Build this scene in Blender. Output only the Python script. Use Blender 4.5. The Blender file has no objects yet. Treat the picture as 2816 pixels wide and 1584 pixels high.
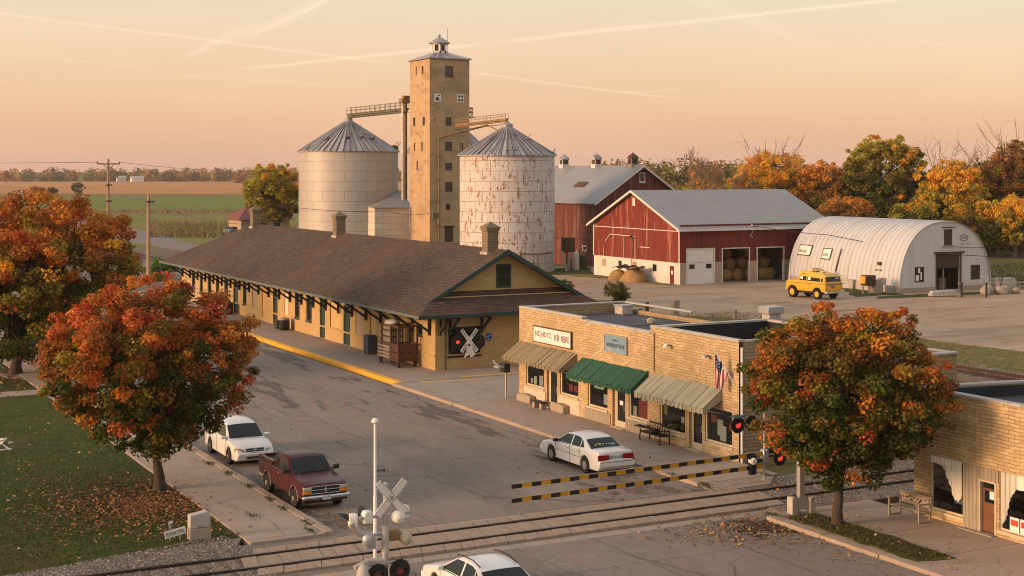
import bpy, bmesh, math, random
import numpy as np
from mathutils import Vector, Matrix
R=math.radians; PI=math.pi
SC=bpy.context.scene; COL=SC.collection
rnd=random.Random(7)
# ---------------------------------------------------------------- objects
class MB:
    def __init__(s): s.v=[]; s.f=[]
    def quad(s,*p):
        n=len(s.v); s.v+= [tuple(q) for q in p]; s.f.append(tuple(range(n,n+len(p)))); return s
    def bx(s,x0,x1,y0,y1,z0,z1):
        if x0>x1:x0,x1=x1,x0
        if y0>y1:y0,y1=y1,y0
        if z0>z1:z0,z1=z1,z0
        n=len(s.v); s.v+=[(x,y,z) for z in(z0,z1) for y in(y0,y1) for x in(x0,x1)]
        s.f+=[(n+a,n+b,n+c,n+d) for a,b,c,d in((0,2,3,1),(4,5,7,6),(0,1,5,4),(2,6,7,3),(0,4,6,2),(1,3,7,5))]; return s
    def bar(s,p,q,w,h,up=(0,0,1)):
        p=Vector(p);q=Vector(q);d=(q-p).normalized();u=Vector(up)
        if abs(d.dot(u))>.98:u=Vector((0,1,0))
        a=d.cross(u).normalized()*(w/2);b=a.cross(d).normalized()*(h/2)
        n=len(s.v); s.v+=[tuple(c+x*a+y*b) for c in(p,q) for x,y in((-1,-1),(1,-1),(1,1),(-1,1))]
        s.f+=[(n,n+3,n+2,n+1),(n+4,n+5,n+6,n+7)]+[(n+i,n+(i+1)%4,n+4+(i+1)%4,n+4+i) for i in range(4)]; return s
    def tube(s,path,r,k=8,cap=True):
        path=[Vector(p) for p in path]; m=len(path); rs=r if isinstance(r,(list,tuple)) else [r]*m
        n=len(s.v); ref=None
        for i,p in enumerate(path):
            d=(path[min(i+1,m-1)]-path[max(i-1,0)]).normalized()
            if ref is None: ref=Vector((0,0,1)) if abs(d.z)<.9 else Vector((1,0,0))
            a=d.cross(ref).normalized(); b=d.cross(a)
            for j in range(k):
                t=2*PI*j/k; s.v.append(tuple(p+rs[i]*(a*math.cos(t)+b*math.sin(t))))
        for i in range(m-1):
            for j in range(k):
                a=n+i*k+j;b=n+i*k+(j+1)%k; s.f.append((a,b,b+k,a+k))
        if cap: s.f.append(tuple(n+j for j in range(k))[::-1]); s.f.append(tuple(n+(m-1)*k+j for j in range(k)))
        return s
    def lathe(s,c,prof,k=24,axis='z'):
        n=len(s.v); m=len(prof)
        for r,h in prof:
            for j in range(k):
                t=2*PI*j/k; a,b=r*math.cos(t),r*math.sin(t)
                s.v.append((c[0]+a,c[1]+b,c[2]+h) if axis=='z' else (c[0]+a,c[1]+h,c[2]-b) if axis=='y' else (c[0]+h,c[1]+a,c[2]+b))
        for i in range(m-1):
            for j in range(k):
                a=n+i*k+j;b=n+i*k+(j+1)%k; s.f.append((a,b,b+k,a+k))
        if prof[0][0]>1e-6: s.f.append(tuple(n+j for j in range(k))[::-1])
        if prof[-1][0]>1e-6: s.f.append(tuple(n+(m-1)*k+j for j in range(k)))
        return s
    def prism(s,poly,d):
        """polygon (3-D points) thickened along vector d"""
        n=len(s.v);k=len(poly); s.v+=[tuple(p) for p in poly]+[tuple(Vector(p)+Vector(d)) for p in poly]
        s.f.append(tuple(range(n,n+k))); s.f.append(tuple(range(n+2*k-1,n+k-1,-1)))
        for i in range(k): j=(i+1)%k; s.f.append((n+j,n+i,n+k+i,n+k+j))
        return s
    def rock(s,c,r,seed=0,sub=2,flat=1,jit=.2):
        bm=bmesh.new(); bmesh.ops.create_icosphere(bm,subdivisions=sub,radius=1); q=random.Random(seed)
        o=[(q.uniform(-1,1),q.uniform(-1,1),q.uniform(-1,1),q.uniform(-jit,jit)) for _ in range(9)]
        n=len(s.v); rr=r if isinstance(r,(tuple,list)) else (r,r,r*flat)
        for v in bm.verts:
            k=1+sum(a[3]*max(0,v.co.x*a[0]+v.co.y*a[1]+v.co.z*a[2])**2 for a in o)
            s.v.append((c[0]+v.co.x*rr[0]*k,c[1]+v.co.y*rr[1]*k,c[2]+v.co.z*rr[2]*k))
        s.f+=[tuple(n+v.index for v in f.verts) for f in bm.faces]; bm.free(); return s
    def build(s,name,m,parent=None,smooth=None,bevel=0,world=True,seg=2):
        me=bpy.data.meshes.new(name)
        off=Vector((0,0,0))
        if parent is not None and world: off=root_of(parent).location
        me.from_pydata([(v[0]-off.x,v[1]-off.y,v[2]-off.z) for v in s.v],[],s.f); me.validate()
        bm=bmesh.new(); bm.from_mesh(me); bmesh.ops.recalc_face_normals(bm,faces=bm.faces); bm.to_mesh(me); bm.free()
        o=bpy.data.objects.new(name,me); COL.objects.link(o)
        if m is not None: me.materials.append(m)
        if parent is not None: o.parent=parent
        if smooth:
            me.shade_smooth(); me.set_sharp_from_angle(angle=R(smooth))
        if bevel:
            b=o.modifiers.new('bevel','BEVEL'); b.width=bevel; b.segments=seg; b.limit_method='ANGLE'; b.angle_limit=R(40)
            if not smooth: me.shade_smooth(); me.set_sharp_from_angle(angle=R(50))
        return o
def root_of(o):
    while o.parent is not None: o=o.parent
    return o
def tag(o,label,cat,group=None):
    o['label']=label; o['category']=cat
    if group: o['group']=group
    return o
def thing(name,label,cat,loc=(0,0,0),rz=0,group=None):
    o=bpy.data.objects.new(name,None); COL.objects.link(o); o.location=loc; o.rotation_euler=(0,0,rz); o.empty_display_size=.3
    return tag(o,label,cat,group)
def struct(o,kind='structure'): o['kind']=kind; return o
def dup(o,parent=None,loc=None,rz=None,label=None):
    c=o.copy(); COL.objects.link(c)
    if parent is not None: c.parent=parent
    if loc is not None: c.location=loc
    if rz is not None: c.rotation_euler=(0,0,rz)
    if label: c['label']=label
    for ch in list(o.children): dup(ch,c)
    return c
# ---------------------------------------------------------------- materials
class NT:
    def __init__(s,name):
        s.m=bpy.data.materials.new(name); s.m.use_nodes=True; s.t=s.m.node_tree; s.t.nodes.clear()
        s.out=s.n('ShaderNodeOutputMaterial'); s.b=s.n('ShaderNodeBsdfPrincipled'); s.l(s.b.outputs[0],s.out.inputs[0])
    def n(s,k,**kw):
        x=s.t.nodes.new(k)
        for a,b in kw.items(): setattr(x,a,b)
        return x
    def l(s,a,b): s.t.links.new(a,b)
    def put(s,sock,v):
        if hasattr(v,'is_output'): s.l(v,sock)
        else: sock.default_value=v
    def math(s,op,a,b=0,c=0):
        x=s.n('ShaderNodeMath',operation=op)
        for i,v in enumerate((a,b,c)): s.put(x.inputs[i],v)
        return x.outputs[0]
    def pos(s,obj=False):
        return s.n('ShaderNodeTexCoord').outputs['Object'] if obj else s.n('ShaderNodeNewGeometry').outputs['Position']
    def sep(s,v): x=s.n('ShaderNodeSeparateXYZ'); s.l(v,x.inputs[0]); return x.outputs
    def comb(s,x,y,z):
        q=s.n('ShaderNodeCombineXYZ')
        for i,v in enumerate((x,y,z)): s.put(q.inputs[i],v)
        return q.outputs[0]
    def scale(s,v,st):
        x=s.n('ShaderNodeVectorMath',operation='MULTIPLY'); s.l(v,x.inputs[0]); x.inputs[1].default_value=st; return x.outputs[0]
    def noise(s,v,sc,det=5,rough=.6):
        x=s.n('ShaderNodeTexNoise'); s.l(v,x.inputs['Vector']); x.inputs['Scale'].default_value=sc; x.inputs['Detail'].default_value=det; x.inputs['Roughness'].default_value=rough; return x.outputs[0]
    def step(s,v,lo,hi):
        x=s.n('ShaderNodeMapRange',interpolation_type='SMOOTHSTEP'); s.put(x.inputs[0],v); x.inputs[1].default_value=lo; x.inputs[2].default_value=hi; return x.outputs[0]
    def mix(s,f,a,b):
        x=s.n('ShaderNodeMix',data_type='RGBA')
        s.put(x.inputs[0],f)
        for i,c in((6,a),(7,b)):
            s.put(x.inputs[i],c if hasattr(c,'is_output') else (*c[:3],1))
        return x.outputs[2]
    def wallvec(s,v=None):
        g=s.n('ShaderNodeNewGeometry'); p=s.sep(v or g.outputs['Position']); nn=s.sep(g.outputs['True Normal'])
        k=s.math('GREATER_THAN',s.math('ABSOLUTE',nn[1]),s.math('ABSOLUTE',nn[0]))
        h=s.math('ADD',s.math('MULTIPLY',p[0],k),s.math('MULTIPLY',p[1],s.math('SUBTRACT',1,k)))
        return s.comb(h,p[2],0),h,p[2]
    def bump(s,h,st,dist=.02):
        x=s.n('ShaderNodeBump'); s.l(h,x.inputs['Height']); x.inputs['Strength'].default_value=st; x.inputs['Distance'].default_value=dist; s.l(x.outputs[0],s.b.inputs['Normal'])
def mul(c,k): return tuple(min(1,x*k) for x in c[:3])
def alpha_noise(m,sc,lo,hi,st=(1,1,1)):
    t=m.node_tree; b=[n for n in t.nodes if n.type=='BSDF_PRINCIPLED'][0]; tc=t.nodes.new('ShaderNodeTexCoord'); g=t.nodes.new('ShaderNodeNewGeometry'); n=t.nodes.new('ShaderNodeTexNoise'); n.inputs['Scale'].default_value=sc; n.inputs['Detail'].default_value=6; v=t.nodes.new('ShaderNodeVectorMath'); v.operation='MULTIPLY'; v.inputs[1].default_value=st; t.links.new(g.outputs['Position'],v.inputs[0]); t.links.new(v.outputs[0],n.inputs[0])
    s=t.nodes.new('ShaderNodeSeparateXYZ'); t.links.new(tc.outputs['Generated'],s.inputs[0]); e=None
    for i in(0,1):
        p=t.nodes.new('ShaderNodeMath'); p.operation='PINGPONG'; p.inputs[1].default_value=.5; t.links.new(s.outputs[i],p.inputs[0])
        if e is None: e=p.outputs[0]
        else: q=t.nodes.new('ShaderNodeMath'); q.operation='MINIMUM'; t.links.new(e,q.inputs[0]); t.links.new(p.outputs[0],q.inputs[1]); e=q.outputs[0]
    a=t.nodes.new('ShaderNodeMath'); a.operation='MULTIPLY_ADD'; t.links.new(e,a.inputs[0]); a.inputs[1].default_value=.55; t.links.new(n.outputs[0],a.inputs[2])
    r=t.nodes.new('ShaderNodeMapRange'); r.interpolation_type='SMOOTHSTEP'; r.inputs[1].default_value=lo; r.inputs[2].default_value=hi; t.links.new(a.outputs[0],r.inputs[0]); t.links.new(r.outputs[0],b.inputs['Alpha'])
def M(name,col,rough=.75,metal=0,var=.14,vs=1.5,st=(1,1,1),layers=(),bump=0,bs=25,spec=.35,obj=False,brick=None,stripe=None,coat=0,emit=None,fine=.1,cyl=None):
    """layers: (col, scale, lo, hi, stretch, strength); brick:(w,h,mortar,c2,mortarcol,offset); stripe:(axis,period,amount)"""
    T=NT(name); P=T.pos(obj)
    if brick:
        if cyl:
            q=T.sep(P); vec=T.comb(T.math('MULTIPLY',T.math('ARCTAN2',q[1],q[0]),cyl),q[2],0)
        else: vec,_,_=T.wallvec(P)
        w=T.n('ShaderNodeTexNoise'); T.l(P,w.inputs[0]); w.inputs['Scale'].default_value=.9
        b=T.n('ShaderNodeTexBrick'); 
        ad=T.n('ShaderNodeVectorMath',operation='MULTIPLY_ADD'); T.l(w.outputs[1],ad.inputs[0]); ad.inputs[1].default_value=(brick[6] if len(brick)>6 else .05,)*3; T.l(vec,ad.inputs[2])
        T.l(ad.outputs[0],b.inputs['Vector']); b.inputs['Scale'].default_value=1; b.inputs['Brick Width'].default_value=brick[0]; b.inputs['Row Height'].default_value=brick[1]
        b.inputs['Mortar Size'].default_value=brick[2]; b.inputs['Mortar Smooth'].default_value=.3; b.inputs['Bias'].default_value=0; b.offset=brick[5] if len(brick)>5 else .5
        b.inputs['Color1'].default_value=(*col,1); b.inputs['Color2'].default_value=(*brick[3],1); b.inputs['Mortar'].default_value=(*brick[4],1)
        c=b.outputs[0]; hb=b.outputs[1]
    else: c=T.mix(0,col,col); hb=None
    n1=T.noise(T.scale(P,st),vs); n2=T.noise(T.scale(P,st),vs*14,3)
    f=T.math('ADD',T.math('MULTIPLY',T.math('SUBTRACT',n1,.5),var*4),T.math('MULTIPLY',T.math('SUBTRACT',n2,.5),fine*4))
    f=T.math('ADD',f,1); h=n2
    if stripe:
        ax,per,am=stripe; q=T.sep(P); cc=T.wallvec(P)[1] if ax=='h' else q['xyz'.index(ax)]
        w=T.math('SINE',T.math('MULTIPLY',cc,2*PI/per)); w=T.math('POWER',T.math('MULTIPLY_ADD',w,.5,.5),4)
        f=T.math('MULTIPLY',f,T.math('SUBTRACT',1,T.math('MULTIPLY',w,am))); h=w
    vm=T.n('ShaderNodeVectorMath',operation='SCALE'); T.l(c,vm.inputs[0]); T.l(f,vm.inputs['Scale']); c=vm.outputs[0]
    for L in layers:
        lc,sc,lo,hi=L[:4]; ls=L[4] if len(L)>4 else (1,1,1); am=L[5] if len(L)>5 else 1
        k=T.step(T.noise(T.scale(P,ls),sc,6,.65),lo,hi)
        if am!=1: k=T.math('MULTIPLY',k,am)
        c=T.mix(k,c,lc)
    T.l(c,T.b.inputs['Base Color']); T.b.inputs['Roughness'].default_value=rough; T.b.inputs['Metallic'].default_value=metal; T.b.inputs['Specular IOR Level'].default_value=spec
    if coat: T.b.inputs['Coat Weight'].default_value=coat; T.b.inputs['Coat Roughness'].default_value=.06
    if bump:
        if hb is not None: h=T.math('MULTIPLY_ADD',hb,-.6,T.noise(P,bs,3))
        elif not stripe: h=T.noise(T.scale(P,st),bs,4)
        T.bump(h,bump,.03)
    if emit: T.b.inputs['Emission Color'].default_value=(*emit[0],1); T.b.inputs['Emission Strength'].default_value=emit[1]
    return T.m
def glassmat(name,col=(.012,.015,.018),rough=.06):
    T=NT(name); T.b.inputs['Base Color'].default_value=(*col,1); T.b.inputs['Roughness'].default_value=rough; T.b.inputs['Specular IOR Level'].default_value=.6
    n=T.noise(T.pos(),.7,2); T.bump(n,.15,.05); return T.m
def clearglass(name,g=.18):
    T=NT(name); a=T.n('ShaderNodeBsdfTransparent'); b=T.n('ShaderNodeBsdfGlossy'); b.inputs['Roughness'].default_value=.05; x=T.n('ShaderNodeMixShader'); x.inputs[0].default_value=g
    a.inputs[0].default_value=(.75,.8,.8,1)
    T.l(a.outputs[0],x.inputs[1]); T.l(b.outputs[0],x.inputs[2]); T.l(x.outputs[0],T.out.inputs[0]); return T.m
def leafmat(name,trans=.35):
    T=NT(name); a=T.n('ShaderNodeVertexColor'); a.layer_name='Col'; T.l(a.outputs[0],T.b.inputs['Base Color']); T.b.inputs['Roughness'].default_value=.6; T.b.inputs['Specular IOR Level'].default_value=.25
    tr=T.n('ShaderNodeBsdfTranslucent'); T.l(a.outputs[0],tr.inputs[0]); x=T.n('ShaderNodeMixShader'); x.inputs[0].default_value=trans
    T.l(T.b.outputs[0],x.inputs[1]); T.l(tr.outputs[0],x.inputs[2]); T.l(x.outputs[0],T.out.inputs[0]); return T.m
# ---------------------------------------------------------------- text
def text_mb(txt,w,h,origin,right,up,depth=.006):
    """block letters stretched to w x h; origin = lower left corner of the writing"""
    cu=bpy.data.curves.new('t','FONT'); cu.body=txt; cu.size=1; cu.resolution_u=2
    ob=bpy.data.objects.new('t',cu); COL.objects.link(ob)
    dg=bpy.context.evaluated_depsgraph_get(); me=bpy.data.meshes.new_from_object(ob.evaluated_get(dg))
    vs=[v.co.copy() for v in me.vertices]; fs=[tuple(p.vertices) for p in me.polygons]
    bpy.data.objects.remove(ob); bpy.data.curves.remove(cu); bpy.data.meshes.remove(me)
    m=MB()
    if not vs: return m
    x0=min(v.x for v in vs);x1=max(v.x for v in vs);y0=min(v.y for v in vs);y1=max(v.y for v in vs)
    o=Vector(origin);r=Vector(right);u=Vector(up);nn=r.cross(u)*depth
    k=len(vs)
    m.v=[tuple(o+r*((v.x-x0)/(x1-x0)*w)+u*((v.y-y0)/(y1-y0)*h)+nn) for v in vs]
    m.f=list(fs); return m
# ---------------------------------------------------------------- building helpers
def P3(ax,c,a,z): return (c,a,z) if ax=='x' else (a,c,z)
def wall(m,ax,c,a0,a1,z0,z1,holes=(),depth=.18,out=-1):
    """vertical wall sheet with real openings; depth = reveal going inwards"""
    A=sorted({a0,a1,*[q for h in holes for q in h[:2]]}); Z=sorted({z0,z1,*[q for h in holes for q in h[2:4]]})
    A=[a for a in A if a0<=a<=a1]; Z=[z for z in Z if z0<=z<=z1]
    for i in range(len(A)-1):
        for j in range(len(Z)-1):
            am=(A[i]+A[i+1])/2; zm=(Z[j]+Z[j+1])/2
            if any(h[0]<am<h[1] and h[2]<zm<h[3] for h in holes): continue
            m.quad(P3(ax,c,A[i],Z[j]),P3(ax,c,A[i+1],Z[j]),P3(ax,c,A[i+1],Z[j+1]),P3(ax,c,A[i],Z[j+1]))
    d=c-out*depth
    for h in holes:
        x0,x1,y0,y1=h[:4]
        for (p,q) in(((x0,y0),(x1,y0)),((x1,y0),(x1,y1)),((x1,y1),(x0,y1)),((x0,y1),(x0,y0))):
            m.quad(P3(ax,c,*p),P3(ax,c,*q),P3(ax,d,*q),P3(ax,d,*p))
def pbox(m,ax,c0,c1,a0,a1,z0,z1):
    if ax=='x': m.bx(c0,c1,a0,a1,z0,z1)
    else: m.bx(a0,a1,c0,c1,z0,z1)
def window(par,ax,c,a0,a1,z0,z1,fm,gm,out=-1,dep=.12,fw=.09,nx=1,nz=2,sill=None,name='window',bar=.05,pane='pane',back=True):
    """frame in the reveal (part) with its pane (sub-part)"""
    m=MB(); f0=c-out*(dep-.04); f1=c-out*(dep+.04)
    pbox(m,ax,f0,f1,a0,a0+fw,z0,z1); pbox(m,ax,f0,f1,a1-fw,a1,z0,z1); pbox(m,ax,f0,f1,a0+fw,a1-fw,z0,z0+fw); pbox(m,ax,f0,f1,a0+fw,a1-fw,z1-fw,z1)
    g0=c-out*(dep-.02); g1=c-out*(dep+.02)
    for i in range(1,nx): a=a0+(a1-a0)*i/nx; pbox(m,ax,g0,g1,a-bar/2,a+bar/2,z0+fw,z1-fw)
    for i in range(1,nz): z=z0+(z1-z0)*i/nz; pbox(m,ax,g0-out*.002,g1,a0+fw,a1-fw,z-bar/2,z+bar/2)
    if sill: pbox(m,ax,c+out*.06,c-out*.05,a0-.06,a1+.06,z0-.1,z0-.003)
    w=m.build(name,fm,par)
    p=MB(); d=c-out*(dep+.005); pbox(p,ax,d,d-out*.008,a0+fw*.8,a1-fw*.8,z0+fw*.8,z1-fw*.8); p.build(pane,gm,w)
    return w
SKYK,SUNK,EXPO,HAZE,CONTR=0.79,3.4,0.34,0.00009,1
# ================================================================ materials
mt={}
mt['asphalt']=M('aged_asphalt',(.205,.166,.136),.85,var=.12,vs=.35,st=(1,.3,1),fine=.14,bump=.25,bs=40,layers=[((.13,.108,.09),.25,.5,.66,(1.3,.25,1),.5),((.27,.22,.18),.5,.54,.7,(1.2,.25,1),.55),((.09,.075,.064),1.0,.61,.69,(1.2,.3,1),.5),((.24,.165,.12),.12,.52,.62,(1,.5,1),.3)])
def add_cracks(m,sc,col,w,rot=0,amt=.8,st=(1,1,1)):
    t=m.node_tree; b=[n for n in t.nodes if n.type=='BSDF_PRINCIPLED'][0]; src=b.inputs['Base Color'].links[0].from_socket
    g=t.nodes.new('ShaderNodeNewGeometry'); nz=t.nodes.new('ShaderNodeTexNoise'); nz.inputs['Scale'].default_value=1.2; t.links.new(g.outputs['Position'],nz.inputs[0])
    ma=t.nodes.new('ShaderNodeVectorMath'); ma.operation='MULTIPLY_ADD'; t.links.new(nz.outputs[1],ma.inputs[0]); ma.inputs[1].default_value=(.5,.5,0)
    mu=t.nodes.new('ShaderNodeVectorMath'); mu.operation='MULTIPLY'; t.links.new(g.outputs['Position'],mu.inputs[0]); mu.inputs[1].default_value=st
    t.links.new(mu.outputs[0],ma.inputs[2])
    v=t.nodes.new('ShaderNodeTexVoronoi'); v.feature='DISTANCE_TO_EDGE'; v.inputs['Scale'].default_value=sc; t.links.new(ma.outputs[0],v.inputs[0])
    r=t.nodes.new('ShaderNodeMapRange'); r.inputs[1].default_value=0; r.inputs[2].default_value=w; r.inputs[3].default_value=amt; r.inputs[4].default_value=0; t.links.new(v.outputs[0],r.inputs[0])
    n2=t.nodes.new('ShaderNodeTexNoise'); n2.inputs['Scale'].default_value=.35; t.links.new(g.outputs['Position'],n2.inputs[0])
    r2=t.nodes.new('ShaderNodeMapRange'); r2.inputs[1].default_value=.4; r2.inputs[2].default_value=.58; t.links.new(n2.outputs[0],r2.inputs[0])
    mm=t.nodes.new('ShaderNodeMath'); mm.operation='MULTIPLY'; t.links.new(r.outputs[0],mm.inputs[0]); t.links.new(r2.outputs[0],mm.inputs[1])
    x=t.nodes.new('ShaderNodeMix'); x.data_type='RGBA'; t.links.new(mm.outputs[0],x.inputs[0]); t.links.new(src,x.inputs[6]); x.inputs[7].default_value=(*col,1); t.links.new(x.outputs[2],b.inputs['Base Color'])
def add_joints(m,px,py,ox,oy,w,col,amt=.85,wob=.04):
    """straight joints between slabs, in world metres"""
    t=m.node_tree; b=[n for n in t.nodes if n.type=='BSDF_PRINCIPLED'][0]; src=b.inputs['Base Color'].links[0].from_socket
    g=t.nodes.new('ShaderNodeNewGeometry'); nz=t.nodes.new('ShaderNodeTexNoise'); nz.inputs['Scale'].default_value=.8; t.links.new(g.outputs['Position'],nz.inputs[0])
    ma=t.nodes.new('ShaderNodeVectorMath'); ma.operation='MULTIPLY_ADD'; t.links.new(nz.outputs[1],ma.inputs[0]); ma.inputs[1].default_value=(wob*4,wob*4,0); t.links.new(g.outputs['Position'],ma.inputs[2])
    s=t.nodes.new('ShaderNodeSeparateXYZ'); t.links.new(ma.outputs[0],s.inputs[0]); out=None
    for i,(p,o) in enumerate(((px,ox),(py,oy))):
        if not p: continue
        a=t.nodes.new('ShaderNodeMath'); a.operation='SUBTRACT'; t.links.new(s.outputs[i],a.inputs[0]); a.inputs[1].default_value=o
        q=t.nodes.new('ShaderNodeMath'); q.operation='PINGPONG'; t.links.new(a.outputs[0],q.inputs[0]); q.inputs[1].default_value=p/2
        l=t.nodes.new('ShaderNodeMapRange'); t.links.new(q.outputs[0],l.inputs[0]); l.inputs[1].default_value=w*.4; l.inputs[2].default_value=w; l.inputs[3].default_value=amt; l.inputs[4].default_value=0
        if out is None: out=l.outputs[0]
        else:
            x=t.nodes.new('ShaderNodeMath'); x.operation='MAXIMUM'; t.links.new(out,x.inputs[0]); t.links.new(l.outputs[0],x.inputs[1]); out=x.outputs[0]
    x=t.nodes.new('ShaderNodeMix'); x.data_type='RGBA'; t.links.new(out,x.inputs[0]); t.links.new(src,x.inputs[6]); x.inputs[7].default_value=(*col,1); t.links.new(x.outputs[2],b.inputs['Base Color'])
add_joints(mt['asphalt'],3.9,7.5,18,46.6,.035,(.075,.065,.06),.75,.09)
add_cracks(mt['asphalt'],.28,(.06,.05,.045),.012,amt=.8,st=(1,.6,1))
mt['concrete']=M('sidewalk_concrete',(.33,.255,.2),.85,var=.09,vs=.5,fine=.06,bump=.15,bs=30,layers=[((.21,.165,.13),.45,.55,.75,(1,1,1),.6)])
add_joints(mt['concrete'],0,3.1,0,47.2,.03,(.12,.1,.075)); add_cracks(mt['concrete'],.45,(.1,.085,.06),.012)
mt['platform']=M('platform_concrete',(.30,.235,.19),.85,var=.08,vs=.4,fine=.06,bump=.15,layers=[((.2,.155,.125),.3,.55,.75,(1,1,1),.6)])
add_joints(mt['platform'],0,6,0,80.2,.03,(.13,.1,.08))
mt['apron']=M('apron_concrete',(.31,.255,.205),.85,var=.09,vs=.3,fine=.07,bump=.15,layers=[((.2,.165,.135),.3,.55,.72,(1,1,1),.6)])
add_joints(mt['apron'],3.3,4.2,34,69.5,.035,(.1,.085,.07)); add_cracks(mt['apron'],.3,(.1,.085,.07),.01)
mt['kerb']=M('kerb_concrete',(.34,.26,.195),.85,var=.12,vs=.8,bump=.3,bs=15,layers=[((.19,.15,.12),1.2,.55,.7,(1,1,1),.7)])
mt['yellow']=M('yellow_kerb_paint',(.72,.36,.035),.7,var=.08,vs=1,layers=[((.45,.25,.08),2,.6,.75,(1,1,1),.6)])
mt['lawn']=M('lawn_grass',(.055,.07,.016),.95,var=.2,vs=.35,fine=.25,bump=.7,bs=22,spec=.1,layers=[((.1,.07,.03),.3,.5,.68,(1,1,1),.65),((.028,.045,.009),.7,.48,.66,(1,1,1),.7),((.13,.1,.045),2.2,.58,.68,(1,1,1),.5)])
mt['rough']=M('rough_grass',(.105,.105,.035),.95,var=.2,vs=.15,fine=.2,bump=.6,bs=9,spec=.1,layers=[((.2,.135,.065),.09,.52,.68,(1,1,1),.8),((.065,.08,.02),.3,.5,.7,(1,1,1),.6)])
mt['strip']=M('trackside_grass',(.15,.135,.05),.95,var=.2,vs=.4,fine=.2,bump=.6,bs=9,spec=.1,layers=[((.27,.2,.12),.35,.5,.66,(1,1,1),.8),((.08,.085,.02),.9,.52,.7,(1,1,1),.6)])
mt['dirt']=M('packed_dirt',(.36,.262,.185),.95,var=.13,vs=.12,fine=.12,bump=.6,bs=4,spec=.15,layers=[((.25,.175,.115),.2,.48,.62,(.45,1.3,1),.75),((.45,.335,.245),.12,.52,.66,(.4,1.2,1),.6),((.15,.12,.06),.35,.58,.66,(.35,1.4,1),.75),((.16,.115,.08),1.2,.62,.68,(.3,1.5,1),.7)])
mt['ballast']=M('ballast_gravel',(.2,.165,.135),.95,var=.12,vs=1,fine=.4,bump=1,bs=18,spec=.2,layers=[((.085,.06,.045),1.2,.5,.68,(1,1,1),.7),((.36,.31,.26),9,.6,.7,(1,1,1),.7)])
mt['steel']=M('worn_rail_steel',(.07,.058,.055),.32,metal=.8,var=.2,vs=3)
mt['rust']=M('rusty_steel',(.1,.05,.03),.8,metal=.2,var=.25,vs=3)
mt['tie']=M('weathered_sleeper',(.11,.075,.05),.9,var=.25,vs=3,st=(.3,3,3),bump=.4)
mt['plank']=M('crossing_planks',(.3,.225,.165),.88,var=.15,vs=2,st=(2,.25,1),fine=.12,bump=.4,bs=20,layers=[((.17,.125,.09),2.5,.52,.7,(2,.3,1),.7)])
mt['field_tan']=M('stubble_field',(.42,.2,.075),.95,var=.15,vs=.01,st=(.3,1,1),fine=.12,spec=.1,layers=[((.26,.15,.06),.012,.52,.62,(.25,1,1),.7),((.5,.24,.09),.006,.5,.65,(.2,1,1),.6)])
mt['field_green']=M('green_field',(.14,.165,.038),.95,var=.14,vs=.02,st=(.3,1,1),fine=.12,spec=.1,layers=[((.17,.15,.045),.02,.55,.7,(.3,1,1),.5)])
mt['meadow']=M('rough_meadow',(.17,.17,.052),.95,var=.2,vs=.06,fine=.2,spec=.05,layers=[((.24,.18,.08),.04,.5,.64,(1,1,1),.7)])
mt['field_brown']=M('brown_reeds_field',(.2,.12,.06),.95,var=.2,vs=.05,fine=.2,spec=.1)
mt['farroad']=M('pale_road',(.22,.19,.175),.95,spec=.05,var=.06,vs=.2,layers=[((.22,.2,.19),.1,.55,.7,(1,1,1),.6)])
mt['depot_brick']=M('buff_painted_brick',(.48,.325,.14),.8,var=.1,vs=.5,bump=.3,brick=(.42,.12,.008,(.44,.292,.122),(.33,.215,.09)),layers=[((.6,.43,.25),.35,.6,.72,(1,1,1),.5),((.3,.2,.09),.7,.64,.76,(1,1,.6),.5)])
mt['depot_plain']=M('buff_plaster',(.52,.345,.15),.8,var=.1,vs=1.4,layers=[((.6,.45,.28),.9,.55,.7,(1,1,.4),.6)])
mt['shingle']=M('brown_shingles',(.068,.046,.036),.9,var=.16,vs=.25,fine=.16,bump=.5,brick=(.5,.14,.012,(.105,.065,.045),(.035,.025,.02),.5,.12),layers=[((.12,.06,.032),.1,.55,.68,(1,1,1),.45),((.05,.045,.045),.5,.55,.7,(1,.4,1),.5)],spec=.2)
mt['green']=M('dark_green_paint',(.018,.045,.036),.55,var=.2,vs=2,layers=[((.05,.075,.06),3,.6,.75,(1,1,.5),.6)])
mt['greyfascia']=M('grey_green_fascia',(.11,.13,.11),.6,var=.2,vs=2)
mt['timber']=M('dark_bracket_timber',(.02,.027,.022),.7,var=.2,vs=3)
mt['glass']=glassmat('dark_window_glass'); mt['shopglass']=clearglass('shop_window_glass',.08)
mt['board']=M('weathered_board',(.36,.27,.2),.85,var=.2,vs=2,st=(3,3,.4))
mt['whiteboard']=M('white_peeling_board',(.6,.54,.47),.8,var=.15,vs=2,st=(3,3,.4))
mt['chimney']=M('old_chimney_brick',(.27,.2,.11),.9,var=.15,vs=2,bump=.5,brick=(.25,.1,.015,(.19,.14,.08),(.1,.08,.06)))
mt['stone']=M('weathered_stone',(.34,.28,.21),.9,var=.15,vs=2,bump=.5,bs=12,layers=[((.2,.165,.12),2,.55,.7)])
mt['store_brick']=M('tan_store_brick',(.53,.385,.205),.82,var=.13,vs=.8,fine=.1,bump=.45,bs=18,brick=(.5,.125,.014,(.42,.29,.145),(.23,.165,.095),.5,.14),layers=[((.62,.47,.29),1.6,.54,.66,(1,1,1),.5),((.3,.19,.09),.9,.55,.7,(1.5,1.5,.4),.5)])
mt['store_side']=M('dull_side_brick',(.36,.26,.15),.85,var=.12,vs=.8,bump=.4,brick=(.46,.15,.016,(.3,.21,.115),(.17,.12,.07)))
mt['coping']=M('grey_coping',(.4,.37,.34),.75,var=.15,vs=1.5,layers=[((.22,.19,.17),1.6,.54,.7)])
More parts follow.
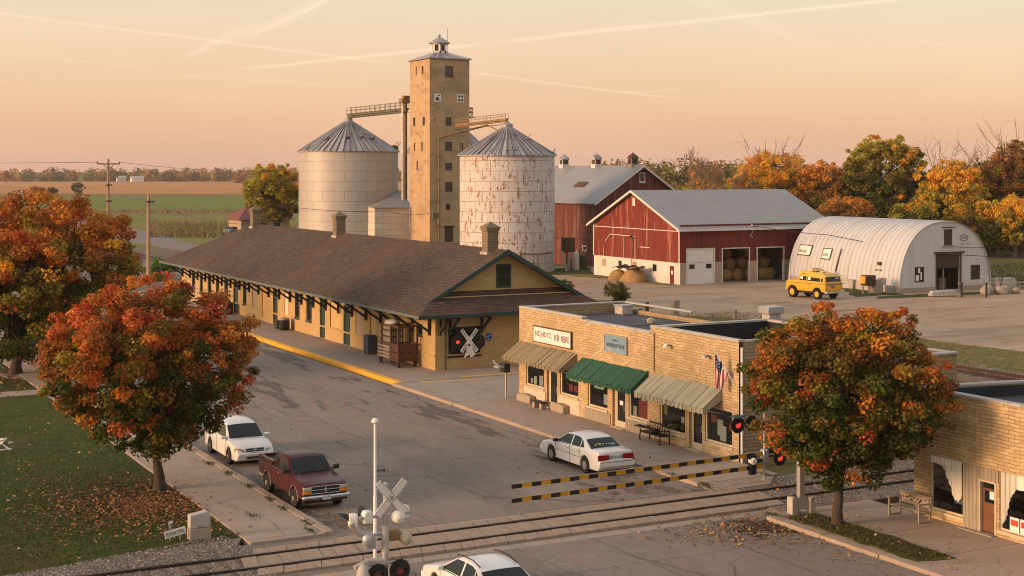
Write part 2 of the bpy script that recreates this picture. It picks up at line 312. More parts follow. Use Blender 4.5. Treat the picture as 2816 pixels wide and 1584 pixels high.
mt['tar']=M('tar_roof',(.045,.045,.052),.7,var=.25,vs=.6,spec=.4,layers=[((.065,.065,.075),.5,.54,.7,(1,.4,1),.8)],bump=.3,bs=4)
mt['tarwall']=M('tarred_parapet',(.016,.016,.018),.65,var=.3,vs=.6,layers=[((.12,.11,.1),.9,.66,.72)])
mt['awn_tan']=M('faded_tan_shakes',(.235,.19,.12),.9,var=.28,vs=2,st=(.3,6,.3),fine=.2,bump=.5,layers=[((.13,.09,.05),1.4,.52,.66,(.3,9,.3),.8),((.38,.29,.17),1.5,.6,.7,(.3,9,.3),.6)])
mt['awn_green']=M('green_awning_slats',(.02,.082,.048),.85,var=.25,vs=2,st=(.3,6,.3),fine=.15,bump=.5,layers=[((.015,.06,.035),1.4,.52,.66,(.3,9,.3),.8)])
mt['awn_grey']=M('pale_grey_green_awning',(.36,.34,.25),.9,var=.25,vs=2,st=(.3,6,.3),fine=.15,bump=.5,layers=[((.19,.18,.125),1.2,.5,.62,(.3,9,.3),.8)])
mt['cream']=M('cream_shopfront_paint',(.5,.42,.3),.7,var=.12,vs=2,layers=[((.3,.24,.17),1.6,.58,.72,(1,1,.4),.6)])
mt['pink']=M('pinkish_plaster',(.58,.45,.34),.8,var=.08,vs=1,layers=[((.42,.32,.24),1,.58,.74)])
mt['barnboards']=M('bare_vertical_boards',(.32,.27,.2),.85,var=.2,vs=1,st=(6,6,.5),fine=.14,stripe=('h',.17,.35),layers=[((.18,.15,.11),1.2,.54,.68,(5,5,.6),.7)])
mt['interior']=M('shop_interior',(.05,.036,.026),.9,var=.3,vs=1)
mt['white']=M('white_paint',(.68,.65,.6),.6,var=.08,vs=1.5,layers=[((.45,.4,.34),1.8,.6,.74,(1,1,.5),.5)])
mt['black']=M('black_paint',(.012,.012,.012),.5,var=.2)
mt['red']=M('barn_red',(.165,.022,.016),.8,var=.24,vs=.5,st=(2.5,2.5,.18),fine=.2,stripe=('h',.32,.25),layers=[((.085,.013,.011),.4,.46,.6,(3,3,.25),.7),((.24,.08,.06),.9,.56,.66,(3,3,.2),.35)])
mt['redpeel']=M('peeling_barn_red',(.175,.024,.016),.8,var=.22,vs=.5,st=(2.5,2.5,.18),fine=.2,stripe=('h',.32,.28),layers=[((.12,.019,.014),.4,.46,.6,(3,3,.25),.7),((.42,.17,.1),.7,.53,.64,(2.6,2.6,.17),.6),((.5,.36,.28),1.1,.62,.68,(2.6,2.6,.2),.6)])  # gable boards: barn red with pale peeling streaks
mt['redold']=M('weathered_old_barn_red',(.125,.03,.024),.85,var=.25,vs=.5,st=(2.5,2.5,.18),fine=.18,stripe=('h',.3,.25),layers=[((.2,.13,.1),.7,.5,.62,(2.6,2.6,.2),.65)])
mt['whitewall']=M('whitewashed_siding',(.6,.55,.49),.8,var=.12,vs=.7,st=(2,2,.4),stripe=('h',.3,.1),layers=[((.36,.29,.22),.6,.58,.72,(2,2,.5),.6)])
mt['roofmetal']=M('ribbed_grey_metal',(.29,.285,.28),.5,metal=.25,var=.08,vs=.4,fine=.05,stripe=('x',.62,.3),bump=.5,layers=[((.24,.22,.2),.25,.54,.7,(3,.4,.4),.5)])
mt['roofmetal2']=M('ribbed_old_metal',(.27,.27,.275),.5,metal=.25,var=.12,vs=.3,fine=.06,stripe=('y',.62,.3),bump=.5,layers=[((.2,.18,.165),.2,.52,.68,(.4,2,.4),.6)])
mt['quonset']=M('white_corrugated_metal',(.465,.465,.475),.6,metal=.05,var=.08,vs=.4,st=(.6,2,.4),layers=[((.38,.34,.3),.3,.5,.68,(.5,4,.35),.6),((.36,.23,.14),1.4,.62,.68,(1,2,.6),.6)])
mt['quonend']=M('whitewashed_end_wall',(.53,.52,.51),.75,var=.08,vs=.6,st=(3,3,.4),stripe=('h',.5,.06),layers=[((.4,.36,.31),.5,.56,.74,(2,2,.3),.6)])
mt['darkwood']=M('dark_brown_wood',(.06,.04,.027),.8,var=.25,vs=2,st=(4,4,.5))
mt['concrete_tower']=M('tower_concrete',(.43,.29,.165),.9,var=.12,vs=.35,fine=.06,bump=.4,bs=3,layers=[((.29,.195,.115),.3,.48,.64,(1,1,1.6),.75),((.5,.35,.21),.5,.54,.68,(1,1,1.5),.6),((.2,.145,.09),.35,.64,.74,(2,2,.3),.5)])
mt['galv']=M('galvanised_panels',(.39,.355,.335),.55,metal=.2,var=.06,vs=.3,fine=.03,brick=(4.1,1.78,.05,(.42,.38,.355),(.25,.215,.19),.5,.0),cyl=9.1,obj=True,layers=[((.36,.29,.23),.3,.56,.74,(1,1,.35),.5)])
mt['rustsilo']=M('rust_streaked_white_panels',(.55,.515,.49),.6,var=.06,vs=.4,fine=.04,brick=(2.2,1.25,.04,(.5,.465,.44),(.26,.17,.12),.5,.0),cyl=5.95,obj=True,layers=[((.46,.37,.29),.5,.52,.68,(1,1,.3),.7),((.3,.13,.05),.9,.57,.64,(1.6,1.6,.7),.75),((.17,.06,.022),2.2,.58,.62,(1.3,1.3,.6),.9),((.12,.045,.02),5,.63,.66,(1,1,.7),.8)])
mt['cone']=M('dull_cone_metal',(.44,.42,.425),.45,metal=.2,var=.15,vs=.5,obj=True,cyl=9,brick=(1.15,60,.14,(.25,.24,.25),(.12,.1,.1),0,0),layers=[((.15,.115,.095),.6,.54,.7,(1,1,1),.6),((.2,.09,.045),1.3,.68,.75,(1,1,1),.7)])
mt['conveyor']=M('rusty_yellow_steel',(.26,.16,.07),.7,metal=.2,var=.25,vs=1,layers=[((.14,.07,.035),1,.52,.68)])
mt['conveyor2']=M('dull_green_steel',(.13,.115,.085),.7,metal=.3,var=.25,vs=1)
mt['tinwall']=M('pale_tin_siding',(.6,.52,.44),.65,metal=.1,var=.08,vs=.5,brick=(2.6,1.1,.03,(.55,.47,.4),(.32,.24,.18)),layers=[((.4,.28,.18),.6,.6,.72,(1,1,.4),.6)])
mt['hay']=M('hay',(.30,.185,.075),.95,var=.25,vs=2,fine=.25,bump=.8,bs=25,spec=.1)
mt['wood']=M('grey_weathered_wood',(.27,.225,.175),.85,var=.2,vs=2,st=(3,3,.5))
mt['polewood']=M('pole_timber',(.33,.22,.14),.85,var=.2,vs=1.5,st=(4,4,.3))
mt['bark']=M('tree_bark',(.06,.045,.033),.95,var=.25,vs=4,st=(4,4,.6),bump=.8,bs=14)
mt['barkpale']=M('pale_bare_twigs',(.2,.13,.085),.9,var=.2,vs=3)
mt['chrome']=M('chrome',(.6,.6,.6),.15,metal=1,var=.05)
mt['alu']=M('grey_metal',(.4,.4,.4),.45,metal=.5,var=.1)
mt['rubber']=M('tyre_rubber',(.014,.013,.013),.85,var=.25,obj=True)
mt['leaf']=leafmat('autumn_leaves',.45); mt['litter']=leafmat('fallen_leaf',.1)
mt['carglass']=glassmat('car_glass',(.006,.009,.01),.05); mt['carglass'].node_tree.nodes['Principled BSDF'].inputs['Specular IOR Level'].default_value=.3
mt['carwhite']=M('white_car_paint',(.64,.635,.625),.3,var=.03,vs=1,fine=.02,coat=.6,obj=True,layers=[((.5,.44,.36),1.1,.62,.85,(1,1,2),.4)])
mt['maroon']=M('maroon_car_paint',(.052,.006,.009),.42,var=.1,vs=1,fine=.05,coat=.2,obj=True,layers=[((.14,.07,.055),1.3,.6,.82,(1,1,1.5),.3)])
mt['truckyellow']=M('faded_yellow_paint',(.72,.36,.025),.5,var=.07,vs=1.5,coat=.15,obj=True,layers=[((.55,.3,.07),1.2,.6,.75,(1,1,.5),.5)])
mt['truckroof']=M('chalky_pale_yellow',(.72,.5,.2),.6,var=.07,vs=1.5,obj=True,layers=[((.45,.28,.1),1.4,.6,.75)])
mt['trim']=M('black_trim',(.02,.02,.02),.5,var=.1)
mt['lampglass']=M('headlamp_glass',(.55,.53,.48),.1,metal=.6,var=.1)
mt['amber']=M('amber_lens',(.6,.2,.02),.25,var=.1)
mt['tail']=M('red_lens',(.25,.008,.01),.2,var=.15)
mt['redlamp']=M('lit_red_signal',(.5,.01,.01),.3,emit=((1,.03,.02),1.6))
mt['dimlamp']=M('dim_red_lens',(.22,.03,.03),.25,var=.3,vs=8)
mt['plate']=M('licence_plate',(.55,.6,.62),.4,var=.05)
mt['blue']=M('blue_plate',(.03,.06,.25),.5,var=.1)
mt['signblue']=M('faded_blue_sign',(.17,.26,.33),.6,var=.12,vs=2,layers=[((.33,.38,.38),1.6,.55,.7)])
mt['paper']=M('paper_poster',(.74,.71,.65),.7,var=.12,vs=5)
mt['redpaper']=M('red_poster',(.5,.06,.04),.6,var=.15,vs=5)
mt['yellowpaper']=M('yellow_poster',(.55,.4,.1),.6,var=.15,vs=5)
mt['curtain']=M('pale_curtain',(.7,.66,.57),.9,var=.12,vs=2,st=(8,8,.4),fine=.1)
mt['browndoor']=M('brown_varnished_door',(.16,.07,.03),.5,var=.2,vs=2,st=(5,5,.5))
mt['brownsteel']=M('reddish_brown_steel',(.1,.04,.025),.7,var=.2,vs=2)
mt['stripey']=M('gate_yellow',(.55,.27,.015),.5,var=.06); mt['stripek']=M('gate_black',(.014,.014,.014),.5,var=.1)
mt['grass_blade']=leafmat('grass_blades',.3)

mt['mulch']=M('dark_leaf_mulch',(.045,.032,.022),.9,var=.3,vs=3,fine=.3); alpha_noise(mt['mulch'],1.1,.56,.7)
mt['loosedirt']=M('loose_brown_dirt',(.14,.1,.07),.95,var=.3,vs=3,fine=.3,bump=.5); alpha_noise(mt['loosedirt'],1.6,.6,.72,(1,.5,1))
mt['patch']=M('dark_tar_patch',(.115,.096,.08),.75,var=.2,vs=3,fine=.2); alpha_noise(mt['patch'],.8,.6,.82,(1.6,.3,1))
mt['trackdark']=M('dark_rail_yard_dirt',(.13,.095,.065),.95,var=.2,vs=.2,fine=.2)
mt['darkgrey']=M('dark_grey_cabinet',(.055,.06,.07),.5,var=.15,vs=2)

mt['vergegrass']=M('worn_verge_grass',(.075,.075,.022),.95,var=.25,vs=1.2,fine=.3,bump=.6,spec=.1,layers=[((.13,.095,.05),.9,.48,.62,(1,1,1),.8)])
# ================================================================ setting
def sheet(name,poly,z,m,th=.5):
    b=MB(); b.prism([(x,y,z) for x,y in poly],(0,0,-th)); return struct(b.build(name,m))
def rect(x0,x1,y0,y1): return [(x0,y0),(x1,y0),(x1,y1),(x0,y1)]
CT,ST=.883,.4695
def DL(D,L): return (D*ST+L*CT, D*CT-L*ST)          # depth / lateral from the viewpoint -> map metres
def wavy(poly,step=2.,amp=.6,seed=1):
    q=random.Random(seed); out=[]
    for i in range(len(poly)):
        a=Vector(poly[i]);b=Vector(poly[(i+1)%len(poly)]); n=max(1,int((b-a).length/step)); p=Vector((-(b-a).y,(b-a).x)).normalized()
        for k in range(n): out.append(tuple(a+(b-a)*k/n+(p*q.uniform(-amp,amp) if k else Vector((0,0)))))
    return out
g=MB(); g.quad((-9000,-300,-.12),(9000,-300,-.12),(9000,14000,-.12),(-9000,14000,-.12)); struct(g.build('ground',mt['rough']))
sheet('street',rect(18,33.45,-30,42.35)[:2]+[(33.45,42.35),(18,42.35)],0,mt['asphalt'])
sheet('street',rect(18,33.45,46.55,205),0,mt['asphalt'])
sheet('lawn',wavy([(-80,45.8),(7.5,46.0),(12,47.0),(14.9,47.4),(14.9,150),(-80,150)],1.5,.08),.06,mt['lawn'])
sheet('sidewalk',rect(15.0,17.62,46.75,150),.115,mt['concrete'])
sheet('sidewalk',rect(14.6,17.62,-10,42.1),.115,mt['concrete'])
sheet('path',rect(-80,15,83.6,85.4),.085,mt['concrete'])
sheet('path',[(9,98),(15,90),(15,92.2),(10.2,99)],.08,mt['concrete'])
def kerb(x0,x1,y0,y1,m='kerb',name='kerb',z=.14,seed=0):
    q=random.Random(seed); b=MB(); y=y0; d=1 if y1>y0 else -1
    while y<y1-.01:
        e=min(y1,y+q.uniform(2.2,4)); j=q.uniform(-.02,.02); b.bx(x0+j,x1+j,y+.012,e-.012,-.3,z+q.uniform(-.015,.015)); y=e
    return struct(b.build(name,mt[m],bevel=.035))
kerb(17.64,18.0,46.9,150,seed=1); kerb(17.64,18.0,-10,42.1,seed=2)
kerb(33.47,33.85,47.3,77.9,seed=3); kerb(33.9,34.35,78.0,126,'yellow','yellow_kerb',.16,4); kerb(33.9,34.35,126.05,150,seed=6)
kerb(32.4,32.85,-10,41.6,seed=5)
sheet('gutter',[(32.86,-10),(33.46,-10),(33.46,42.1),(32.86,42.1)],-.01,mt['concrete'])
sheet('sidewalk',rect(32.86,37.6,-10,42.0),.11,mt['concrete'])
sheet('verge',wavy([(32.9,34.6),(34.3,34.3),(34.4,41.2),(32.95,41.3)],.5,.16,3),.135,mt['vergegrass'])
sheet('sidewalk',rect(33.86,37.5,47.3,69.5),.115,mt['concrete'])
sheet('apron',rect(33.86,66,69.52,78.0),.11,mt['apron'])
sheet('platform',rect(34.37,66,78.02,150),.13,mt['platform'])
# painted yellow lines on the apron
b=MB(); b.prism([(35.2,77.7,.114),(39.4,76.9,.114),(39.4,77.1,.114),(35.2,77.95,.114)],(0,0,-.003)); b.prism([(38.2,78.3,.134),(46,77.9+.3,.134),(46,78.5,.134),(38.2,78.6,.134)],(0,0,-.003)); struct(b.build('painted_marking',mt['yellow']))
# ballast beds, tracks
sheet('ballast',wavy([(-60,41.4),(14.4,42.1),(14.4,46.6),(15,47.7),(13.4,47.75),(11.5,47.3),(8,46.6),(-60,46.2)],.8,.12,5),.075,mt['ballast'])
sheet('ballast',wavy([(33.5,42.1),(80,41.8),(80,47.1),(33.5,47.2)],1.2,.15,6),.07,mt['ballast'])
sheet('ballast',wavy([(64.8,20),(69,20),(69,150),(64.8,150)],2,.15,7),.155,mt['ballast'])
sheet('track_verge',wavy([(69.05,20),(78,20),(77.6,75),(76.5,86),(74,100),(69.05,106)],2.5,.5,8),.07,mt['strip'])
sheet('yard',wavy([(78.1,20),(170,20),(170,112),(124,112),(119,118),(119,152),(70,175),(66.2,150),(69.1,106.5),(74.2,100.4),(76.7,86.4),(77.8,75)],3,.4,9),.06,mt['dirt'])
for i,p in enumerate([[(97,107.6),(103.5,107.4),(108,108.5),(105,110),(99,109.6)],[(108,107),(113.5,107.4),(116,109),(110,109.6)],[(119,106),(150,104),(150,112),(118.5,112.5)],[(112,98),(119,97.4),(122,99),(114,99.4)],[(121,101.5),(135,100),(136,102.6),(123,103.4)],
    [(88.7,131),(90.4,131),(90.3,150),(86,152),(88,141)],[(80,152),(90.5,149.5),(97,160.5),(84,162)],[(97,110.5),(103.6,110.5),(103.6,119),(102.6,119)],[(70,111),(74,110),(75,119),(70,120)]]):
    sheet('grass_patch',wavy(p,1.2,.35,20+i),.075+.001*i,mt['lawn'] if i in(0,1,6,7) else mt['strip'])
def rail(m,ax,c,a0,a1,z):
    # foot, web, head
    for w,z0,z1 in((.15,-.17,-.14),(.05,-.14,-.05),(.125,-.05,0)): pbox(m,ax,c-w/2,c+w/2,a0,a1,z+z0,z+z1)
def sleepers(par,ax,c,a0,a1,step,z,L=2.5,seed=0,n0=None):
    q=random.Random(seed); base=None; a=a0
    while a<a1:
        if base is None:
            b=MB(); pbox(b,ax,-L/2,L/2,-.12,.12,-.18,0); base=b.build('sleeper',mt['tie'],par,world=False,bevel=.02); o=base
        else: o=dup(base,par)
        cc=c+q.uniform(-.06,.06)
        l=Vector(P3(ax,cc,a+q.uniform(-.05,.05),z))-par.location; o.location=l; o.rotation_euler=(0,0,q.uniform(-.03,.03)); a+=step
t=thing('railway_track','steel railway track crossing the street between planks in the foreground','track',(25,44.5,0))
for c in(43.75,45.2):
    b=MB(); rail(b,'y',c,-60,80,.15); b.build('rail',mt['steel'],t)
sleepers(t,'y',44.47,2,14.3,.6,.085,seed=1); sleepers(t,'y',44.47,35.8,52,.6,.085,seed=2)
def planks(y0,y1,x0,x1,along,seed,z=.1):
    """crossing timbers lying across the track between x0..x1"""
    q=random.Random(seed); b=MB(); x=x0
    while x<x1-.05:
        e=min(x1,x+q.uniform(.45,.85)); dz=q.uniform(-.008,.008)
        b.prism([(x+.006,y0+.0,z+dz),(e-.006,y0,z+dz),(e-.006+.25,y1,z+dz),(x+.006+.25,y1,z+dz)],(0,0,-.16)); x=e
    return b.build('crossing_deck',mt['plank'],t,bevel=.015)
planks(43.84,45.11,13.9,34.6,0,1); planks(42.95,43.66,14.0,34.4,0,2); planks(45.29,46.0,14.6,34.2,0,3)
t=thing('railway_track','rusty railway track on stone ballast behind the shops, beside a dry grass verge','track',(66.7,60,0))
for c in(65.95,67.4):
    b=MB(); rail(b,'x',c,20,150,.34); b.build('rail',mt['rust'],t)
sleepers(t,'x',66.7,40,72,.62,.2,seed=3)
sheet('street_edge',rect(17.9,33.6,42.0,42.94),-.008,mt['apron']); sheet('street_edge',rect(17.9,33.6,46.02,46.9),-.008,mt['apron'])
b=MB(); b.bx(14.2,17.9,42.1,46.9,-.3,.02); b.bx(33.5,37.5,42.1,47.3,-.3,.03); struct(b.build('crossing_base',mt['ballast']))
sheet('sidewalk',[(33.6,45.95),(36.0,45.95),(37.3,47.32),(33.6,47.28)],.105,mt['concrete'])
# fields to the horizon (patches of the plain)
def field(name,pts,z,m): return sheet(name,[DL(*p) for p in pts],z,mt[m],.06)
field('stubble_field',[(800,-900),(800,60),(1750,160),(1750,-900)],-.06,'field_tan')
field('reed_bank',[(735,-700),(735,60),(800,60),(800,-700)],-.055,'field_brown')
field('green_field',[(468,-420),(462,-40),(735,-40),(735,-700)],-.05,'field_green')
field('reed_bank',[(425,-300),(425,-60),(462,-40),(468,-420)],-.045,'field_brown')
field('country_road',[(470,-180),(386,-118),(351,-97),(245,-53),(215,-28),(200,-34),(233,-54.5),(280,-80),(351,-108),(386,-131),(470,-192)],-.03,'farroad')
field('country_road',[(198,-53),(198,-40),(176,-36),(176,-50)],-.028,'farroad')
ft=thing('railway_track','short stretch of track crossing the dark ground beyond the far end of the station','track',(*DL(205,-50),-.05))
for k_ in(-.72,.72):
    p_,q_=Vector(DL(228,-62)),Vector(DL(172,-34)); n_=(q_-p_).normalized(); n_=Vector((-n_.y,n_.x))*k_; b=MB(); b.bar((*(p_+n_),.1),(*(q_+n_),.1),.12,.2); b.build('rail',mt['steel'],ft)
field('meadow',[(236,-130),(236,-10),(426,-30),(426,-310)],-.06,'meadow')
field('rail_yard',[(150,-30),(150,-58),(235,-64),(250,-20)],-.05,'trackdark')
for i,(p,m) in enumerate([(rect(30.2,33,39.2,42.2),'mulch'),(rect(18,20.6,46.6,50.5),'loosedirt'),(rect(29,34,46.6,50.4),'loosedirt'),(rect(18,19.4,50,60),'patch'),(rect(30.5,33.4,54,77),'patch'),(rect(20,30,70,100),'patch'),(rect(30.8,33.4,78,120),'patch')]):
    x0,x1,y0,y1=p[0][0],p[1][0],p[0][1],p[2][1]; b_=MB(); b_.quad((x0,y0,.005+.0004*i),(x1,y0,.005+.0004*i),(x1,y1,.005+.0004*i),(x0,y1,.005+.0004*i)); struct(b_.build('road_stain',mt[m]))
# ---------------------------------------------------------------- plants as loose leaf meshes
def leaf_mesh(name,pts,nrm,size,cols,mat,parent=None,asp=.75,fold=.25,seed=0):
    """one mesh of folded leaf-shaped faces; numpy arrays of centres, normals, sizes, colours"""
    q=np.random.default_rng(seed); n=len(pts); nrm=nrm/np.maximum(1e-6,np.linalg.norm(nrm,axis=1,keepdims=True))
    a=q.normal(size=(n,3)); a-=nrm*(a*nrm).sum(1,keepdims=True); a/=np.linalg.norm(a,axis=1,keepdims=True); b=np.cross(nrm,a)
    s=size[:,None]
    V=np.empty((n,4,3)); V[:,0]=pts-a*s; V[:,1]=pts+b*s*asp+nrm*s*fold; V[:,2]=pts+a*s; V[:,3]=pts-b*s*asp+nrm*s*fold
    me=bpy.data.meshes.new(name); me.vertices.add(4*n); me.loops.add(4*n); me.polygons.add(n)
    me.vertices.foreach_set('co',V.reshape(-1)); me.loops.foreach_set('vertex_index',np.arange(4*n,dtype=np.int32)); me.polygons.foreach_set('loop_start',np.arange(0,4*n,4,dtype=np.int32))
    me.update(); ca=me.color_attributes.new('Col','FLOAT_COLOR','POINT')
    C=np.ones((n,4,4)); C[:,:,:3]=cols[:,None,:]; ca.data.foreach_set('color',C.reshape(-1))
    me.materials.append(mat); o=bpy.data.objects.new(name,me); COL.objects.link(o)
    if parent: o.parent=parent
    return o
# fallen leaves (stuff)
def litter(name,n,fx,size,seed,pal):
    q=np.random.default_rng(seed); P=[]
    while len(P)<n:
        p=fx(q)
        if p is not None: P.append(p)
    P=np.array(P); nr=q.normal(size=(n,3))*.35+np.array([0,0,1]); pal=np.array(pal); c=pal[q.integers(0,len(pal),n)]*q.uniform(.6,1.3,(n,1))
    return struct(leaf_mesh(name,P,nr,q.uniform(size*.5,size*1.1,n),c,mt['litter'],seed=seed),'stuff')
LP=[(.30,.11,.04),(.36,.16,.06),(.2,.08,.035),(.42,.24,.1),(.26,.13,.06),(.15,.07,.03)]
def lf1(q):
    r=abs(q.normal())*2.0; a=q.uniform(0,2*PI); x=13.3+r*math.cos(a)*1.25; y=54.0+r*math.sin(a)*1.5
    if x>15.05 and q.random()>.05: return None
    return (x,y,.085 if x<15 else .135)
def lf2(q):
    x=q.uniform(-8,14.8);y=q.uniform(48.6,74); return (x,y,.085)
def lf3(q):
    if q.random()<.75:
        x=31.0+q.normal()*1.5; y=40.8+q.normal()*1.0; z=.02
        if x>32.4: return None
        return (x,y,z)
    x=33+q.normal()*1.2;y=38+q.normal()*3; return (x,y,.16) if x>32.86 else (x,y,.02)
def lf4(q):
    a=q.uniform(0,2*PI);r=abs(q.normal())*4; return (13+r*math.cos(a),91+r*math.sin(a)*1.3,.09) if 13+r*math.cos(a)<15 else None
def lf5(q):
    x=q.uniform(18,37.4);y=q.uniform(34,75); e=min(abs(x-18.3),abs(x-33.3)); return (x,y,.02 if x<33.4 else .135) if q.random()<math.exp(-e*1.2)+.03 else None
litter('fallen_leaves',5200,lf1,.075,1,LP); litter('fallen_leaves',700,lf2,.075,2,LP+[(.5,.3,.16)]); litter('fallen_leaves',900,lf3,.07,3,LP+[(.55,.36,.08)]); litter('fallen_leaves',1200,lf4,.09,4,LP); litter('fallen_leaves',500,lf5,.06,5,LP)
# blades of lawn, verge and reeds (stuff)
def blades(name,n,fx,h,w,seed,pal,lean=.35):
    q=np.random.default_rng(seed); P=np.array([fx(q) for _ in range(n)]); hh=q.uniform(h*.5,h*1.15,n)[:,None]; an=q.uniform(0,PI,n)
    d=np.stack([np.cos(an),np.sin(an),0*an],1)*w*q.uniform(.6,1.3,(n,1)); tip=np.concatenate([q.normal(size=(n,2))*lean*hh,hh],1)
    V=np.stack([P-d,P+d,P+d*.3+tip,P-d*.3+tip],1); pal=np.array(pal); C=np.ones((n,4,4)); C[:,:,:3]=(pal[q.integers(0,len(pal),n)]*q.uniform(.65,1.3,(n,1)))[:,None]
    me=bpy.data.meshes.new(name); me.vertices.add(4*n); me.loops.add(4*n); me.polygons.add(n); me.vertices.foreach_set('co',V.reshape(-1)); me.loops.foreach_set('vertex_index',np.arange(4*n,dtype=np.int32)); me.polygons.foreach_set('loop_start',np.arange(0,4*n,4,dtype=np.int32)); me.update()
    ca=me.color_attributes.new('Col','FLOAT_COLOR','POINT'); ca.data.foreach_set('color',C.reshape(-1)); me.materials.append(mt['grass_blade']); o=bpy.data.objects.new(name,me); COL.objects.link(o); return struct(o,'stuff')
GP=[(.05,.075,.014),(.07,.085,.02),(.035,.055,.01),(.11,.09,.035)]
def stones(name,n,fx,sz,seed):
    q=np.random.default_rng(seed); P=np.array([fx(q) for _ in range(n)]); O=np.array([(1,0,0),(0,1,0),(-1,0,0),(0,-1,0),(0,0,.8),(0,0,-.8)],float); F=[(0,1,4),(1,2,4),(2,3,4),(3,0,4)]
    V=P[:,None,:]+(O[None]+q.normal(size=(n,6,3))*.25)*(q.uniform(sz*.4,sz,n)[:,None,None]); an=q.uniform(0,PI,n)
    idx=(np.arange(n)[:,None,None]*6+np.array(F)[None]).reshape(-1); nf=4*n; me=bpy.data.meshes.new(name); me.vertices.add(6*n); me.loops.add(3*nf); me.polygons.add(nf); me.vertices.foreach_set('co',V.reshape(-1)); me.loops.foreach_set('vertex_index',idx.astype(np.int32)); me.polygons.foreach_set('loop_start',np.arange(0,3*nf,3,dtype=np.int32)); me.update()
    ca=me.color_attributes.new('Col','FLOAT_COLOR','POINT'); C=np.ones((n,6,4)); pal=np.array([(.34,.29,.24),(.2,.165,.135),(.13,.095,.07),(.42,.37,.32),(.26,.2,.15)]); C[:,:,:3]=(pal[q.integers(0,5,n)]*q.uniform(.6,1.2,(n,1)))[:,None]; ca.data.foreach_set('color',C.reshape(-1)); me.materials.append(mt['litter']); o=bpy.data.objects.new(name,me); COL.objects.link(o); return struct(o,'stuff')
stones('ballast_stones',9000,lambda q:(lambda x:(x,46.0+q.uniform(-.4,.6+max(0,min(1.6,(x-7.5)*.24))) if q.random()<.7 else q.uniform(42.2,46),.085))(q.uniform(2,14.6)),.045,31)
stones('ballast_stones',6000,lambda q:(q.uniform(33.8,52),q.uniform(42.1,47.1),.08),.045,32)
stones('ballast_stones',7000,lambda q:(q.uniform(64.9,68.9),q.uniform(45,78),.165),.06,33)
blades('lawn_grass',42000,lambda q:(lambda x:(x,46.5+max(0,min(1.2,(x-7.5)*.2))+abs(q.normal())*13,.05))(q.uniform(-6,14.85)),.07,.022,11,GP,.6)
blades('verge_grass',2600,lambda q:(q.uniform(32.95,34.3),q.uniform(34.6,41),.13),.07,.02,18,[(.07,.08,.02),(.12,.1,.04),(.05,.06,.015)],.6)
SPL=[(.2,.17,.06),(.28,.21,.11),(.11,.11,.03),(.16,.14,.05)]
blades('dry_verge_grass',16000,lambda q:(q.uniform(69.2,77.4),q.uniform(52,104),.06),.08,.03,12,SPL,.5)
RP=[(.3,.2,.095),(.24,.155,.075),(.18,.14,.06)]
def reed(q):
    D=q.uniform(272,335);L=(-75+abs(q.normal())*13); return (*DL(D,L*(D/300)),-.1)
blades('tall_reeds',2600,reed,1.35,.1,13,RP+[(.12,.13,.04),(.16,.15,.06)],.35)
blades('tall_reeds',2200,lambda q:(*DL(q.uniform(428,462),q.uniform(-230,-40)),-.1),.5,.2,14,[(.22,.12,.06),(.16,.09,.045),(.28,.16,.08)],.2)
KW=[(17.6,48.4),(17.55,50.9),(17.62,52.6),(17.3,47.3),(17.6,55.1),(17.63,57.9),(17.5,60.2),(17.62,63.4),(16.2,50.3),(33.5,49.2),(33.9,52.9),(32.8,41.7),(33.6,46.9),(36.9,47.4)]
blades('kerb_weeds',900,lambda q:(lambda c,k:(c[0]+q.normal()*.09*k,c[1]+q.normal()*.3*k,.1))(KW[q.integers(len(KW))],q.uniform(.4,1.3)),.11,.02,17,GP,.6)
blades('field_edge_grass',9000,lambda q:(q.uniform(118,165),q.uniform(108,140),.0),.22,.08,16,[(.1,.11,.03),(.18,.16,.06),(.07,.08,.02)],.4)
# ================================================================ depot
dp=thing('train_station','long buff brick train station with brown shingle roof and bracketed eaves','station',(43,110,0))
SP=[(137.6,138.7,'b'),(135.3,136.5,'w'),(132.8,133.8,'w'),(130,131.2,'w'),(127.5,128.6,'w'),(124.8,126,'w'),(121.9,123.3,'d'),(119.6,120.6,'w'),(116.8,118,'b'),(114.7,115.5,'p'),(111.5,112.6,'d'),(109,109.8,'t'),(106.3,107.4,'w'),(103.6,104.8,'w'),(100.8,101.9,'D'),(97.5,99.8,'P'),(95.8,97.1,'D'),(93.5,94.8,'b'),(91.1,92.2,'p'),(87.6,89.8,'P'),(85.6,87.2,'P'),(83.5,84.3,'s')]
holes=[]
for a,b_,k in SP:
    z0,z1=(.14,2.95) if k in 'dD' else (2.1,2.83) if k=='s' else (.5,2.75) if k=='p' else (1.12,3.02); holes.append((a,b_,z0,z1,k))
w=MB(); wall(w,'x',38,81.6,140,-.2,4.66,holes,.2); wall(w,'y',81.6,38,48.2,-.2,4.66,[(38.9,41.15,.95,2.75)],.2); wall(w,'x',48.2,81.6,140,-.2,4.66,[],.2,1); wall(w,'y',140,38,48.2,-.2,4.66,[],.2,1)
w.quad((39.0,82.2,4.6),(47.1,82.2,4.6),(43.05,82.2,7.2),(42.95,82.2,7.2)) if False else None
gz=lambda x: 7.36-abs(x-43)*.559
for a,b_ in((38.4,42.55),(43.62,47.6)): w.quad((a,82.2,4.6),(b_,82.2,4.6),*( [(b_,82.2,gz(b_)),(a,82.2,max(4.6,gz(a)))] ))
w.quad((42.55,82.2,4.6),(43.62,82.2,4.6),(43.62,82.2,5.04),(42.55,82.2,5.04)); w.quad((42.55,82.2,6.55),(43.62,82.2,6.55),(43.62,82.2,gz(43.62)),(43,82.2,gz(43)),(42.55,82.2,gz(42.55)))
w.build('wall',mt['depot_brick'],dp)
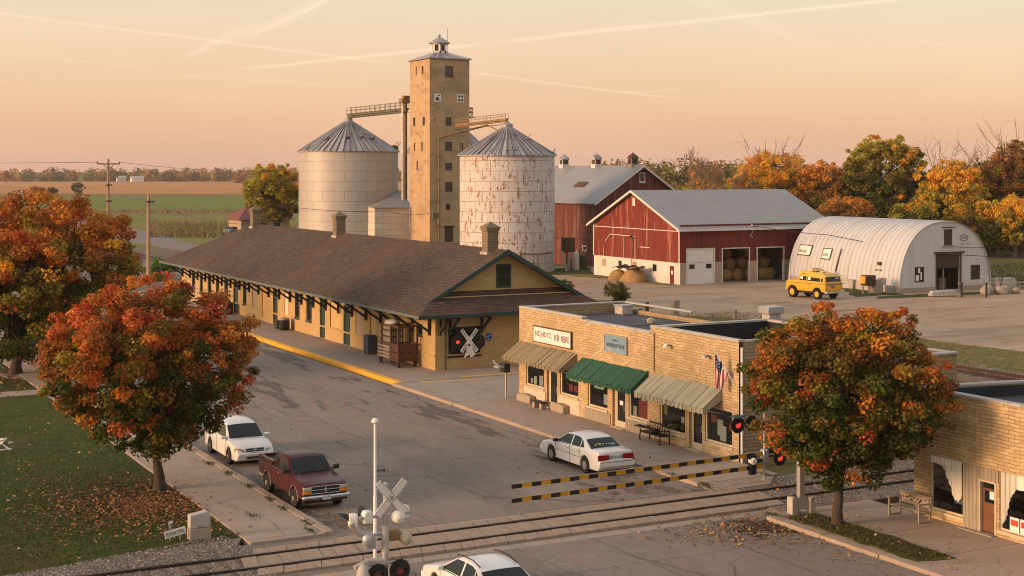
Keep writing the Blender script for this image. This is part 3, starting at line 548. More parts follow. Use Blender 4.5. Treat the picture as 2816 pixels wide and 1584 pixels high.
b=MB(); b.bx(37.95,38.0-.002,81.55,140.05,.98,1.08); b.bx(37.95,48.25,81.55,81.598,.98,1.08); b.build('belt_course',mt['depot_brick'],dp)
for a,b_,z0,z1,k in holes:
    if k in 'w': window(dp,'x',38,a,b_,z0,z1,mt['green'],mt['glass'],dep=.14,fw=.1,nz=2,sill=1)
    elif k=='s': window(dp,'x',38,a,b_,z0,z1,mt['green'],mt['glass'],dep=.12,fw=.07,nz=1,sill=1)
    elif k in 'bt': m=MB(); m.bx(38.06,38.1,a,b_,z0,z1); m.build('boarded_window',mt['whiteboard'] if k=='t' else mt['board'],dp)
    elif k in 'pP': m=MB(); m.bx(38.09,38.14,a,b_,z0,z1); m.build('infill_panel',mt['depot_plain'],dp)
    else:
        m=MB(); m.bx(38.1,38.15,a+.1,b_-.1,z0+.02,2.3); m.bx(38.05,38.18,a,a+.1,z0,z1); m.bx(38.05,38.18,b_-.1,b_,z0,z1); m.bx(38.05,38.18,a+.1,b_-.1,2.3,2.4); m.bx(38.05,38.18,a+.1,b_-.1,z1-.1,z1)
        for z in(.4,1.35): m.bx(38.07,38.098,a+.25,b_-.25,z,z+.7)
        d=m.build('door',mt['green'],dp); p=MB(); p.bx(38.11,38.12,a+.1,b_-.1,2.4,z1-.1); p.build('transom',mt['glass'],d); h=MB(); h.rock((38.06,a+.22,1.15),.04); h.build('handle',mt['alu'],d)
window(dp,'y',81.6,38.9,41.15,.95,2.75,mt['timber'],mt['glass'],dep=.14,fw=.1,nx=2,nz=1,sill=1)
window(dp,'y',82.2,42.55,43.62,5.04,6.55,mt['green'],mt['glass'],dep=.0,fw=.14,nz=2)
# roof
r=MB(); th=(0,0,-.13)
r.prism([(43,81.4,7.5),(43,132.8,7.5),(36.2,141.5,3.7),(36.2,80,3.7),(37.6,81.4,4.48)],th)
r.prism([(43,81.4,7.5),(48.4,81.4,4.48),(49.8,80,3.7),(49.8,141.5,3.7),(43,132.8,7.5)],th)
r.prism([(36.2,80,3.7),(49.8,80,3.7),(47.6,82.2,4.93),(38.4,82.2,4.93)],th); r.prism([(49.8,141.5,3.7),(36.2,141.5,3.7),(43,132.8,7.5)],th)
rf=r.build('roof',mt['shingle'],dp)
b=MB(); b.bx(36.14,36.198,80,141.5,3.53,3.71); b.build('fascia',mt['greyfascia'],dp)
b=MB(); b.bx(36.14,49.86,79.93,79.998,3.52,3.72); b.build('fascia',mt['green'],dp)
b=MB()
for sx in(-1,1):
    p=[(43,81.32,7.5),(43+sx*6.0,81.32,4.15)]; b.prism([(p[0][0],81.3,7.53),(p[1][0],81.3,p[1][2]+.03),(p[1][0],81.3,p[1][2]-.24),(p[0][0],81.3,7.22)],(0,.096,0))
b.build('verge_board',mt['green'],dp)
b=MB(); b.bx(36.25,38,80.05,141.4,3.5,3.53); b.bx(36.25,49.7,80.05,81.55,3.49,3.52); b.build('soffit',mt['timber'],dp)
def bracket(ax,a,first=[]):
    m=MB()
    if ax=='x':
        m.bx(37.84,37.995,a-.07,a+.07,2.25,3.5); m.bar((37.86,a,2.5),(36.5,a,3.44),.13,.15,(0,1,0)); m.bx(36.4,37.84,a-.06,a+.06,3.38,3.49)
    else:
        m.bx(a-.07,a+.07,81.44,81.595,2.3,3.49); m.bar((a,81.46,2.55),(a,80.3,3.4),.13,.15,(1,0,0)); m.bx(a-.06,a+.06,80.2,81.44,3.37,3.485)
    m.build('bracket',mt['timber'],dp)
for i in range(23): bracket('x',82.3+i*2.6)
for a in(38.3,39.0,41.2,44.6,47.9): bracket('y',a)
b=MB(); b.tube([(38.7,81.54,.1),(38.7,81.54,3.5)],.035,8); b.build('downpipe',mt['timber'],dp)
for x,y in((42.8,83.5),(42.8,110.3),(42.8,131.9)):
    m=MB(); m.bx(x-.4,x+.4,y-.4,y+.4,6.6,8.7); m.bx(x-.46,x+.46,y-.46,y+.46,8.62,8.78); c=m.build('chimney',mt['chimney'],rf,bevel=.02)
    k=MB(); k.bx(x-.52,x+.52,y-.52,y+.52,8.79,8.87); n=len(k.v); k.quad((x-.5,y-.5,8.87),(x+.5,y-.5,8.87),(x,y,9.25)); k.quad((x+.5,y-.5,8.87),(x+.5,y+.5,8.87),(x,y,9.25)); k.quad((x+.5,y+.5,8.87),(x-.5,y+.5,8.87),(x,y,9.25)); k.quad((x-.5,y+.5,8.87),(x-.5,y-.5,8.87),(x,y,9.25)); k.build('cap',mt['chimney'],c)
    f=MB(); f.bx(x-.5,x+.5,y-.5,y+.5,7.0,7.28); f.build('flashing',mt['coping'],c)
# ================================================================ three shops
def awning(par,y0,y1,zt,zb,x1,m,val=.2,seed=0):
    """sloping slatted awning: ribs running down the slope, scalloped valance"""
    q=random.Random(seed); a=MB(); n=int((y1-y0)/.22); x0=37.38
    for i in range(n):
        ya=y0+(y1-y0)*i/n; yb=y0+(y1-y0)*(i+1)/n; d=q.uniform(0,.035); e=q.uniform(-.03,.03)
        a.prism([(x0,ya+.004,zt+d),(x0,yb-.004,zt+d),(x1+e,yb-.004,zb+d*.6),(x1+e,ya+.004,zb+d*.6)],(0.02,0,-.05))
    w_=a.build('awning',m,par)
    v=MB(); n=int((y1-y0)/.16)
    for i in range(n):
        ya=y0+(y1-y0)*i/n; yb=y0+(y1-y0)*(i+1)/n; h=val*q.uniform(.8,1.1); e=.03 if i%2 else 0
        v.prism([(x1+.03-e,ya,zb-.02),(x1+.03-e,yb,zb-.02),(x1+.03-e,yb,zb-h*.85),(x1+.03-e,(ya+yb)/2,zb-h),(x1+.03-e,ya,zb-h*.85)],(.02,0,0))
    for y in(y0+.02,y1-.04): v.prism([(x0,y,zt-.06),(x1+.05,y,zb-.06),(x1+.05,y,zb-val),(x0,y,zt-.5 if zt-.5>zb-val else zb-val)],(0,.02,0))
    v.build('valance',m,w_)
    s=MB()
    for y in(y0+.1,y1-.1): s.tube([(37.36,y,zb-.3),(x1+.08,y,zb-.08)],.02,6)
    s.build('stay',mt['alu'],w_)
def shopfront(par,ylo,yhi,ztop,wins,door,base,sd,frame='cream',bulk='pink'):
    """glazed front with recessed door; wins: (y0,y1,z0,z1)"""
    holes=[(a,b_,z0,z1) for a,b_,z0,z1 in wins]+[(door[0],door[1],.12,door[2])]
    w=MB(); wall(w,'x',37.4,ylo,yhi,-.2,ztop,holes,.22); return w,holes
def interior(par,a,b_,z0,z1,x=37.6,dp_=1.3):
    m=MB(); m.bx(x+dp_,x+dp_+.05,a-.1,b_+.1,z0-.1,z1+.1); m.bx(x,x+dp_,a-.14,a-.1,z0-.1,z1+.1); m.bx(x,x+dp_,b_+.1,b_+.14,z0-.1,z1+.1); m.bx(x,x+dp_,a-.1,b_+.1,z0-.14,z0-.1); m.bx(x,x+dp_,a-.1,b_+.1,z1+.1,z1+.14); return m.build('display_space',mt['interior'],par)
def shopwin(par,a,b_,z0,z1,fm,nx=1): 
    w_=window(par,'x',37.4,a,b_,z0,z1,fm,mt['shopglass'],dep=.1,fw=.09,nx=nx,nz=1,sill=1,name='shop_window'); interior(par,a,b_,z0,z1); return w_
def shopdoor(par,a,b_,z1,fm,x=37.54,mat=None):
    m=MB(); 
    for y in(a,b_-.1): m.bx(x,x+.06,y,y+.1,.14,z1)
    m.bx(x,x+.06,a+.1,b_-.1,z1-.1,z1); m.bx(x,x+.06,a+.1,b_-.1,.14,.42); d=m.build('door',fm,par)
    g_=MB(); g_.bx(x+.02,x+.03,a+.1,b_-.1,.42,z1-.1); g_.build('pane',mt['glass'] if mat is None else mat,d); h=MB(); h.tube([(x-.03,a+.16,.95),(x-.03,a+.16,1.25)],.018,6); h.build('handle',mt['alu'],d)
    j=MB(); j.bx(x,x+.06,a-.14,a-.002,.12,z1+.12); j.bx(x,x+.06,b_+.002,b_+.16,.12,z1+.12); j.bx(x,x+.06,a,b_,z1+.002,z1+.15); j.bx(37.2,x+.06,a-.1,b_+.1,.1,.138); j.build('door_frame',mt['cream'],par)
def poster(par,x,a,b_,z0,z1,m): q=MB(); q.bx(x,x+.008,a,b_,z0,z1); q.build('poster',mt[m],par)
def bulkhead(par,a,b_,z1,m): q=MB(); q.bx(37.36,37.398,a,b_,.1,z1); q.build('bulkhead',mt[m],par)
def roof_and_parapet(par,ylo,yhi,zt,zr,x1,side_hi=True,zback=None):
    r_=MB(); r_.bx(37.65,x1,ylo+.02,yhi-.02,zr-.2,zr); r_.build('flat_roof',mt['tar'],par)
    c=MB(); c.bx(37.36,37.7,ylo,yhi,zt,zt+.11); c.build('coping',mt['coping'],par,bevel=.02)
s1=thing('shop_building','tan brick shop with brown awning and white sign board, next to the station','shop',(37.4,66,0))
s2=thing('shop_building','tan brick shop with green awning in the middle of the row','shop',(37.4,59.7,0))
s3=thing('shop_building','tall parapet tan brick shop with pale ribbed awning and flag at its corner','shop',(37.4,53,0))
XB=44.0
w,_=shopfront(s1,62.8,69.5,5.06,[(66.75,68.75,.98,2.35),(63.2,65.05,.98,2.35)],(65.35,66.45,2.35),0,0); w.build('wall',mt['store_brick'],s1)
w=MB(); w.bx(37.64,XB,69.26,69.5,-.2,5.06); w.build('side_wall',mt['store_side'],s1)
w,_=shopfront(s2,56.6,62.798,4.92,[(60.4,62.25,.78,2.3),(56.85,58.5,.78,2.3)],(58.75,59.95,2.3),0,0); w.build('wall',mt['store_brick'],s2)
w,_=shopfront(s3,49.83,56.598,5.22,[(53.8,55.85,.62,2.25),(50.3,52.3,.66,2.25)],(52.5,53.5,2.3),0,0); w.build('wall',mt['store_brick'],s3)
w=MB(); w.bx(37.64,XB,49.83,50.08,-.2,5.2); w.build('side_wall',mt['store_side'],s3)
roof_and_parapet(s1,62.8,69.5,5.06,4.55,XB); roof_and_parapet(s2,56.6,62.8,4.92,4.52,XB); roof_and_parapet(s3,49.83,56.6,5.22,4.35,XB)
b=MB(); b.bx(37.7,XB,69.2,69.55,5.06,5.15); b.bx(XB,XB+.3,62.8,69.55,5.06,5.14); b.build('coping',mt['coping'],s1,bevel=.02)
b=MB(); b.bx(XB,XB+.3,56.6,69.5,-.2,4.75) ; b.build('back_wall',mt['store_side'],s2)
b=MB(); b.bx(37.66,XB,56.35,56.58,4.35,5.2); b.bx(XB-.02,XB+.2,49.83,56.58,-.2,5.2); b.bx(37.66,XB,50.09,50.2,4.35,5.18); b.build('parapet',mt['tarwall'],s3)
b=MB(); b.bx(XB+.21,49.9,49.83,50.08,-.2,4.0); b.bx(49.65,49.9,50.09,56.5,-.2,4.0); b.bx(XB+.21,49.64,56.25,56.5,-.2,3.98); b.build('rear_wall',mt['store_side'],s3)
b=MB(); b.bx(XB+.21,49.98,49.76,50.14,4.0,4.1); b.bx(49.6,49.98,50.15,56.55,4.0,4.09); b.build('coping',mt['coping'],s3,bevel=.02); b=MB(); b.bx(XB+.21,49.64,50.09,56.24,3.3,3.5); b.build('flat_roof',mt['tar'],s3)
b=MB(); b.bx(37.71,XB+.25,56.3,56.62,5.21,5.31); b.bx(XB-.08,XB+.26,50.1,56.29,5.205,5.3); b.bx(37.71,XB+.25,49.8,50.09,5.2,5.3); b.build('coping',mt['coping'],s3,bevel=.02)
awning(s1,63.3,69.4,3.25,2.5,36.3,mt['awn_tan'],.2,1); awning(s2,56.75,62.75,3.12,2.36,36.38,mt['awn_green'],.23,2); awning(s3,51.0,56.4,3.1,2.32,36.33,mt['awn_grey'],.25,3)
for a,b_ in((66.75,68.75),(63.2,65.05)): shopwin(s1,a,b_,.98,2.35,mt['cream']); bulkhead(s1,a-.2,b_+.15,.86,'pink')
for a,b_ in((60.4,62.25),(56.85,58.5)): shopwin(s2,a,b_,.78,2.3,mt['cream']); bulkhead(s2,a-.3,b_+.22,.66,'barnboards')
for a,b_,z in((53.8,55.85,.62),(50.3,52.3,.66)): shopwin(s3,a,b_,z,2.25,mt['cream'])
shopdoor(s1,65.45,66.35,2.2,mt['cream']); shopdoor(s2,58.9,59.8,2.15,mt['cream']); shopdoor(s3,52.55,53.45,2.15,mt['cream'])
q=random.Random(5)
for par,y0,y1,z0,z1,m in((s1,64.1,64.45,1.2,1.55,'redpaper'),(s1,63.6,63.95,1.2,1.55,'redpaper'),(s1,63.5,64.5,1.75,1.95,'paper'),(s1,67.9,68.2,1.05,1.5,'paper'),(s1,67.2,67.6,1.05,1.6,'paper'),(s1,68.3,68.55,1.1,1.35,'paper'),
    (s2,61.0,61.9,1.7,2.1,'paper'),(s2,60.6,61.05,1.0,1.5,'paper'),(s2,57.3,57.75,1.25,1.75,'paper'),(s2,57.05,57.9,.85,1.65,'redpaper'),(s2,58.1,58.4,.85,1.3,'paper'),(s2,59.2,59.5,1.2,1.4,'paper'),
    (s3,54.9,55.25,1.75,2.1,'yellowpaper'),(s3,54.1,54.35,1.1,1.4,'paper'),(s3,55.5,55.8,1.3,1.9,'yellowpaper'),(s3,51.7,52.1,1.5,1.85,'redpaper'),(s3,50.95,51.4,.8,1.45,'paper'),(s3,50.5,50.75,1.3,1.6,'redpaper'),(s3,51.2,51.6,1.0,1.7,'paper'),(s3,52.7,53.3,1.75,1.83,'paper'),(s3,52.75,53.25,1.55,1.62,'paper')):
    x=37.56 if not (par is s2 and y0==59.2 or par is s3 and 52.6<y0<53.3) else 37.535
    poster(par,x+q.uniform(0,.05),y0,y1,z0,z1,m)
b=MB()
for i in range(14): b.rock((37.75+q.uniform(0,.4),q.uniform(53.95,55.7),.72+q.uniform(0,.12)),.12,i,1)
b.build('produce',M('green_produce',(.2,.26,.03),.7,var=.4,vs=6),s3)
b=MB(); b.tube([(37.36,56.25,5.0),(37.36,56.25,3.2)],.02,6); b.build('conduit',mt['timber'],s3)
b=MB(); b.tube([(37.5,49.76,5.0),(37.5,49.76,.1)],.055,8); b.build('downpipe',mt['white'],s3)
for y,z,k in((54.9,4.55,0),(51.9,4.4,1)):
    l=thing('wall_lamp',('small black and white wall lamp high on the tall shop' if k==0 else 'tiny grey wall bracket lamp on the tall shop near its corner'),'lamp',(37.4,y,z))
    m=MB(); m.bar((37.4,y,z),(37.15,y,z+.05),.05,.05); m.build('arm',mt['black'],l); m=MB(); m.lathe((37.1,y,z-.05),[(.02,.16),(.09,.12),(.14,0),(.12,0)],12); m.build('lamp_shade',mt['white'] if k==0 else mt['alu'],l)
# debris and vents on the flat roofs
for (x,y,z,r_,lab) in((42,63.5,4.57,.28,'pale rubble lump lying on the black roof beside the green awning shop'),(42.8,53.6,4.37,.3,'pale rubble lump in the tarred roof well of the tall shop')):
    m=MB(); m.rock((x,y,z+r_*.35),(r_,r_*.7,r_*.7),3,1); tag(m.build('rubble',mt['stone']),lab,'rubble')
m=MB(); m.bx(43.0,43.7,67.9,68.7,4.55,5.0); v=thing('roof_vent','boxy grey vent at the back corner of the brown awning shop roof','vent',(43.3,68.3,4.55)); m.build('housing',mt['coping'],v,bevel=.03); m=MB(); m.bx(42.95,43.75,67.85,68.75,5.0,5.07); m.build('lid',mt['alu'],v)
v=thing('roof_vent','tall square metal vent behind the tall shop parapet','vent',(44.7,56.9,0)); m=MB(); m.bx(44.4,45.1,56.7,57.3,0,5.5); m.build('duct',mt['coping'],v,bevel=.02); m=MB(); m.bx(44.25,45.25,56.6,57.4,5.5,5.85); m.build('cap',mt['alu'],v,bevel=.03)
# signs on the shops
def signboard(name,lab,cat,y0,y1,z0,z1,x,fm,bm,lines,tm):
    s=thing(name,lab,cat,(x,(y0+y1)/2,z0)); m=MB(); m.bx(x,x+.05,y0,y1,z0,z1); m.build('board',bm,s)
    m=MB(); m.bx(x-.02,x+.06,y0-.05,y0,z0-.05,z1+.05); m.bx(x-.02,x+.06,y1,y1+.05,z0-.05,z1+.05); m.bx(x-.02,x+.06,y0,y1,z0-.05,z0); m.bx(x-.02,x+.06,y0,y1,z1,z1+.05); m.build('frame',fm,s)
    for (tx,a,b_,za,zb) in lines: text_mb(tx,(a-b_),zb-za,(x-.004,a,za),(0,-1,0),(0,0,1)).build('lettering',tm,s)
    return s
signboard('sign_board','long white sign with tall dark red narrow lettering above the brown awning','sign',63.8,67.72,3.46,4.24,37.3,mt['brownsteel'],mt['white'],[('NZ.JHDTZ,',67.5,65.75,3.68,4.02),('KR',65.45,64.95,3.68,4.02),('NENFO',64.75,63.95,3.68,4.02)],mt['brownsteel'])
signboard('sign_board','faded blue sign with small dark lettering above the green awning','sign',58.6,60.54,3.74,4.5,37.32,mt['alu'],mt['signblue'],[('HOWDERNE TUCHE',60.4,58.75,3.95,4.15),('RALA',59.8,59.3,4.26,4.36)],mt['trim'])
# corner flag
fl=thing('flag','striped red and white flag with starred blue canton hanging from a tilted wall pole','flag',(37.4,50.1,3.3))
b=MB(); b.tube([(37.4,50.05,3.3),(36.72,50.6,4.82)],.022,8); b.rock((36.71,50.61,4.86),.05); b.build('pole',mt['white'],fl)
FR=mt['flagred']=M('flag_red_cloth',(.4,.03,.035),.8,var=.1); FB=M('flag_blue_cloth',(.02,.03,.12),.8,var=.1); FW=M('flag_white_cloth',(.68,.64,.6),.8,var=.06)
def flagpt(u,v):  # u down the length, v across the pole
    p=Vector((36.75,50.58,4.76)).lerp(Vector((37.12,50.28,3.92)),v); k=1-.35*u; return (36.75+(p.x-36.75)*k-.03+.05*math.sin(v*14+u*2),50.58+(p.y-50.58)*k+.05*math.sin(v*11+u*3)+u*.04,p.z-u*(1.5-.75*v)-.03)
def strip(m,u0,u1,v0,v1,n=9):
    for i in range(n):
        for j in range(4): a,b_=u0+(u1-u0)*i/n,u0+(u1-u0)*(i+1)/n; c,d=v0+(v1-v0)*j/4,v0+(v1-v0)*(j+1)/4; m.quad(flagpt(a,c),flagpt(b_,c),flagpt(b_,d),flagpt(a,d))
cl=MB(); NU,NV=20,26
for i in range(NU+1):
    for j in range(NV+1): cl.v.append(flagpt(i/NU,j/NV))
for i in range(NU):
    for j in range(NV): a=i*(NV+1)+j; cl.f.append((a,a+1,a+NV+2,a+NV+1))
for dt in(0,): pass
c=cl.build('cloth',FR,fl,smooth=60); c.data.materials.append(FW); c.data.materials.append(FB)
for k,p_ in enumerate(c.data.polygons): i,j=k//NV,k%NV; p_.material_index=(2 if not(i%2==0 and j%4==1) else 1) if (i<8 and j<14) else (0 if (j//2)%2==0 else 1)
# ================================================================ shop at the right edge
rb=thing('shop_building','tan brick corner shop at the right edge with lace curtains and a wooden bench outside','shop',(37.6,36,0))
w=MB(); wall(w,'x',37.6,20,39.65,-.2,4.62,[(37.25,38.85,.42,2.36),(35.75,36.5,.1,1.9),(32.9,35.6,.36,2.36),(24,31.5,.36,2.36)],.2)
w.build('wall',mt['store_brick'],rb)
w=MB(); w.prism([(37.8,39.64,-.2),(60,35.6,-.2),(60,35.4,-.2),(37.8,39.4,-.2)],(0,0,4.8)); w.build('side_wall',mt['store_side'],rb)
w=MB(); w.prism([(37.85,39.35,4.2),(59.9,35.35,4.2),(59.9,20,4.2),(37.85,20,4.2)],(0,0,-.2)); w.build('flat_roof',mt['tar'],rb)
b=MB(); b.bx(37.55,37.9,20,39.68,4.62,4.72); b.prism([(37.9,39.7,4.61),(60,35.65,4.61),(60,35.3,4.61),(37.9,39.35,4.61)],(0,0,.1)); b.build('coping',mt['coping'],rb,bevel=.02)
b=MB(); b.prism([(37.9,39.34,4.2),(59.9,35.3,4.2),(59.9,35.25,4.2),(37.9,39.28,4.2)],(0,0,.38)); b.build('parapet_lining',mt['tarwall'],rb)
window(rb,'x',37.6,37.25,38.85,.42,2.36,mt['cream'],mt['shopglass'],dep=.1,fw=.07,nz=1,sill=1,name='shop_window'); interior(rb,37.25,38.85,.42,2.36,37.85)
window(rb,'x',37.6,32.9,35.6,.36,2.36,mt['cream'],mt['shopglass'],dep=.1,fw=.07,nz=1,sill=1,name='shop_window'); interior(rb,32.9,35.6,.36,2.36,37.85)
b=MB(); b.bx(37.56,37.598,36.52,37.22,.14,2.36); b.bx(37.56,37.598,35.62,36.5,1.92,2.36); b.build('board_panel',mt['barnboards'],rb)
b=MB(); b.bx(37.3,37.598,35.66,37.2,-.05,.14); b.build('doorstep',mt['stone'],rb,bevel=.02)
m=MB(); m.bx(37.72,37.78,35.8,36.45,.14,1.86); d=m.build('door',mt['browndoor'],rb); m=MB(); m.bx(37.7,37.719,35.9,36.35,1.15,1.55); m.bx(37.7,37.719,35.86,36.4,1.64,1.82); m.build('pane',mt['glass'],d); m=MB(); m.bx(37.695,37.699,35.92,36.12,1.28,1.55); m.build('notice',mt['paper'],d); m=MB(); m.tube([(37.67,35.88,.85),(37.67,35.88,1.1)],.02,6); m.build('handle',mt['alu'],d)
b=MB(); b.bx(37.58,37.7,36.45,36.52,.14,1.95); b.bx(37.58,37.7,35.73,35.8,.14,1.95); b.bx(37.57,37.7,35.73,36.52,1.86,1.95); b.build('door_frame',mt['cream'],rb)
def drape(par,pts,nfold,x=37.64,amp=.03):
    """gathered curtain hanging between a top edge and a lower edge: pts = [(y, ztop, zbottom)]"""
    m=MB(); N=120
    def at(t):
        k=t*(len(pts)-1); i=min(int(k),len(pts)-2); f=k-i; f=f*f*(3-2*f); return [pts[i][j]*(1-f)+pts[i+1][j]*f for j in range(3)]
    P=[(at(i/N),x+amp*math.sin(i/N*nfold*2*PI)) for i in range(N+1)]
    for i in range(N):
        (y0,t0,b0),x0=P[i];(y1,t1,b1),x1=P[i+1]; m.quad((x0,y0,t0),(x1,y1,t1),(x1,y1,b1),(x0,y0,b0))
    m.build('curtain',mt['curtain'],par,smooth=80)
drape(rb,[(38.5,2.34,2.15),(38.2,2.34,1.95),(37.95,2.34,1.5),(37.7,2.34,.98),(37.5,2.34,.9),(37.33,2.34,1.15)],9)
drape(rb,[(38.8,2.34,2.1),(37.3,2.34,2.05)],12,37.6); drape(rb,[(35.55,2.34,.5),(35.35,2.34,.75),(35.15,2.34,1.5),(34.9,2.34,1.85),(33,2.34,1.9)],16)
for a,z0 in((35.0,.42),(34.55,.42)):
    m=MB(); m.bx(37.56,37.572,a-.3,a+.1,z0,z0+.5); p=m.build('poster',mt['paper'],rb); m=MB(); m.bx(37.552,37.558,a-.26,a+.06,z0+.22,z0+.42); m.build('red_print',mt['redpaper'],p)
m=MB(); m.bx(37.95,38.15,37.5,38.0,.75,.95); m.build('display_box',mt['signblue'],rb); m=MB(); m.bx(37.95,38.3,37.9,38.5,1.2,1.55); m.build('display_box',mt['browndoor'],rb); m=MB(); m.bx(37.95,38.5,37.4,38.75,1.12,1.17); m.build('shelf',mt['board'],rb)
# ================================================================ grain elevator tower
TX,TY=105.15,228.05; TW,TD=7.65,8.4; TH=32.1
tw=thing('grain_tower','tall square concrete grain elevator tower with small louvred cupola on top','tower',(TX+TW/2,TY+TD/2,0))
fr=[(108.11,109.7,28.74,30.74),(108.18,109.37,20.35,21.83),(108.11,109.46,15.95,17.58),(108.11,109.46,12.59,13.9),(108.11,109.53,8.9,10.55),(108.27,109.12,5.72,6.81),(108.0,109.7,.1,2.9),(106.0,106.2,21.2,21.5),(110.9,111.6,15.9,17.4)]
lf=[(233.5,233.95,29.35,30.81),(230.7,231.35,29.35,30.8),(234.2,235.0,20.46,21.95),(230.1,231.0,20.4,21.94),(234.0,234.75,16.08,17.44),(230.7,231.55,16.03,17.47),(232.7,233.6,12.62,14.26),(234.6,234.85,27.4,27.75),(233,233.25,27.4,27.75),(230.8,231.05,27.4,27.75),(233.1,233.35,18.9,19.3),(230.7,230.95,18.9,19.3)]
w=MB(); wall(w,'y',TY,TX,TX+TW,-.2,TH,fr,.3); wall(w,'x',TX,TY,TY+TD,-.2,TH,lf,.3); wall(w,'y',TY+TD,TX,TX+TW,-.2,TH,[],.3,1); wall(w,'x',TX+TW,TY,TY+TD,-.2,TH,[],.3,1); w.build('wall',mt['concrete_tower'],tw)
for i,h in enumerate(fr):
    if i==6:
        m=MB(); m.bx(h[0],h[1],TY+.25,TY+.3,h[2],h[3]); m.build('door',mt['darkwood'],tw); m=MB(); m.bx(h[0]-.3,h[1]+.3,TY-.5,TY-.002,3.0,3.12); m.build('door_canopy',mt['concrete_tower'],tw)
    elif i!=7: window(tw,'y',TY,*h,mt['darkwood'],mt['glass'] if i<6 else mt['board'],dep=.2,fw=.1,nx=1,nz=3 if i in(0,2) else 2,bar=.07)
for i,h in enumerate(lf):
    if i<7: window(tw,'x',TX,*h,mt['darkwood'],mt['glass'] if i<4 else mt['board'],dep=.2,fw=.08,nz=2)
m=MB(); cx,cy=TX+TW/2,TY+TD/2
e=.35; q4=[(TX-e,TY-e),(TX+TW+e,TY-e),(TX+TW+e,TY+TD+e),(TX-e,TY+TD+e)]
for i in range(4):
    a,b_=q4[i],q4[(i+1)%4]; m.prism([(*a,TH+.02),(*b_,TH+.02),(cx,cy,TH+1.7)],(0,0,-.15))
rfm=m.build('roof',mt['cone'],tw)
m=MB(); n=8
for i in range(n):
    a=2*PI*(i+.5)/n; b_=2*PI*(i+1.5)/n; r_=1.55
    p=Vector((cx+r_*math.cos(a),cy+r_*math.sin(a),0)); q_=Vector((cx+r_*math.cos(b_),cy+r_*math.sin(b_),0)); d=(q_-p)
    for f0,f1 in((0,.2),(.8,1)): a0=p+d*f0;a1=p+d*f1; m.prism([(a0.x,a0.y,TH+.9),(a1.x,a1.y,TH+.9),(a1.x,a1.y,TH+2.9),(a0.x,a0.y,TH+2.9)],(cx*.02-a0.x*.02,cy*.02-a0.y*.02,0))
    m.prism([(p.x,p.y,TH+.9),(q_.x,q_.y,TH+.9),(q_.x,q_.y,TH+1.5),(p.x,p.y,TH+1.5)],(cx*.02-p.x*.02,cy*.02-p.y*.02,0)); m.prism([(p.x,p.y,TH+2.65),(q_.x,q_.y,TH+2.65),(q_.x,q_.y,TH+2.9),(p.x,p.y,TH+2.9)],(cx*.02-p.x*.02,cy*.02-p.y*.02,0))
cu=m.build('cupola',mt['white'],rfm)
m=MB(); m.lathe((cx,cy,TH),[(1.3,.9),(1.3,2.75)],8); m.build('louvres',mt['darkwood'],rfm)
m=MB(); m.lathe((cx,cy,TH),[(2.0,2.9),(2.0,2.98),(.12,4.15),(.25,4.2),(.25,4.45),(0,4.55)],8); m.tube([(cx+1.3,cy-.6,TH+3.2),(cx+1.3,cy-.6,TH+5.6)],.05,5); m.build('cupola_roof',mt['cone'],rfm)
for (a,b_,t,w_,lab) in((106.05,107.3,24.45,1.4,'small white notice with one black drawing on the left of the tower face'),(110.4,111.7,24.45,1.4,'small white notice with four black drawings on the right of the tower face')):
    s=thing('notice_board',lab,'sign',((a+b_)/2,TY,t)); m=MB(); m.bx(a,b_,TY-.08,TY-.002,t,t+1.45); m.build('panel',mt['white'],s); m=MB(); q=random.Random(int(a*10))
    if a<108: m.bx(a+.25,a+.8,TY-.1,TY-.081,t+.25,t+.75); m.bx(a+.6,a+1.0,TY-.1,TY-.081,t+1.05,t+1.2); m.bx(a+.9,a+1.1,TY-.1,TY-.081,t+.2,t+.3); m.bx(a+.3,a+.7,TY-.1,TY-.081,t+.78,t+.86)
    else:
        for i in range(2):
            for j in range(2): m.bx(a+.2+i*.55,a+.55+i*.55,TY-.1,TY-.081,t+.2+j*.65,t+.6+j*.65)
    m.build('drawing',mt['black'],s)
m=MB(); m.tube([(106.7,TY-.35,.3),(106.7,TY-.35,18.25)],.17,8); m.tube([(106.6,TY-.4,18.2),(115.2,TY-2.5,20.5)],.17,8)
m.build('grain_pipe',mt['conveyor'],tw,smooth=50)
m=MB(); 
for z in(3,7,11,15): m.bx(106.4,107,TY-.6,TY-.002,z,z+.15)
m.bx(105.6,106.3,TY-.5,TY-.002,4.4,5.3); m.build('pipe_bracket',mt['conveyor2'],tw)
# leg pipes on the shaded back corner between tower and left silo
lg=thing('elevator_leg','twin vertical steel grain pipes standing between the left silo and the tower','pipe',(105.2,240,0))
for dx,dy in((0,0),(.75,.5)):
    m=MB(); m.tube([(104.75+dx,238.6+dy,0),(104.75+dx,238.6+dy,24.6)],.3,8); m.build('pipe',mt['conveyor'] if dx else mt['tinwall'],lg,smooth=50)
m=MB(); m.bx(104.4,105.9,238.1,239.6,24.6,25.5); m.bx(104.8,106.0,238.3,239.3,25.5,26.0); m.build('head_box',mt['conveyor'],lg,bevel=.08)
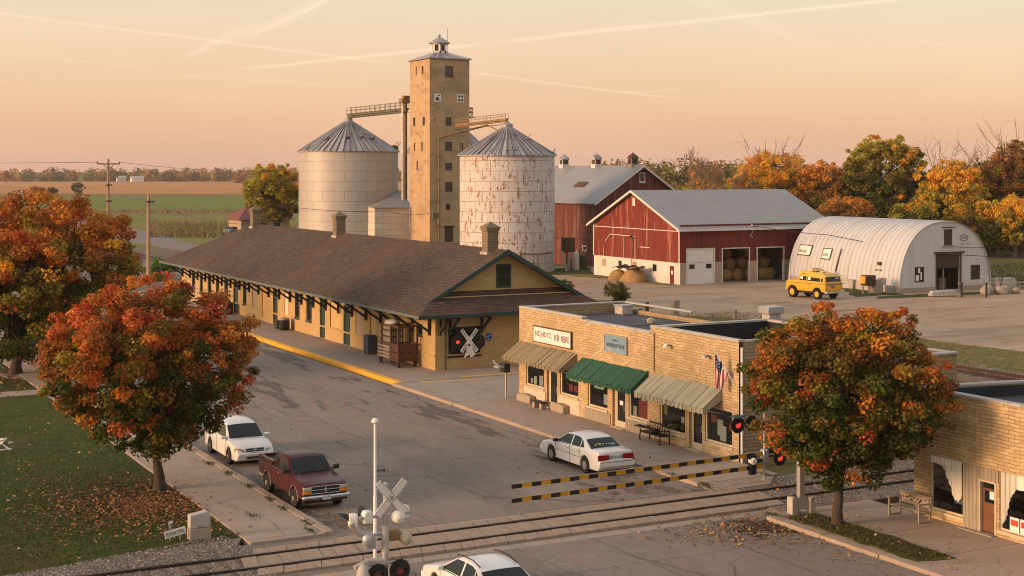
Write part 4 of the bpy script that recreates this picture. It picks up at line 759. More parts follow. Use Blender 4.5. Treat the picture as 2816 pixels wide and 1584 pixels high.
# annexe
an=thing('annexe','pale tin sided lean to with metal roof at the foot of the tower','shed',(102,236.5,0))
ax0,ax1,ay0,ay1=98.4,105.1,236.5,246
m=MB(); wall(m,'y',ay0,ax0,ax1,-.2,6.1,[],.2); wall(m,'x',ax0,ay0,ay1,-.2,6.1,[],.2); m.build('wall',mt['tinwall'],an)
m=MB(); m.prism([(ax0-.3,ay0-.3,6.05),(ax1+.5,ay0-.3,6.05),(ax1+.5,ay0+5,9.0),(ax0-.3,ay1,6.6)],(0,0,-.12)); m.prism([(ax0-.3,ay1,6.6),(ax1+.5,ay0+5,9.0),(ax1+.5,ay1,9.0)],(0,0,-.12)); m.build('roof',mt['roofmetal2'],an)
# silos
def silo(lab,cx,cy,rad,zw,zp,wm,nr,seed,dents=()):
    s=thing('grain_silo',lab,'silo',(cx,cy,0)); m=MB(); k=72; prof=[]
    nb=int(zw/1.45)
    for i in range(nb+1): prof.append((rad,zw*i/nb))
    m.lathe((0,0,0),prof,k); w_=m.build('wall',wm,s,smooth=30,world=False)
    m=MB(); n=nr; P=lambda r,a,z:(r*math.cos(a),r*math.sin(a),z)
    for i in range(n):
        a0,a1=2*PI*i/n,2*PI*(i+1)/n; am=(a0+a1)/2
        m.quad(P(rad+.25,a0,zw-.12),P(rad+.25,a1,zw-.12),P(.6,a1,zp-.2),P(.6,a0,zp-.2))
        m.bar(P(rad+.25,a0,zw-.05),P(.6,a0,zp-.12),.12,.16)
    m.lathe((0,0,0),[(.75,zp-.3),(.75,zp+.25),(.2,zp+.6)],16); c=m.build('cone_roof',mt['cone'],s,world=False)
    m=MB(); m.lathe((0,0,0),[(rad+.1,zw-.25),(rad+.34,zw-.2),(rad+.34,zw-.08),(rad+.05,zw)],k); m.build('eave_ring',mt['cone'],c,world=False)
    q=random.Random(seed)
    for (az,fr_,sz) in dents:
        m=MB(); r_=rad*(1-fr_)+.6*fr_; z=zw+(zp-zw)*fr_; p=P(r_,az,z); sz*=.55; m.rock((p[0],p[1],p[2]+sz*.15),(sz,sz*.7,sz*.4),q.randint(0,99),1,jit=.5); m.bar((p[0],p[1],p[2]),(p[0]+sz*.9,p[1]-sz*.6,p[2]+sz*1.5),.1,.1); m.build('hatch',mt['cone'] if sz<.45 else mt['rust'],c,world=False)
    return s
A=lambda deg:R(deg)
silo('wide grey galvanised grain silo with panelled wall left of the tower',98.3,248.6,9.05,16.15,21.8,mt['galv'],46,1,[(A(-170),.06,.9),(A(-150),.35,1.0),(A(-112),.4,1.1),(A(-85),.42,.9),(A(-68),.35,1.0),(A(-30),.05,1.6),(A(-20),.1,1.5),(A(-62),.78,.6)])
silo('rust streaked white grain silo in front of the tower',84.6,160.4,5.92,14.55,18.05,mt['rustsilo'],42,2,[(A(-118),.12,.75),(A(-140),.1,.7),(A(-62),.55,.8),(A(-20),.04,.7),(A(-105),.15,.55)])
silo('third silo mostly hidden behind the tower, only its blue grey cone showing',126.9,266.5,8.4,16.4,23.9,mt['galv'],40,3)
m=MB(); m.tube([(80.2,156.4,2.4),(84.8,153.9,2.4),(88.3,155.5,2.4)],.05,5); m.tube([(85.5,154.1,2.4),(85.5,154.1,0)],.06,5); o=tag(m.build('pipe_rail',mt['rust']),'thin rusty pipe rail round the foot of the rust streaked silo','pipe')
# conveyors with walkway rails
def conveyor(lab,p,q_,m_,posts,wd=.9,legs=(),rh=1.3,tk=.45):
    p=Vector(p);q_=Vector(q_); c=thing('conveyor',lab,'conveyor',tuple(p)); m=MB(); m.bar(p,q_,wd,tk); m.bar(p+Vector((0,0,-tk*.9)),q_+Vector((0,0,-tk*.9)),wd*.6,tk*.6); m.build('trough',m_,c)
    h=MB(); d=q_-p; sd=Vector((-d.y,d.x,0)).normalized()*(wd/2+.1)
    for s_ in(1,-1):
        for z in(rh*.58,rh*.96): h.bar(p+sd*s_+Vector((0,0,z)),q_+sd*s_+Vector((0,0,z)),rh*.05,rh*.05)
        for i in range(posts+1): a=p+d*i/posts+sd*s_; h.bar(a,a+Vector((0,0,rh)),rh*.05,rh*.05)
    for i in range(posts*2): a=p+d*i/(posts*2); b_=p+d*(i+1)/(posts*2); h.bar(a+sd*(-1)**i+Vector((0,0,-.6)),b_+sd*(-1)**(i+1)+Vector((0,0,-.6)),.08,.08)
    h.build('handrail',m_,c)
    for a,b_,r_ in legs: k=MB(); k.tube([a,b_],r_,8); k.build('spout',m_,c)
conveyor('long dark catwalk conveyor from the tower to the left silo peak',(98.3,248.6,22.75),(105.4,238.2,23.6),mt['conveyor2'],12,1.0,[((98.3,248.6,22.5),(98.3,248.6,21.5),.3)])
conveyor('rusty yellow catwalk conveyor running from the tower to the white silo peak',(84.6,160.4,18.95),(80.6,166.9,18.35),mt['conveyor'],7,.6,[((84.6,160.4,18.7),(84.6,160.4,17.9),.22),((82.9,163.2,18.5),(83.9,157.4,16.4),.1)],.75,.26)
hp=thing('spiral_platform','curved railed platform on the right side of the tower','platform',(113.4,230,20)); m=MB()
for z,r_ in((22.0,1.7),(22.9,1.7),(23.6,1.7)): m.tube([(112.8+r_*math.cos(a)*1.0,230.5+r_*math.sin(a),z) for a in [i*PI/10-PI/2 for i in range(11)]],.09,5)
for i in range(6): a=-PI/2+i*PI/5; m.bar((112.8+1.7*math.cos(a),230.5+1.7*math.sin(a),22),(112.8+1.7*math.cos(a),230.5+1.7*math.sin(a),23.6),.09,.09)
m.build('handrail',mt['conveyor2'],hp); m=MB(); m.bx(112.802,114.4,228.9,232.1,21.8,21.98); m.build('deck',mt['conveyor'],hp)
# junk at the foot of the silo and old barn
q=random.Random(8)
for i,(x,y,h,w_,m_,lab) in enumerate([(90.2,155.2,2.6,.5,'board','grey plank leaning by the white silo foot'),(90.9,156.2,2.3,.4,'wood','short weathered post standing by the white silo foot'),(92.6,157,2.4,.75,'whitewall','white upright tank between the silo and the red barn'),(94.6,158.6,1.9,.95,'rough','mossy green drum against the old barn wall'),(91.6,157.6,4.1,1.2,'rust','rusty dark machine hood beside the old barn'),(97.2,158.8,.7,.3,'white','small white bucket by the old barn corner')]):
    t=thing('scrap',lab,'scrap',(x,y,0)); m=MB()
    if i in(0,1): m.bar((x,y,0),(x+q.uniform(-.8,.8),y+.5,h),w_,.14)
    elif i==4: m.bx(x-.1,x+w_,y,y+1.2,2.3,h); m.bar((x,y,0),(x,y,2.3),.14,.14); m.bar((x+w_,y+1,0),(x+w_,y+1,2.3),.14,.14); m.bar((x-.8,y,2.2),(x+.4,y,2.6),.5,.1)
    else: m.lathe((x,y,0),[(w_*.5,0),(w_*.52,.1),(w_*.5,h*.3),(w_*.52,h*.62),(w_*.5,h*.9),(w_*.3,h)],14)
    m.build('body',mt[m_],t,smooth=40)
# ================================================================ old barn with three cupolas
ob=thing('barn','tall weathered red barn with grey roof and three white cupolas','barn',(105,178,0))
w=MB(); wall(w,'x',98,161,200,-.2,8.7,[(163.5,164.6,1.96,2.7),(158,159,1,2)][:1],.15); wall(w,'y',161,98,111.8,-.2,8.6,[],.15)
gz=lambda x: 13.1-abs(x-104.9)*.66
for a,b_ in((98,104.65),(105.6,111.8)): w.quad((a,161,8.6),(b_,161,8.6),(b_,161,gz(b_)),(a,161,gz(a)))
w.quad((104.65,161,8.6),(105.6,161,8.6),(105.6,161,11.0),(104.65,161,11.0)); w.quad((104.65,161,12.3),(105.6,161,12.3),(105.6,161,gz(105.6)),(104.9,161,gz(104.9)),(104.65,161,gz(104.65)))
w.build('wall',mt['redold'],ob)
window(ob,'y',161,104.65,105.6,11.0,12.3,mt['whitewall'],mt['glass'],dep=.08,fw=.13,nz=1,sill=1); window(ob,'x',98,163.5,164.6,1.96,2.7,mt['whitewall'],mt['glass'],dep=.06,fw=.14,nz=1)
m=MB(); m.bx(97.9,97.998,165.2,168.2,.1,2.1); m.build('door',mt['redold'],ob)
m=MB()
for sx in(-1,1): m.prism([(104.9,160.3,13.25),(104.9,200,13.25),(104.9+sx*7.5,200,8.3),(104.9+sx*7.5,160.3,8.3)],(0,0,-.14))
r_=m.build('roof',mt['roofmetal2'],ob)
m=MB()
for sx in(-1,1): m.prism([(104.9,160.25,13.28),(104.9+sx*7.55,160.25,8.28),(104.9+sx*7.55,160.25,8.0),(104.9,160.25,12.98)],(0,.045,0))
m.build('verge_board',mt['whitewall'],ob)
m=MB(); m.prism([(101.3,168.5,10.92),(101.3,171,10.92),(100.4,171,10.35),(100.4,168.5,10.35)],(0,0,.12)); m.build('skylight',mt['rust'],r_)
for y,mm,lab in((163,'wood','c'),(172.3,'whitewall','b'),(181.3,'whitewall','a')):
    x=104.9; m=MB(); m.bx(x-.55,x+.55,y-.55,y+.55,12.6,13.45)
    for dx in(-.5,.4):
        for dy in(-.5,.4): m.bx(x+dx,x+dx+.1,y+dy,y+dy+.1,13.45,14.2)
    m.bx(x-.5,x+.5,y-.5,y+.5,14.05,14.2); c=m.build('cupola',mt[mm],r_)
    m=MB(); m.bx(x-.4,x+.4,y-.4,y+.4,13.45,14.05); m.build('louvres',mt['darkwood'],c)
    m=MB(); m.lathe((x,y,14.2),[(.85,0),(.85,.05),(.38,.5),(.06,.68),(.06,.78),(0,.82)],8); m.build('cap',mt['cone'] if mm!='wood' else mt['rust'],c)
# ================================================================ hay barn
hb=thing('barn','red hay barn with white base, grey roof and open bays of bales','barn',(101,140,0))
BY=131.3; BX0,BX1=90.6,111.8
fh=[(91.55,95.1,0,3.88),(96.31,99.9,0,3.83),(101.13,104.75,0,3.81)]
w=MB(); wall(w,'y',BY,BX0,BX1,2.43,6.6,[(a,b_,2.43,z1) for a,b_,z0,z1 in fh],.25); w.build('front_wall',mt['red'],hb)
w=MB()
for a,b_ in((BX0,91.4),(95.25,96.16),(100.05,100.98),(104.9,BX1)): w.quad((a,BY,-.2),(b_,BY,-.2),(b_,BY,2.43),(a,BY,2.43))
w.build('base_wall',mt['board'],hb)
gh=[(146.6,147.55,1.13,2.1),(143.2,144.05,1.2,2.12),(139.9,140.88,1.12,2.1),(135.9,136.85,1.15,2.1),(132.45,133.3,.02,2.02)]
w=MB(); wall(w,'x',BX0,BY,149.4,-.2,2.43,gh,.15); w.build('base_wall',mt['whitewall'],hb)
w=MB(); w.quad((BX0-.05,BY,2.43),(BX0-.05,149.4,2.43),(BX0-.05,149.4,6.35),(BX0-.05,140.35,10.1),(BX0-.05,BY,6.35)); w.quad((BX0-.05,BY,2.43),(BX0-.05,149.4,2.43),(BX0,149.4,2.43),(BX0,BY,2.43)); w.build('gable_wall',mt['redpeel'],hb)
w=MB(); wall(w,'y',149.4,BX0,BX1,-.2,6.5,[],.2,1); wall(w,'x',BX1,BY,149.4,-.2,6.5,[],.2,1); w.build('back_wall',mt['red'],hb)
for i,(a,b_,z0,z1) in enumerate(gh):
    if i==4: m=MB(); m.bx(BX0+.05,BX0+.1,a,b_,z0,z1); d=m.build('door',mt['red'],hb); m=MB(); m.bx(BX0+.03,BX0+.049,a+.3,b_-.25,1.1,1.5); m.build('notice',mt['paper'],d)
    else: window(hb,'x',BX0,a,b_,z0,z1,mt['whitewall'],mt['board'] if i in(0,2) else mt['glass'],dep=.1,fw=.09,nx=1,nz=1)
m=MB(); m.bx(BX0-.1,BX0-.052,140.2,140.7,8.5,9.4); m.build('gable_vent',mt['whitewall'],hb)
m=MB(); m.bx(BX0-.09,BX0-.052,BY,149.4,5.85,5.93); m.bx(BX0-.1,BX0-.052,BY-.02,BY+.14,2.43,6.3); m.bx(BX0-.1,BX0-.052,149.28,149.42,2.43,6.3); m.tube([(BX0-.12,140.1,2.3),(BX0-.12,140.1,5.0),(BX0-.12,145.6,5.05),(BX0-.12,146.6,4.2)],.05,5); m.tube([(BX0-.12,142.5,5.0),(BX0-.12,142.5,2.4)],.04,5); m.bx(BX0-.1,BX0-.052,137.2,139.2,3.8,3.88); m.build('trim',mt['whitewall'],hb)
m=MB(); m.prism([(BX0-.6,140.35,10.3),(BX1+.4,140.35,10.3),(BX1+.4,BY-.7,6.1),(BX0-.6,BY-.7,6.1)],(0,0,-.12)); m.prism([(BX0-.6,140.35,10.3),(BX0-.6,150.1,6.1),(BX1+.4,150.1,6.1),(BX1+.4,140.35,10.3)],(0,0,-.12)); m.build('roof',mt['roofmetal'],hb)
m=MB(); m.bx(BX0-.6,BX1+.4,BY-.76,BY-.702,5.9,6.12); 
m.prism([(BX0-.66,140.35,10.32),(BX0-.66,BY-.74,6.12),(BX0-.66,BY-.74,5.86),(BX0-.66,140.35,10.04)],(.055,0,0)); m.prism([(BX0-.66,140.35,10.32),(BX0-.66,140.35,10.04),(BX0-.66,150.14,5.84),(BX0-.66,150.14,6.12)],(.055,0,0)); m.build('verge_board',mt['whitewall'],hb)
for i,(a,b_,z0,z1) in enumerate(fh):
    m=MB(); m.bx(a-.15,a-.002,BY-.06,BY+.2,-.1,z1+.12); m.bx(b_+.002,b_+.15,BY-.06,BY+.2,-.1,z1+.12); m.bx(a,b_,BY-.06,BY+.2,z1+.002,z1+.12); m.build('door_frame',mt['whitewall'],hb)
a,b_,z0,z1=fh[0]; m=MB(); m.bx(a,(a+b_)/2-.03,BY+.05,BY+.12,.02,z1); m.bx((a+b_)/2-.02,b_,BY+.04,BY+.11,.02,z1); d=m.build('garage_door',mt['white'],hb)
for c in(a+.65,b_-.65): m=MB(); m.bx(c-.35,c+.35,BY+.015,BY+.038,1.75,2.25); m.build('pane',mt['glass'],d)
m=MB(); m.bx(95.7,105.6,BY+9,BY+9.1,-.1,6); m.bx(95.5,95.6,BY+.3,BY+9,-.1,6); m.bx(105.6,105.7,BY+.3,BY+9,-.1,6); m.build('bay_lining',mt['darkwood'],hb)
b=MB(); b.bx(90.7,111.7,BY-.1,149,-.1,.08); b.build('barn_floor',mt['dirt'],hb)
# bales: every bale is a thing
bale=None; q=random.Random(12)
def mkbale(loc,rz,lab):
    global bale
    if bale is None:
        m=MB(); m.lathe((0,-.62,0),[(.02,0),(.5,.0),(.62,.05),(.68,.18),(.69,.62),(.68,1.06),(.62,1.19),(.5,1.24),(.02,1.24)],22,'y')
        m.v=[(x+q.uniform(-.025,.025),y+q.uniform(-.03,.03),z+q.uniform(-.025,.025)) for x,y,z in m.v]
        bale=m.build('hay_bale',mt['hay'],smooth=50); o=bale
    else: o=dup(bale)
    o.location=loc; o.rotation_euler=(q.uniform(-.08,.08),q.uniform(0,6),rz); tag(o,lab,'bale','round hay bales stacked in the barn bays')
for bay,(x0,n,pl) in enumerate(((96.95,3,'left open bay'),(101.8,3,'right open bay'))):
    for row in range(4):
        for i in range(3):
            if row==3 and i==0: continue
            if row==2 and bay==1 and i==0: continue
            y=BY+2.2+row*1.25+q.uniform(-.3,.3)*1+(1.0 if i==0 else 0); 
            mkbale((x0+i*1.36+q.uniform(-.06,.06),y,.76+row*1.16 if row<3 else 4.15),q.choice((0,0,PI/2))+q.uniform(-.15,.15),('bale on the floor','bale in the second layer','bale in the third layer','bale high on the stack')[row]+(' at the left',' in the middle',' at the right')[i]+' of the '+pl)
pile=thing('hay_pile','low heap of hay under a torn dark cover beside the red gable end','hay pile',(88.6,139,0)); m=MB()
for i,(dx,dy,r_) in enumerate(((0,-1.4,1.5),(.1,.3,1.6),(0,1.8,1.35))): m.rock((88.6+dx,139+dy,.1),(r_*.85,r_,r_*.85),i,3,jit=.3)
m.build('heap',mt['hay'],pile,smooth=60); m=MB()
for i in range(10): y0=136.6+i*.5;y1=y0+.5; z0=1.45+.1*math.sin(i*1.7);z1=1.45+.1*math.sin((i+1)*1.7); m.prism([(88.2,y0,z0),(89.6,y0,z0+.25),(89.6,y1,z1+.25),(88.2,y1,z1)],(0,0,.04))
m.build('cover',mt['trim'],pile)
# ================================================================ quonset hut
qh=thing('quonset_hut','white corrugated quonset hut with arched roof and open front doorway','hut',(110.45,120,0))
QX,QR,QH,QY0,QY1=110.45,6.45,7.25,112,129
def arch(a): 
    # superellipse arch, a from 0 (left foot) to pi
    c,s=math.cos(a),math.sin(a); return (QX-QR*math.copysign(abs(c)**.82,c), QH*abs(s)**.92)
m=MB(); N=44; yy=[]; y=QY0-.25; k=0
while y<QY1+.2:
    yy+=[(y,0),(y+.28,0),(y+.34,.07),(y+.62,.07)]; y+=.68
for (y,o) in yy:
    for i in range(N+1):
        a=PI*i/N; x,z=arch(a); n_=Vector((x-QX,z*.8)).normalized(); m.v.append((x+n_.x*o,y,z+n_.y*o+(0 if 0<i<N else -.1)))
for j in range(len(yy)-1):
    for i in range(N): a=j*(N+1)+i; m.f.append((a,a+1,a+N+2,a+N+1))
m.build('arched_roof',mt['quonset'],qh,smooth=40)
def endwall(y,holes,par,mat):
    w=MB(); xs=sorted({QX-QR+.02,QX+QR-.02,*[QX-QR+.02+(2*QR-.04)*i/40 for i in range(41)],*[h[0] for h in holes],*[h[1] for h in holes]})
    def top(x):
        u=min(1,abs((x-QX)/QR)); c=u**(1/.82); return max(.05,QH*math.sqrt(max(0,1-c*c))**.92-.03)
    for i in range(len(xs)-1):
        a,b_=xs[i],xs[i+1]; zs=[-.2]; cut=[h for h in holes if h[0]<=(a+b_)/2<=h[1]]; cur=-.2
        for h in sorted(cut,key=lambda h:h[2]):
            if h[2]>cur: w.quad((a,y,cur),(b_,y,cur),(b_,y,h[2]),(a,y,h[2]))
            cur=h[3]
        w.quad((a,y,cur),(b_,y,cur),(b_,y,max(cur,top(b_))),(a,y,max(cur,top(a))))
    for h in holes:
        for p_,q_ in(((h[0],h[2]),(h[1],h[2])),((h[1],h[2]),(h[1],h[3])),((h[1],h[3]),(h[0],h[3])),((h[0],h[3]),(h[0],h[2]))): w.quad((p_[0],y,p_[1]),(q_[0],y,q_[1]),(q_[0],y+.2,q_[1]),(p_[0],y+.2,p_[1]))
    return w.build('end_wall',mat,par)
QHOL=[(110.36,111.56,4.75,6.41),(109.37,112.57,.15,3.9),(106.31,107.63,1.04,2.63),(114.14,115.5,1.06,2.62)]
endwall(QY0,QHOL,qh,mt['quonend']); endwall(QY1,[],qh,mt['quonend'])
m=MB(); m.bx(110.36,111.56,QY0+.08,QY0+.12,4.75,6.41); m.bx(110.92,110.98,QY0+.05,QY0+.079,4.75,6.41); m.build('loft_door',mt['darkwood'],qh); m=MB(); m.bx(110.2,111.8,QY0-.2,QY0-.002,4.63,4.74); m.build('loft_sill',mt['wood'],qh); m=MB(); m.bx(110.1,111.9,QY0-.15,QY0-.002,6.6,6.68); m.build('hoist_beam',mt['rust'],qh)
m=MB(); m.bx(109.4,112.55,QY0+.1,QY0+.16,2.5,3.88); m.build('transom_boards',mt['darkwood'],qh)
m=MB(); m.bx(109.2,109.368,QY0-.06,QY0+.2,0,4.0); m.bx(112.572,112.8,QY0-.06,QY0+.2,0,4.0); m.bx(109.0,112.95,QY0-.35,QY0-.062,3.95,4.1); m.bx(109.37,112.57,QY0,QY0+.2,2.42,2.5); m.build('door_frame',mt['darkwood'],qh)
m=MB(); m.bx(110.7,110.85,QY0+.5,QY0+.6,.1,2.42); m.bx(111.3,112.2,QY0+1.6,QY0+2.4,.1,1.2); m.bx(109.8,110.4,QY0+1.8,QY0+2.4,.1,1.0); m.build('stored_goods',mt['wood'],qh)
m=MB(); m.bx(108.6,113.4,QY0+5,QY0+5.05,0,4); m.build('dark_panel',mt['interior'],qh)  # plain dark panel across the hut, well inside the doorway
window(qh,'y',QY0,106.31,107.63,1.04,2.63,mt['darkwood'],mt['glass'],dep=.06,fw=.14,nz=1); window(qh,'y',QY0,114.14,115.5,1.06,2.62,mt['darkwood'],mt['glass'],dep=.06,fw=.15,nx=3,nz=4,bar=.06)
m=MB(); m.bx(106.5,106.95,QY0+.02,QY0+.03,1.2,1.8); m.bx(106.8,107.1,QY0+.02,QY0+.03,2.0,2.5); m.bx(107.15,107.35,QY0+.02,QY0+.03,1.3,2.1); m.build('poster',mt['paper'],qh)
m=MB(); m.bx(104.0,109.2,QY0-.12,QY0-.002,-.1,.52); m.bx(112.8,116.9,QY0-.12,QY0-.002,-.1,.5); m.bx(103.86,103.98,QY0-.1,QY1,-.1,.75); m.build('plinth',mt['stone'],qh)
for i,(y0,y1,h) in enumerate(((112.3,113.6,.8),(114,117.6,1.0),(118.2,120.2,1.05))): m=MB(); m.bx(103.5,103.84,y0,y1,0,h); tag(m.build('concrete_block',mt['coping'],bevel=.04),('short','long','cracked tall')[i]+' grey block against the foot of the quonset hut side','block','grey blocks along the quonset hut')
m=MB(); m.bx(103.2,103.85,113.72,113.98,0,1.45); m.bx(103.1,103.85,113.7,114.0,1.45,1.53); tag(m.build('meter_box',mt['alu'],bevel=.02),'narrow upright grey meter box against the quonset hut side','box')
# writing painted on the hut
wr=thing('painted_sign','small oval black emblem and scrawl painted high on the quonset front','sign',(113.2,QY0,5)); b=MB(); 
for i in range(20): a,c=2*PI*i/20,2*PI*(i+1)/20; b.bar((113.15+.55*math.cos(a),QY0-.012,5.5+.3*math.sin(a)),(113.15+.55*math.cos(c),QY0-.012,5.5+.3*math.sin(c)),.06,.02,(0,1,0))
b.build('emblem_ring',mt['trim'],wr); text_mb('GJRB',.75,.26,(112.8,QY0-.02,5.37),(1,0,0),(0,0,1)).build('lettering',mt['trim'],wr); text_mb('Jayr --~ mu',1.2,.22,(112.75,QY0-.02,4.75),(1,0,0),(0,0,1)).build('lettering',mt['trim'],wr)
def archsign(name,lab,y0,y1,a0,a1,m_,txt):
    s=thing(name,lab,'sign',(*[arch(a0)[0]],y0,arch(a0)[1])); p,q_=arch(a0),arch(a1); o=.16; m=MB(); m.prism([(p[0]-o,y0,p[1]),(p[0]-o,y1,p[1]),(q_[0]-o,y1,q_[1]),(q_[0]-o,y0,q_[1])],(.05,0,.02)); m.build('panel',mt[m_],s)
    m=MB(); 
    for y_ in(y0-.05,y1): m.prism([(p[0]-o-.02,y_,p[1]-.05),(p[0]-o-.02,y_+.05,p[1]-.05),(q_[0]-o-.02,y_+.05,q_[1]+.05),(q_[0]-o-.02,y_,q_[1]+.05)],(.05,0,0))
    for z_ in(p,q_): m.bar((z_[0]-o-.02,y0-.05,z_[1]),(z_[0]-o-.02,y1+.05,z_[1]),.05,.08)
    m.build('frame',mt['trim'],s)
    up=(Vector((q_[0],0,q_[1]))-Vector((p[0],0,p[1]))); L=up.length; up.normalize(); o3=Vector((p[0]-o-.03,y1-.15,p[1]))+up*L*.25
    text_mb(txt,(y1-y0)*.6,L*.3,o3,(0,-1,0),tuple(up)).build('lettering',mt['trim'],s)
archsign('wall_sign','small framed black and white sign at the far end of the quonset hut side',126.2,128.2,R(24),R(34),'white','BLK-TAR')
archsign('poster_sign','torn pale poster panel on the quonset side above the yellow truck',122.8,124.1,R(22),R(32),'paper','KUHI')
m=MB(); p=arch(R(22)); m.bx(p[0]-.3,p[0]-.1,114.7,115.1,p[1]-.2,p[1]+.15); m.bx(p[0]-.25,p[0]-.1,114.4,115.4,p[1]-.8,p[1]-.65); tag(m.build('rusty_bracket',mt['rust']),'rusty bracket and faded stencil strip on the quonset hut side near its front','bracket')
m=MB(); p=arch(R(30)); m.bar((p[0]-.12,121.2,p[1]+.3),(arch(R(12))[0]-.12,121.5,arch(R(12))[1]),.14,.1); tag(m.build('stove_pipe',mt['rust']),'thin dark pipe on the quonset hut side behind the yellow truck','pipe')
# ================================================================ vehicles (local: +x forward, y left, z up)
def offset_poly(P,d):
    n=len(P); out=[]
    for i in range(n):
        a,b_,c=Vector(P[i-1]),Vector(P[i]),Vector(P[(i+1)%n]); e1=(b_-a).normalized(); e2=(c-b_).normalized(); n1=Vector((-e1.y,e1.x)); n2=Vector((-e2.y,e2.x)); k=(n1+n2)
        if k.length<1e-4: k=n1.copy()
        k.normalize(); out.append(b_+k*d/max(.5,k.dot(n1)))
    return out
def loft(name,prof,hw,m,par,r=.06,plan=None,crown=.03,tumble=None,smooth=32):
    """closed side profile (counter-clockwise x,z) carried across the width with rounded flanks"""
    A_=sum(prof[i-1][0]*prof[i][1]-prof[i][0]*prof[i-1][1] for i in range(len(prof)))
    if A_<0: prof=prof[::-1]
    lay=[]
    for a in(0,30,60,90): lay.append((-(1-(r-r*math.cos(R(a)))/hw) if False else -(hw-r+r*math.cos(R(a))),r*(1-math.sin(R(a)))))
    lay=[(y,i) for y,i in lay]+[(-hw*.5,0),(0,0),(hw*.5,0)]+[(-y,i) for y,i in lay[::-1]]
    b=MB(); n=len(prof); zmid=(max(p[1] for p in prof)+min(p[1] for p in prof))/2
    for y,ins in lay:
        Q=offset_poly(prof,ins) if ins>1e-5 else [Vector(p) for p in prof]
        for i,p in enumerate(Q):
            s=1.0
            if plan: s*=plan(p.x,p.y)
            if tumble: s*=tumble(p.x,p.y)
            up=crown*(1-(y/hw)**2) if prof[i][1]>zmid else 0
            b.v.append((p.x,y*s,p.y+up))
    for j in range(len(lay)-1):
        for i in range(n): a=j*n+i; c=j*n+(i+1)%n; b.f.append((a,a+n,c+n,c))
    b.f.append(tuple(range(n))); b.f.append(tuple(range((len(lay)-1)*n,len(lay)*n))[::-1])
    return b.build(name,m,par,smooth=smooth,world=False)
def with_arches(top,zb,arches,x0,x1):
    """bottom line from x1 back to x0 with round wheel cut-outs"""
    pts=[]
    for ax,ar in sorted(arches,reverse=True):
        w=math.sqrt(max(0,ar*ar-(zb-arches_z)**2)); st=math.atan2(zb-arches_z,w)
        n=9; pts+= [(ax+ar*math.cos(st+(PI-2*st)*i/n),arches_z+ar*math.sin(st+(PI-2*st)*i/n)) for i in range(n+1)]
    return top+[(x1,zb)]+pts+[(x0,zb)]
def wheel_at(par,x,y,r,w,style,tm=None,rm=None):
    """tyre (part) with its rim (sub-part); y sign gives the outer side"""
    sg=1 if y>0 else -1; b=MB(); h=w/2
    b.lathe((x,y,r),[(r*.55,-h),(r*.9,-h),(r*.985,-h*.8),(r,-h*.45),(r,h*.45),(r*.985,h*.8),(r*.9,h),(r*.55,h),(r*.5,0)],28,'y'); o=b.build('wheel',mt['rubber'],par,smooth=35,world=False)
    k=MB(); yo=y+sg*h*.55
    k.lathe((x,yo,r),[(r*.66,sg*h*.42),(r*.6,sg*h*.3),(r*.56,-sg*h*.1),(.001,-sg*h*.1)],24,'y')
    if style=='spoke':
        for i in range(5): a=2*PI*i/5; k.bar((x+r*.1*math.cos(a),yo+sg*.02,r+r*.1*math.sin(a)),(x+r*.6*math.cos(a),yo+sg*.015,r+r*.6*math.sin(a)),r*.2,.04,(0,1,0))
    k.lathe((x,yo,r),[(r*.24,0),(r*.2,sg*.05),(.001,sg*.06)] if style!='dish' else [(r*.3,0),(r*.26,sg*.07),(.001,sg*.09)],16,'y')
    k.build('rim',mt[rm or 'wheelmetal'],o,smooth=35,world=False)
mt['wheelmetal']=M('dull_wheel_metal',(.3,.29,.28),.4,metal=.5,var=.2,vs=4,obj=True)
def box_part(par,name,m,x0,x1,y0,y1,z0,z1,bevel=.02,**k):
    b=MB(); b.bx(x0,x1,y0,y1,z0,z1); return b.build(name,mt[m] if isinstance(m,str) else m,par,bevel=bevel,world=False)
def poly_part(par,name,m,pts,d):
    b=MB(); b.prism(pts,d); return b.build(name,mt[m] if isinstance(m,str) else m,par,world=False)
def inset(P,d): return [(p.x,p.y) for p in offset_poly(P if sum(P[i-1][0]*P[i][1]-P[i][0]*P[i-1][1] for i in range(len(P)))>0 else P[::-1],d)]
def sidewins(par,polys,hwf,m='carglass'):
    for P in polys:
        for s in(1,-1): poly_part(par,'side_window',m,[(x,s*(hwf(x,z)+.006),z) for x,z in P],(0,-s*.012,0))
def seams(par,lines,hwf,wd=.014):
    b=MB()
    for P in lines:
        for s in(1,-1):
            for i in range(len(P)-1): b.bar((P[i][0],s*(hwf(*P[i])+.0),P[i][1]),(P[i+1][0],s*(hwf(*P[i+1])+.0),P[i+1][1]),wd,.008,(0,1,0))
    b.build('door_seam',mt['trim'],par,world=False)
arches_z=.33
def plates(par,x,z,d,txt,w=.3,h=.15,y=0):
    p=box_part(par,'licence_plate','plate',x,x+d*.012,y-w/2,y+w/2,z,z+h,.0)
    text_mb(txt,w*.8,h*.5,(x+d*.015,y+(w*.4 if d<0 else -w*.4),z+h*.25),(0,1 if d>0 else -1,0),(0,0,1),.002).build('plate_lettering',mt['blue'],p,world=False)
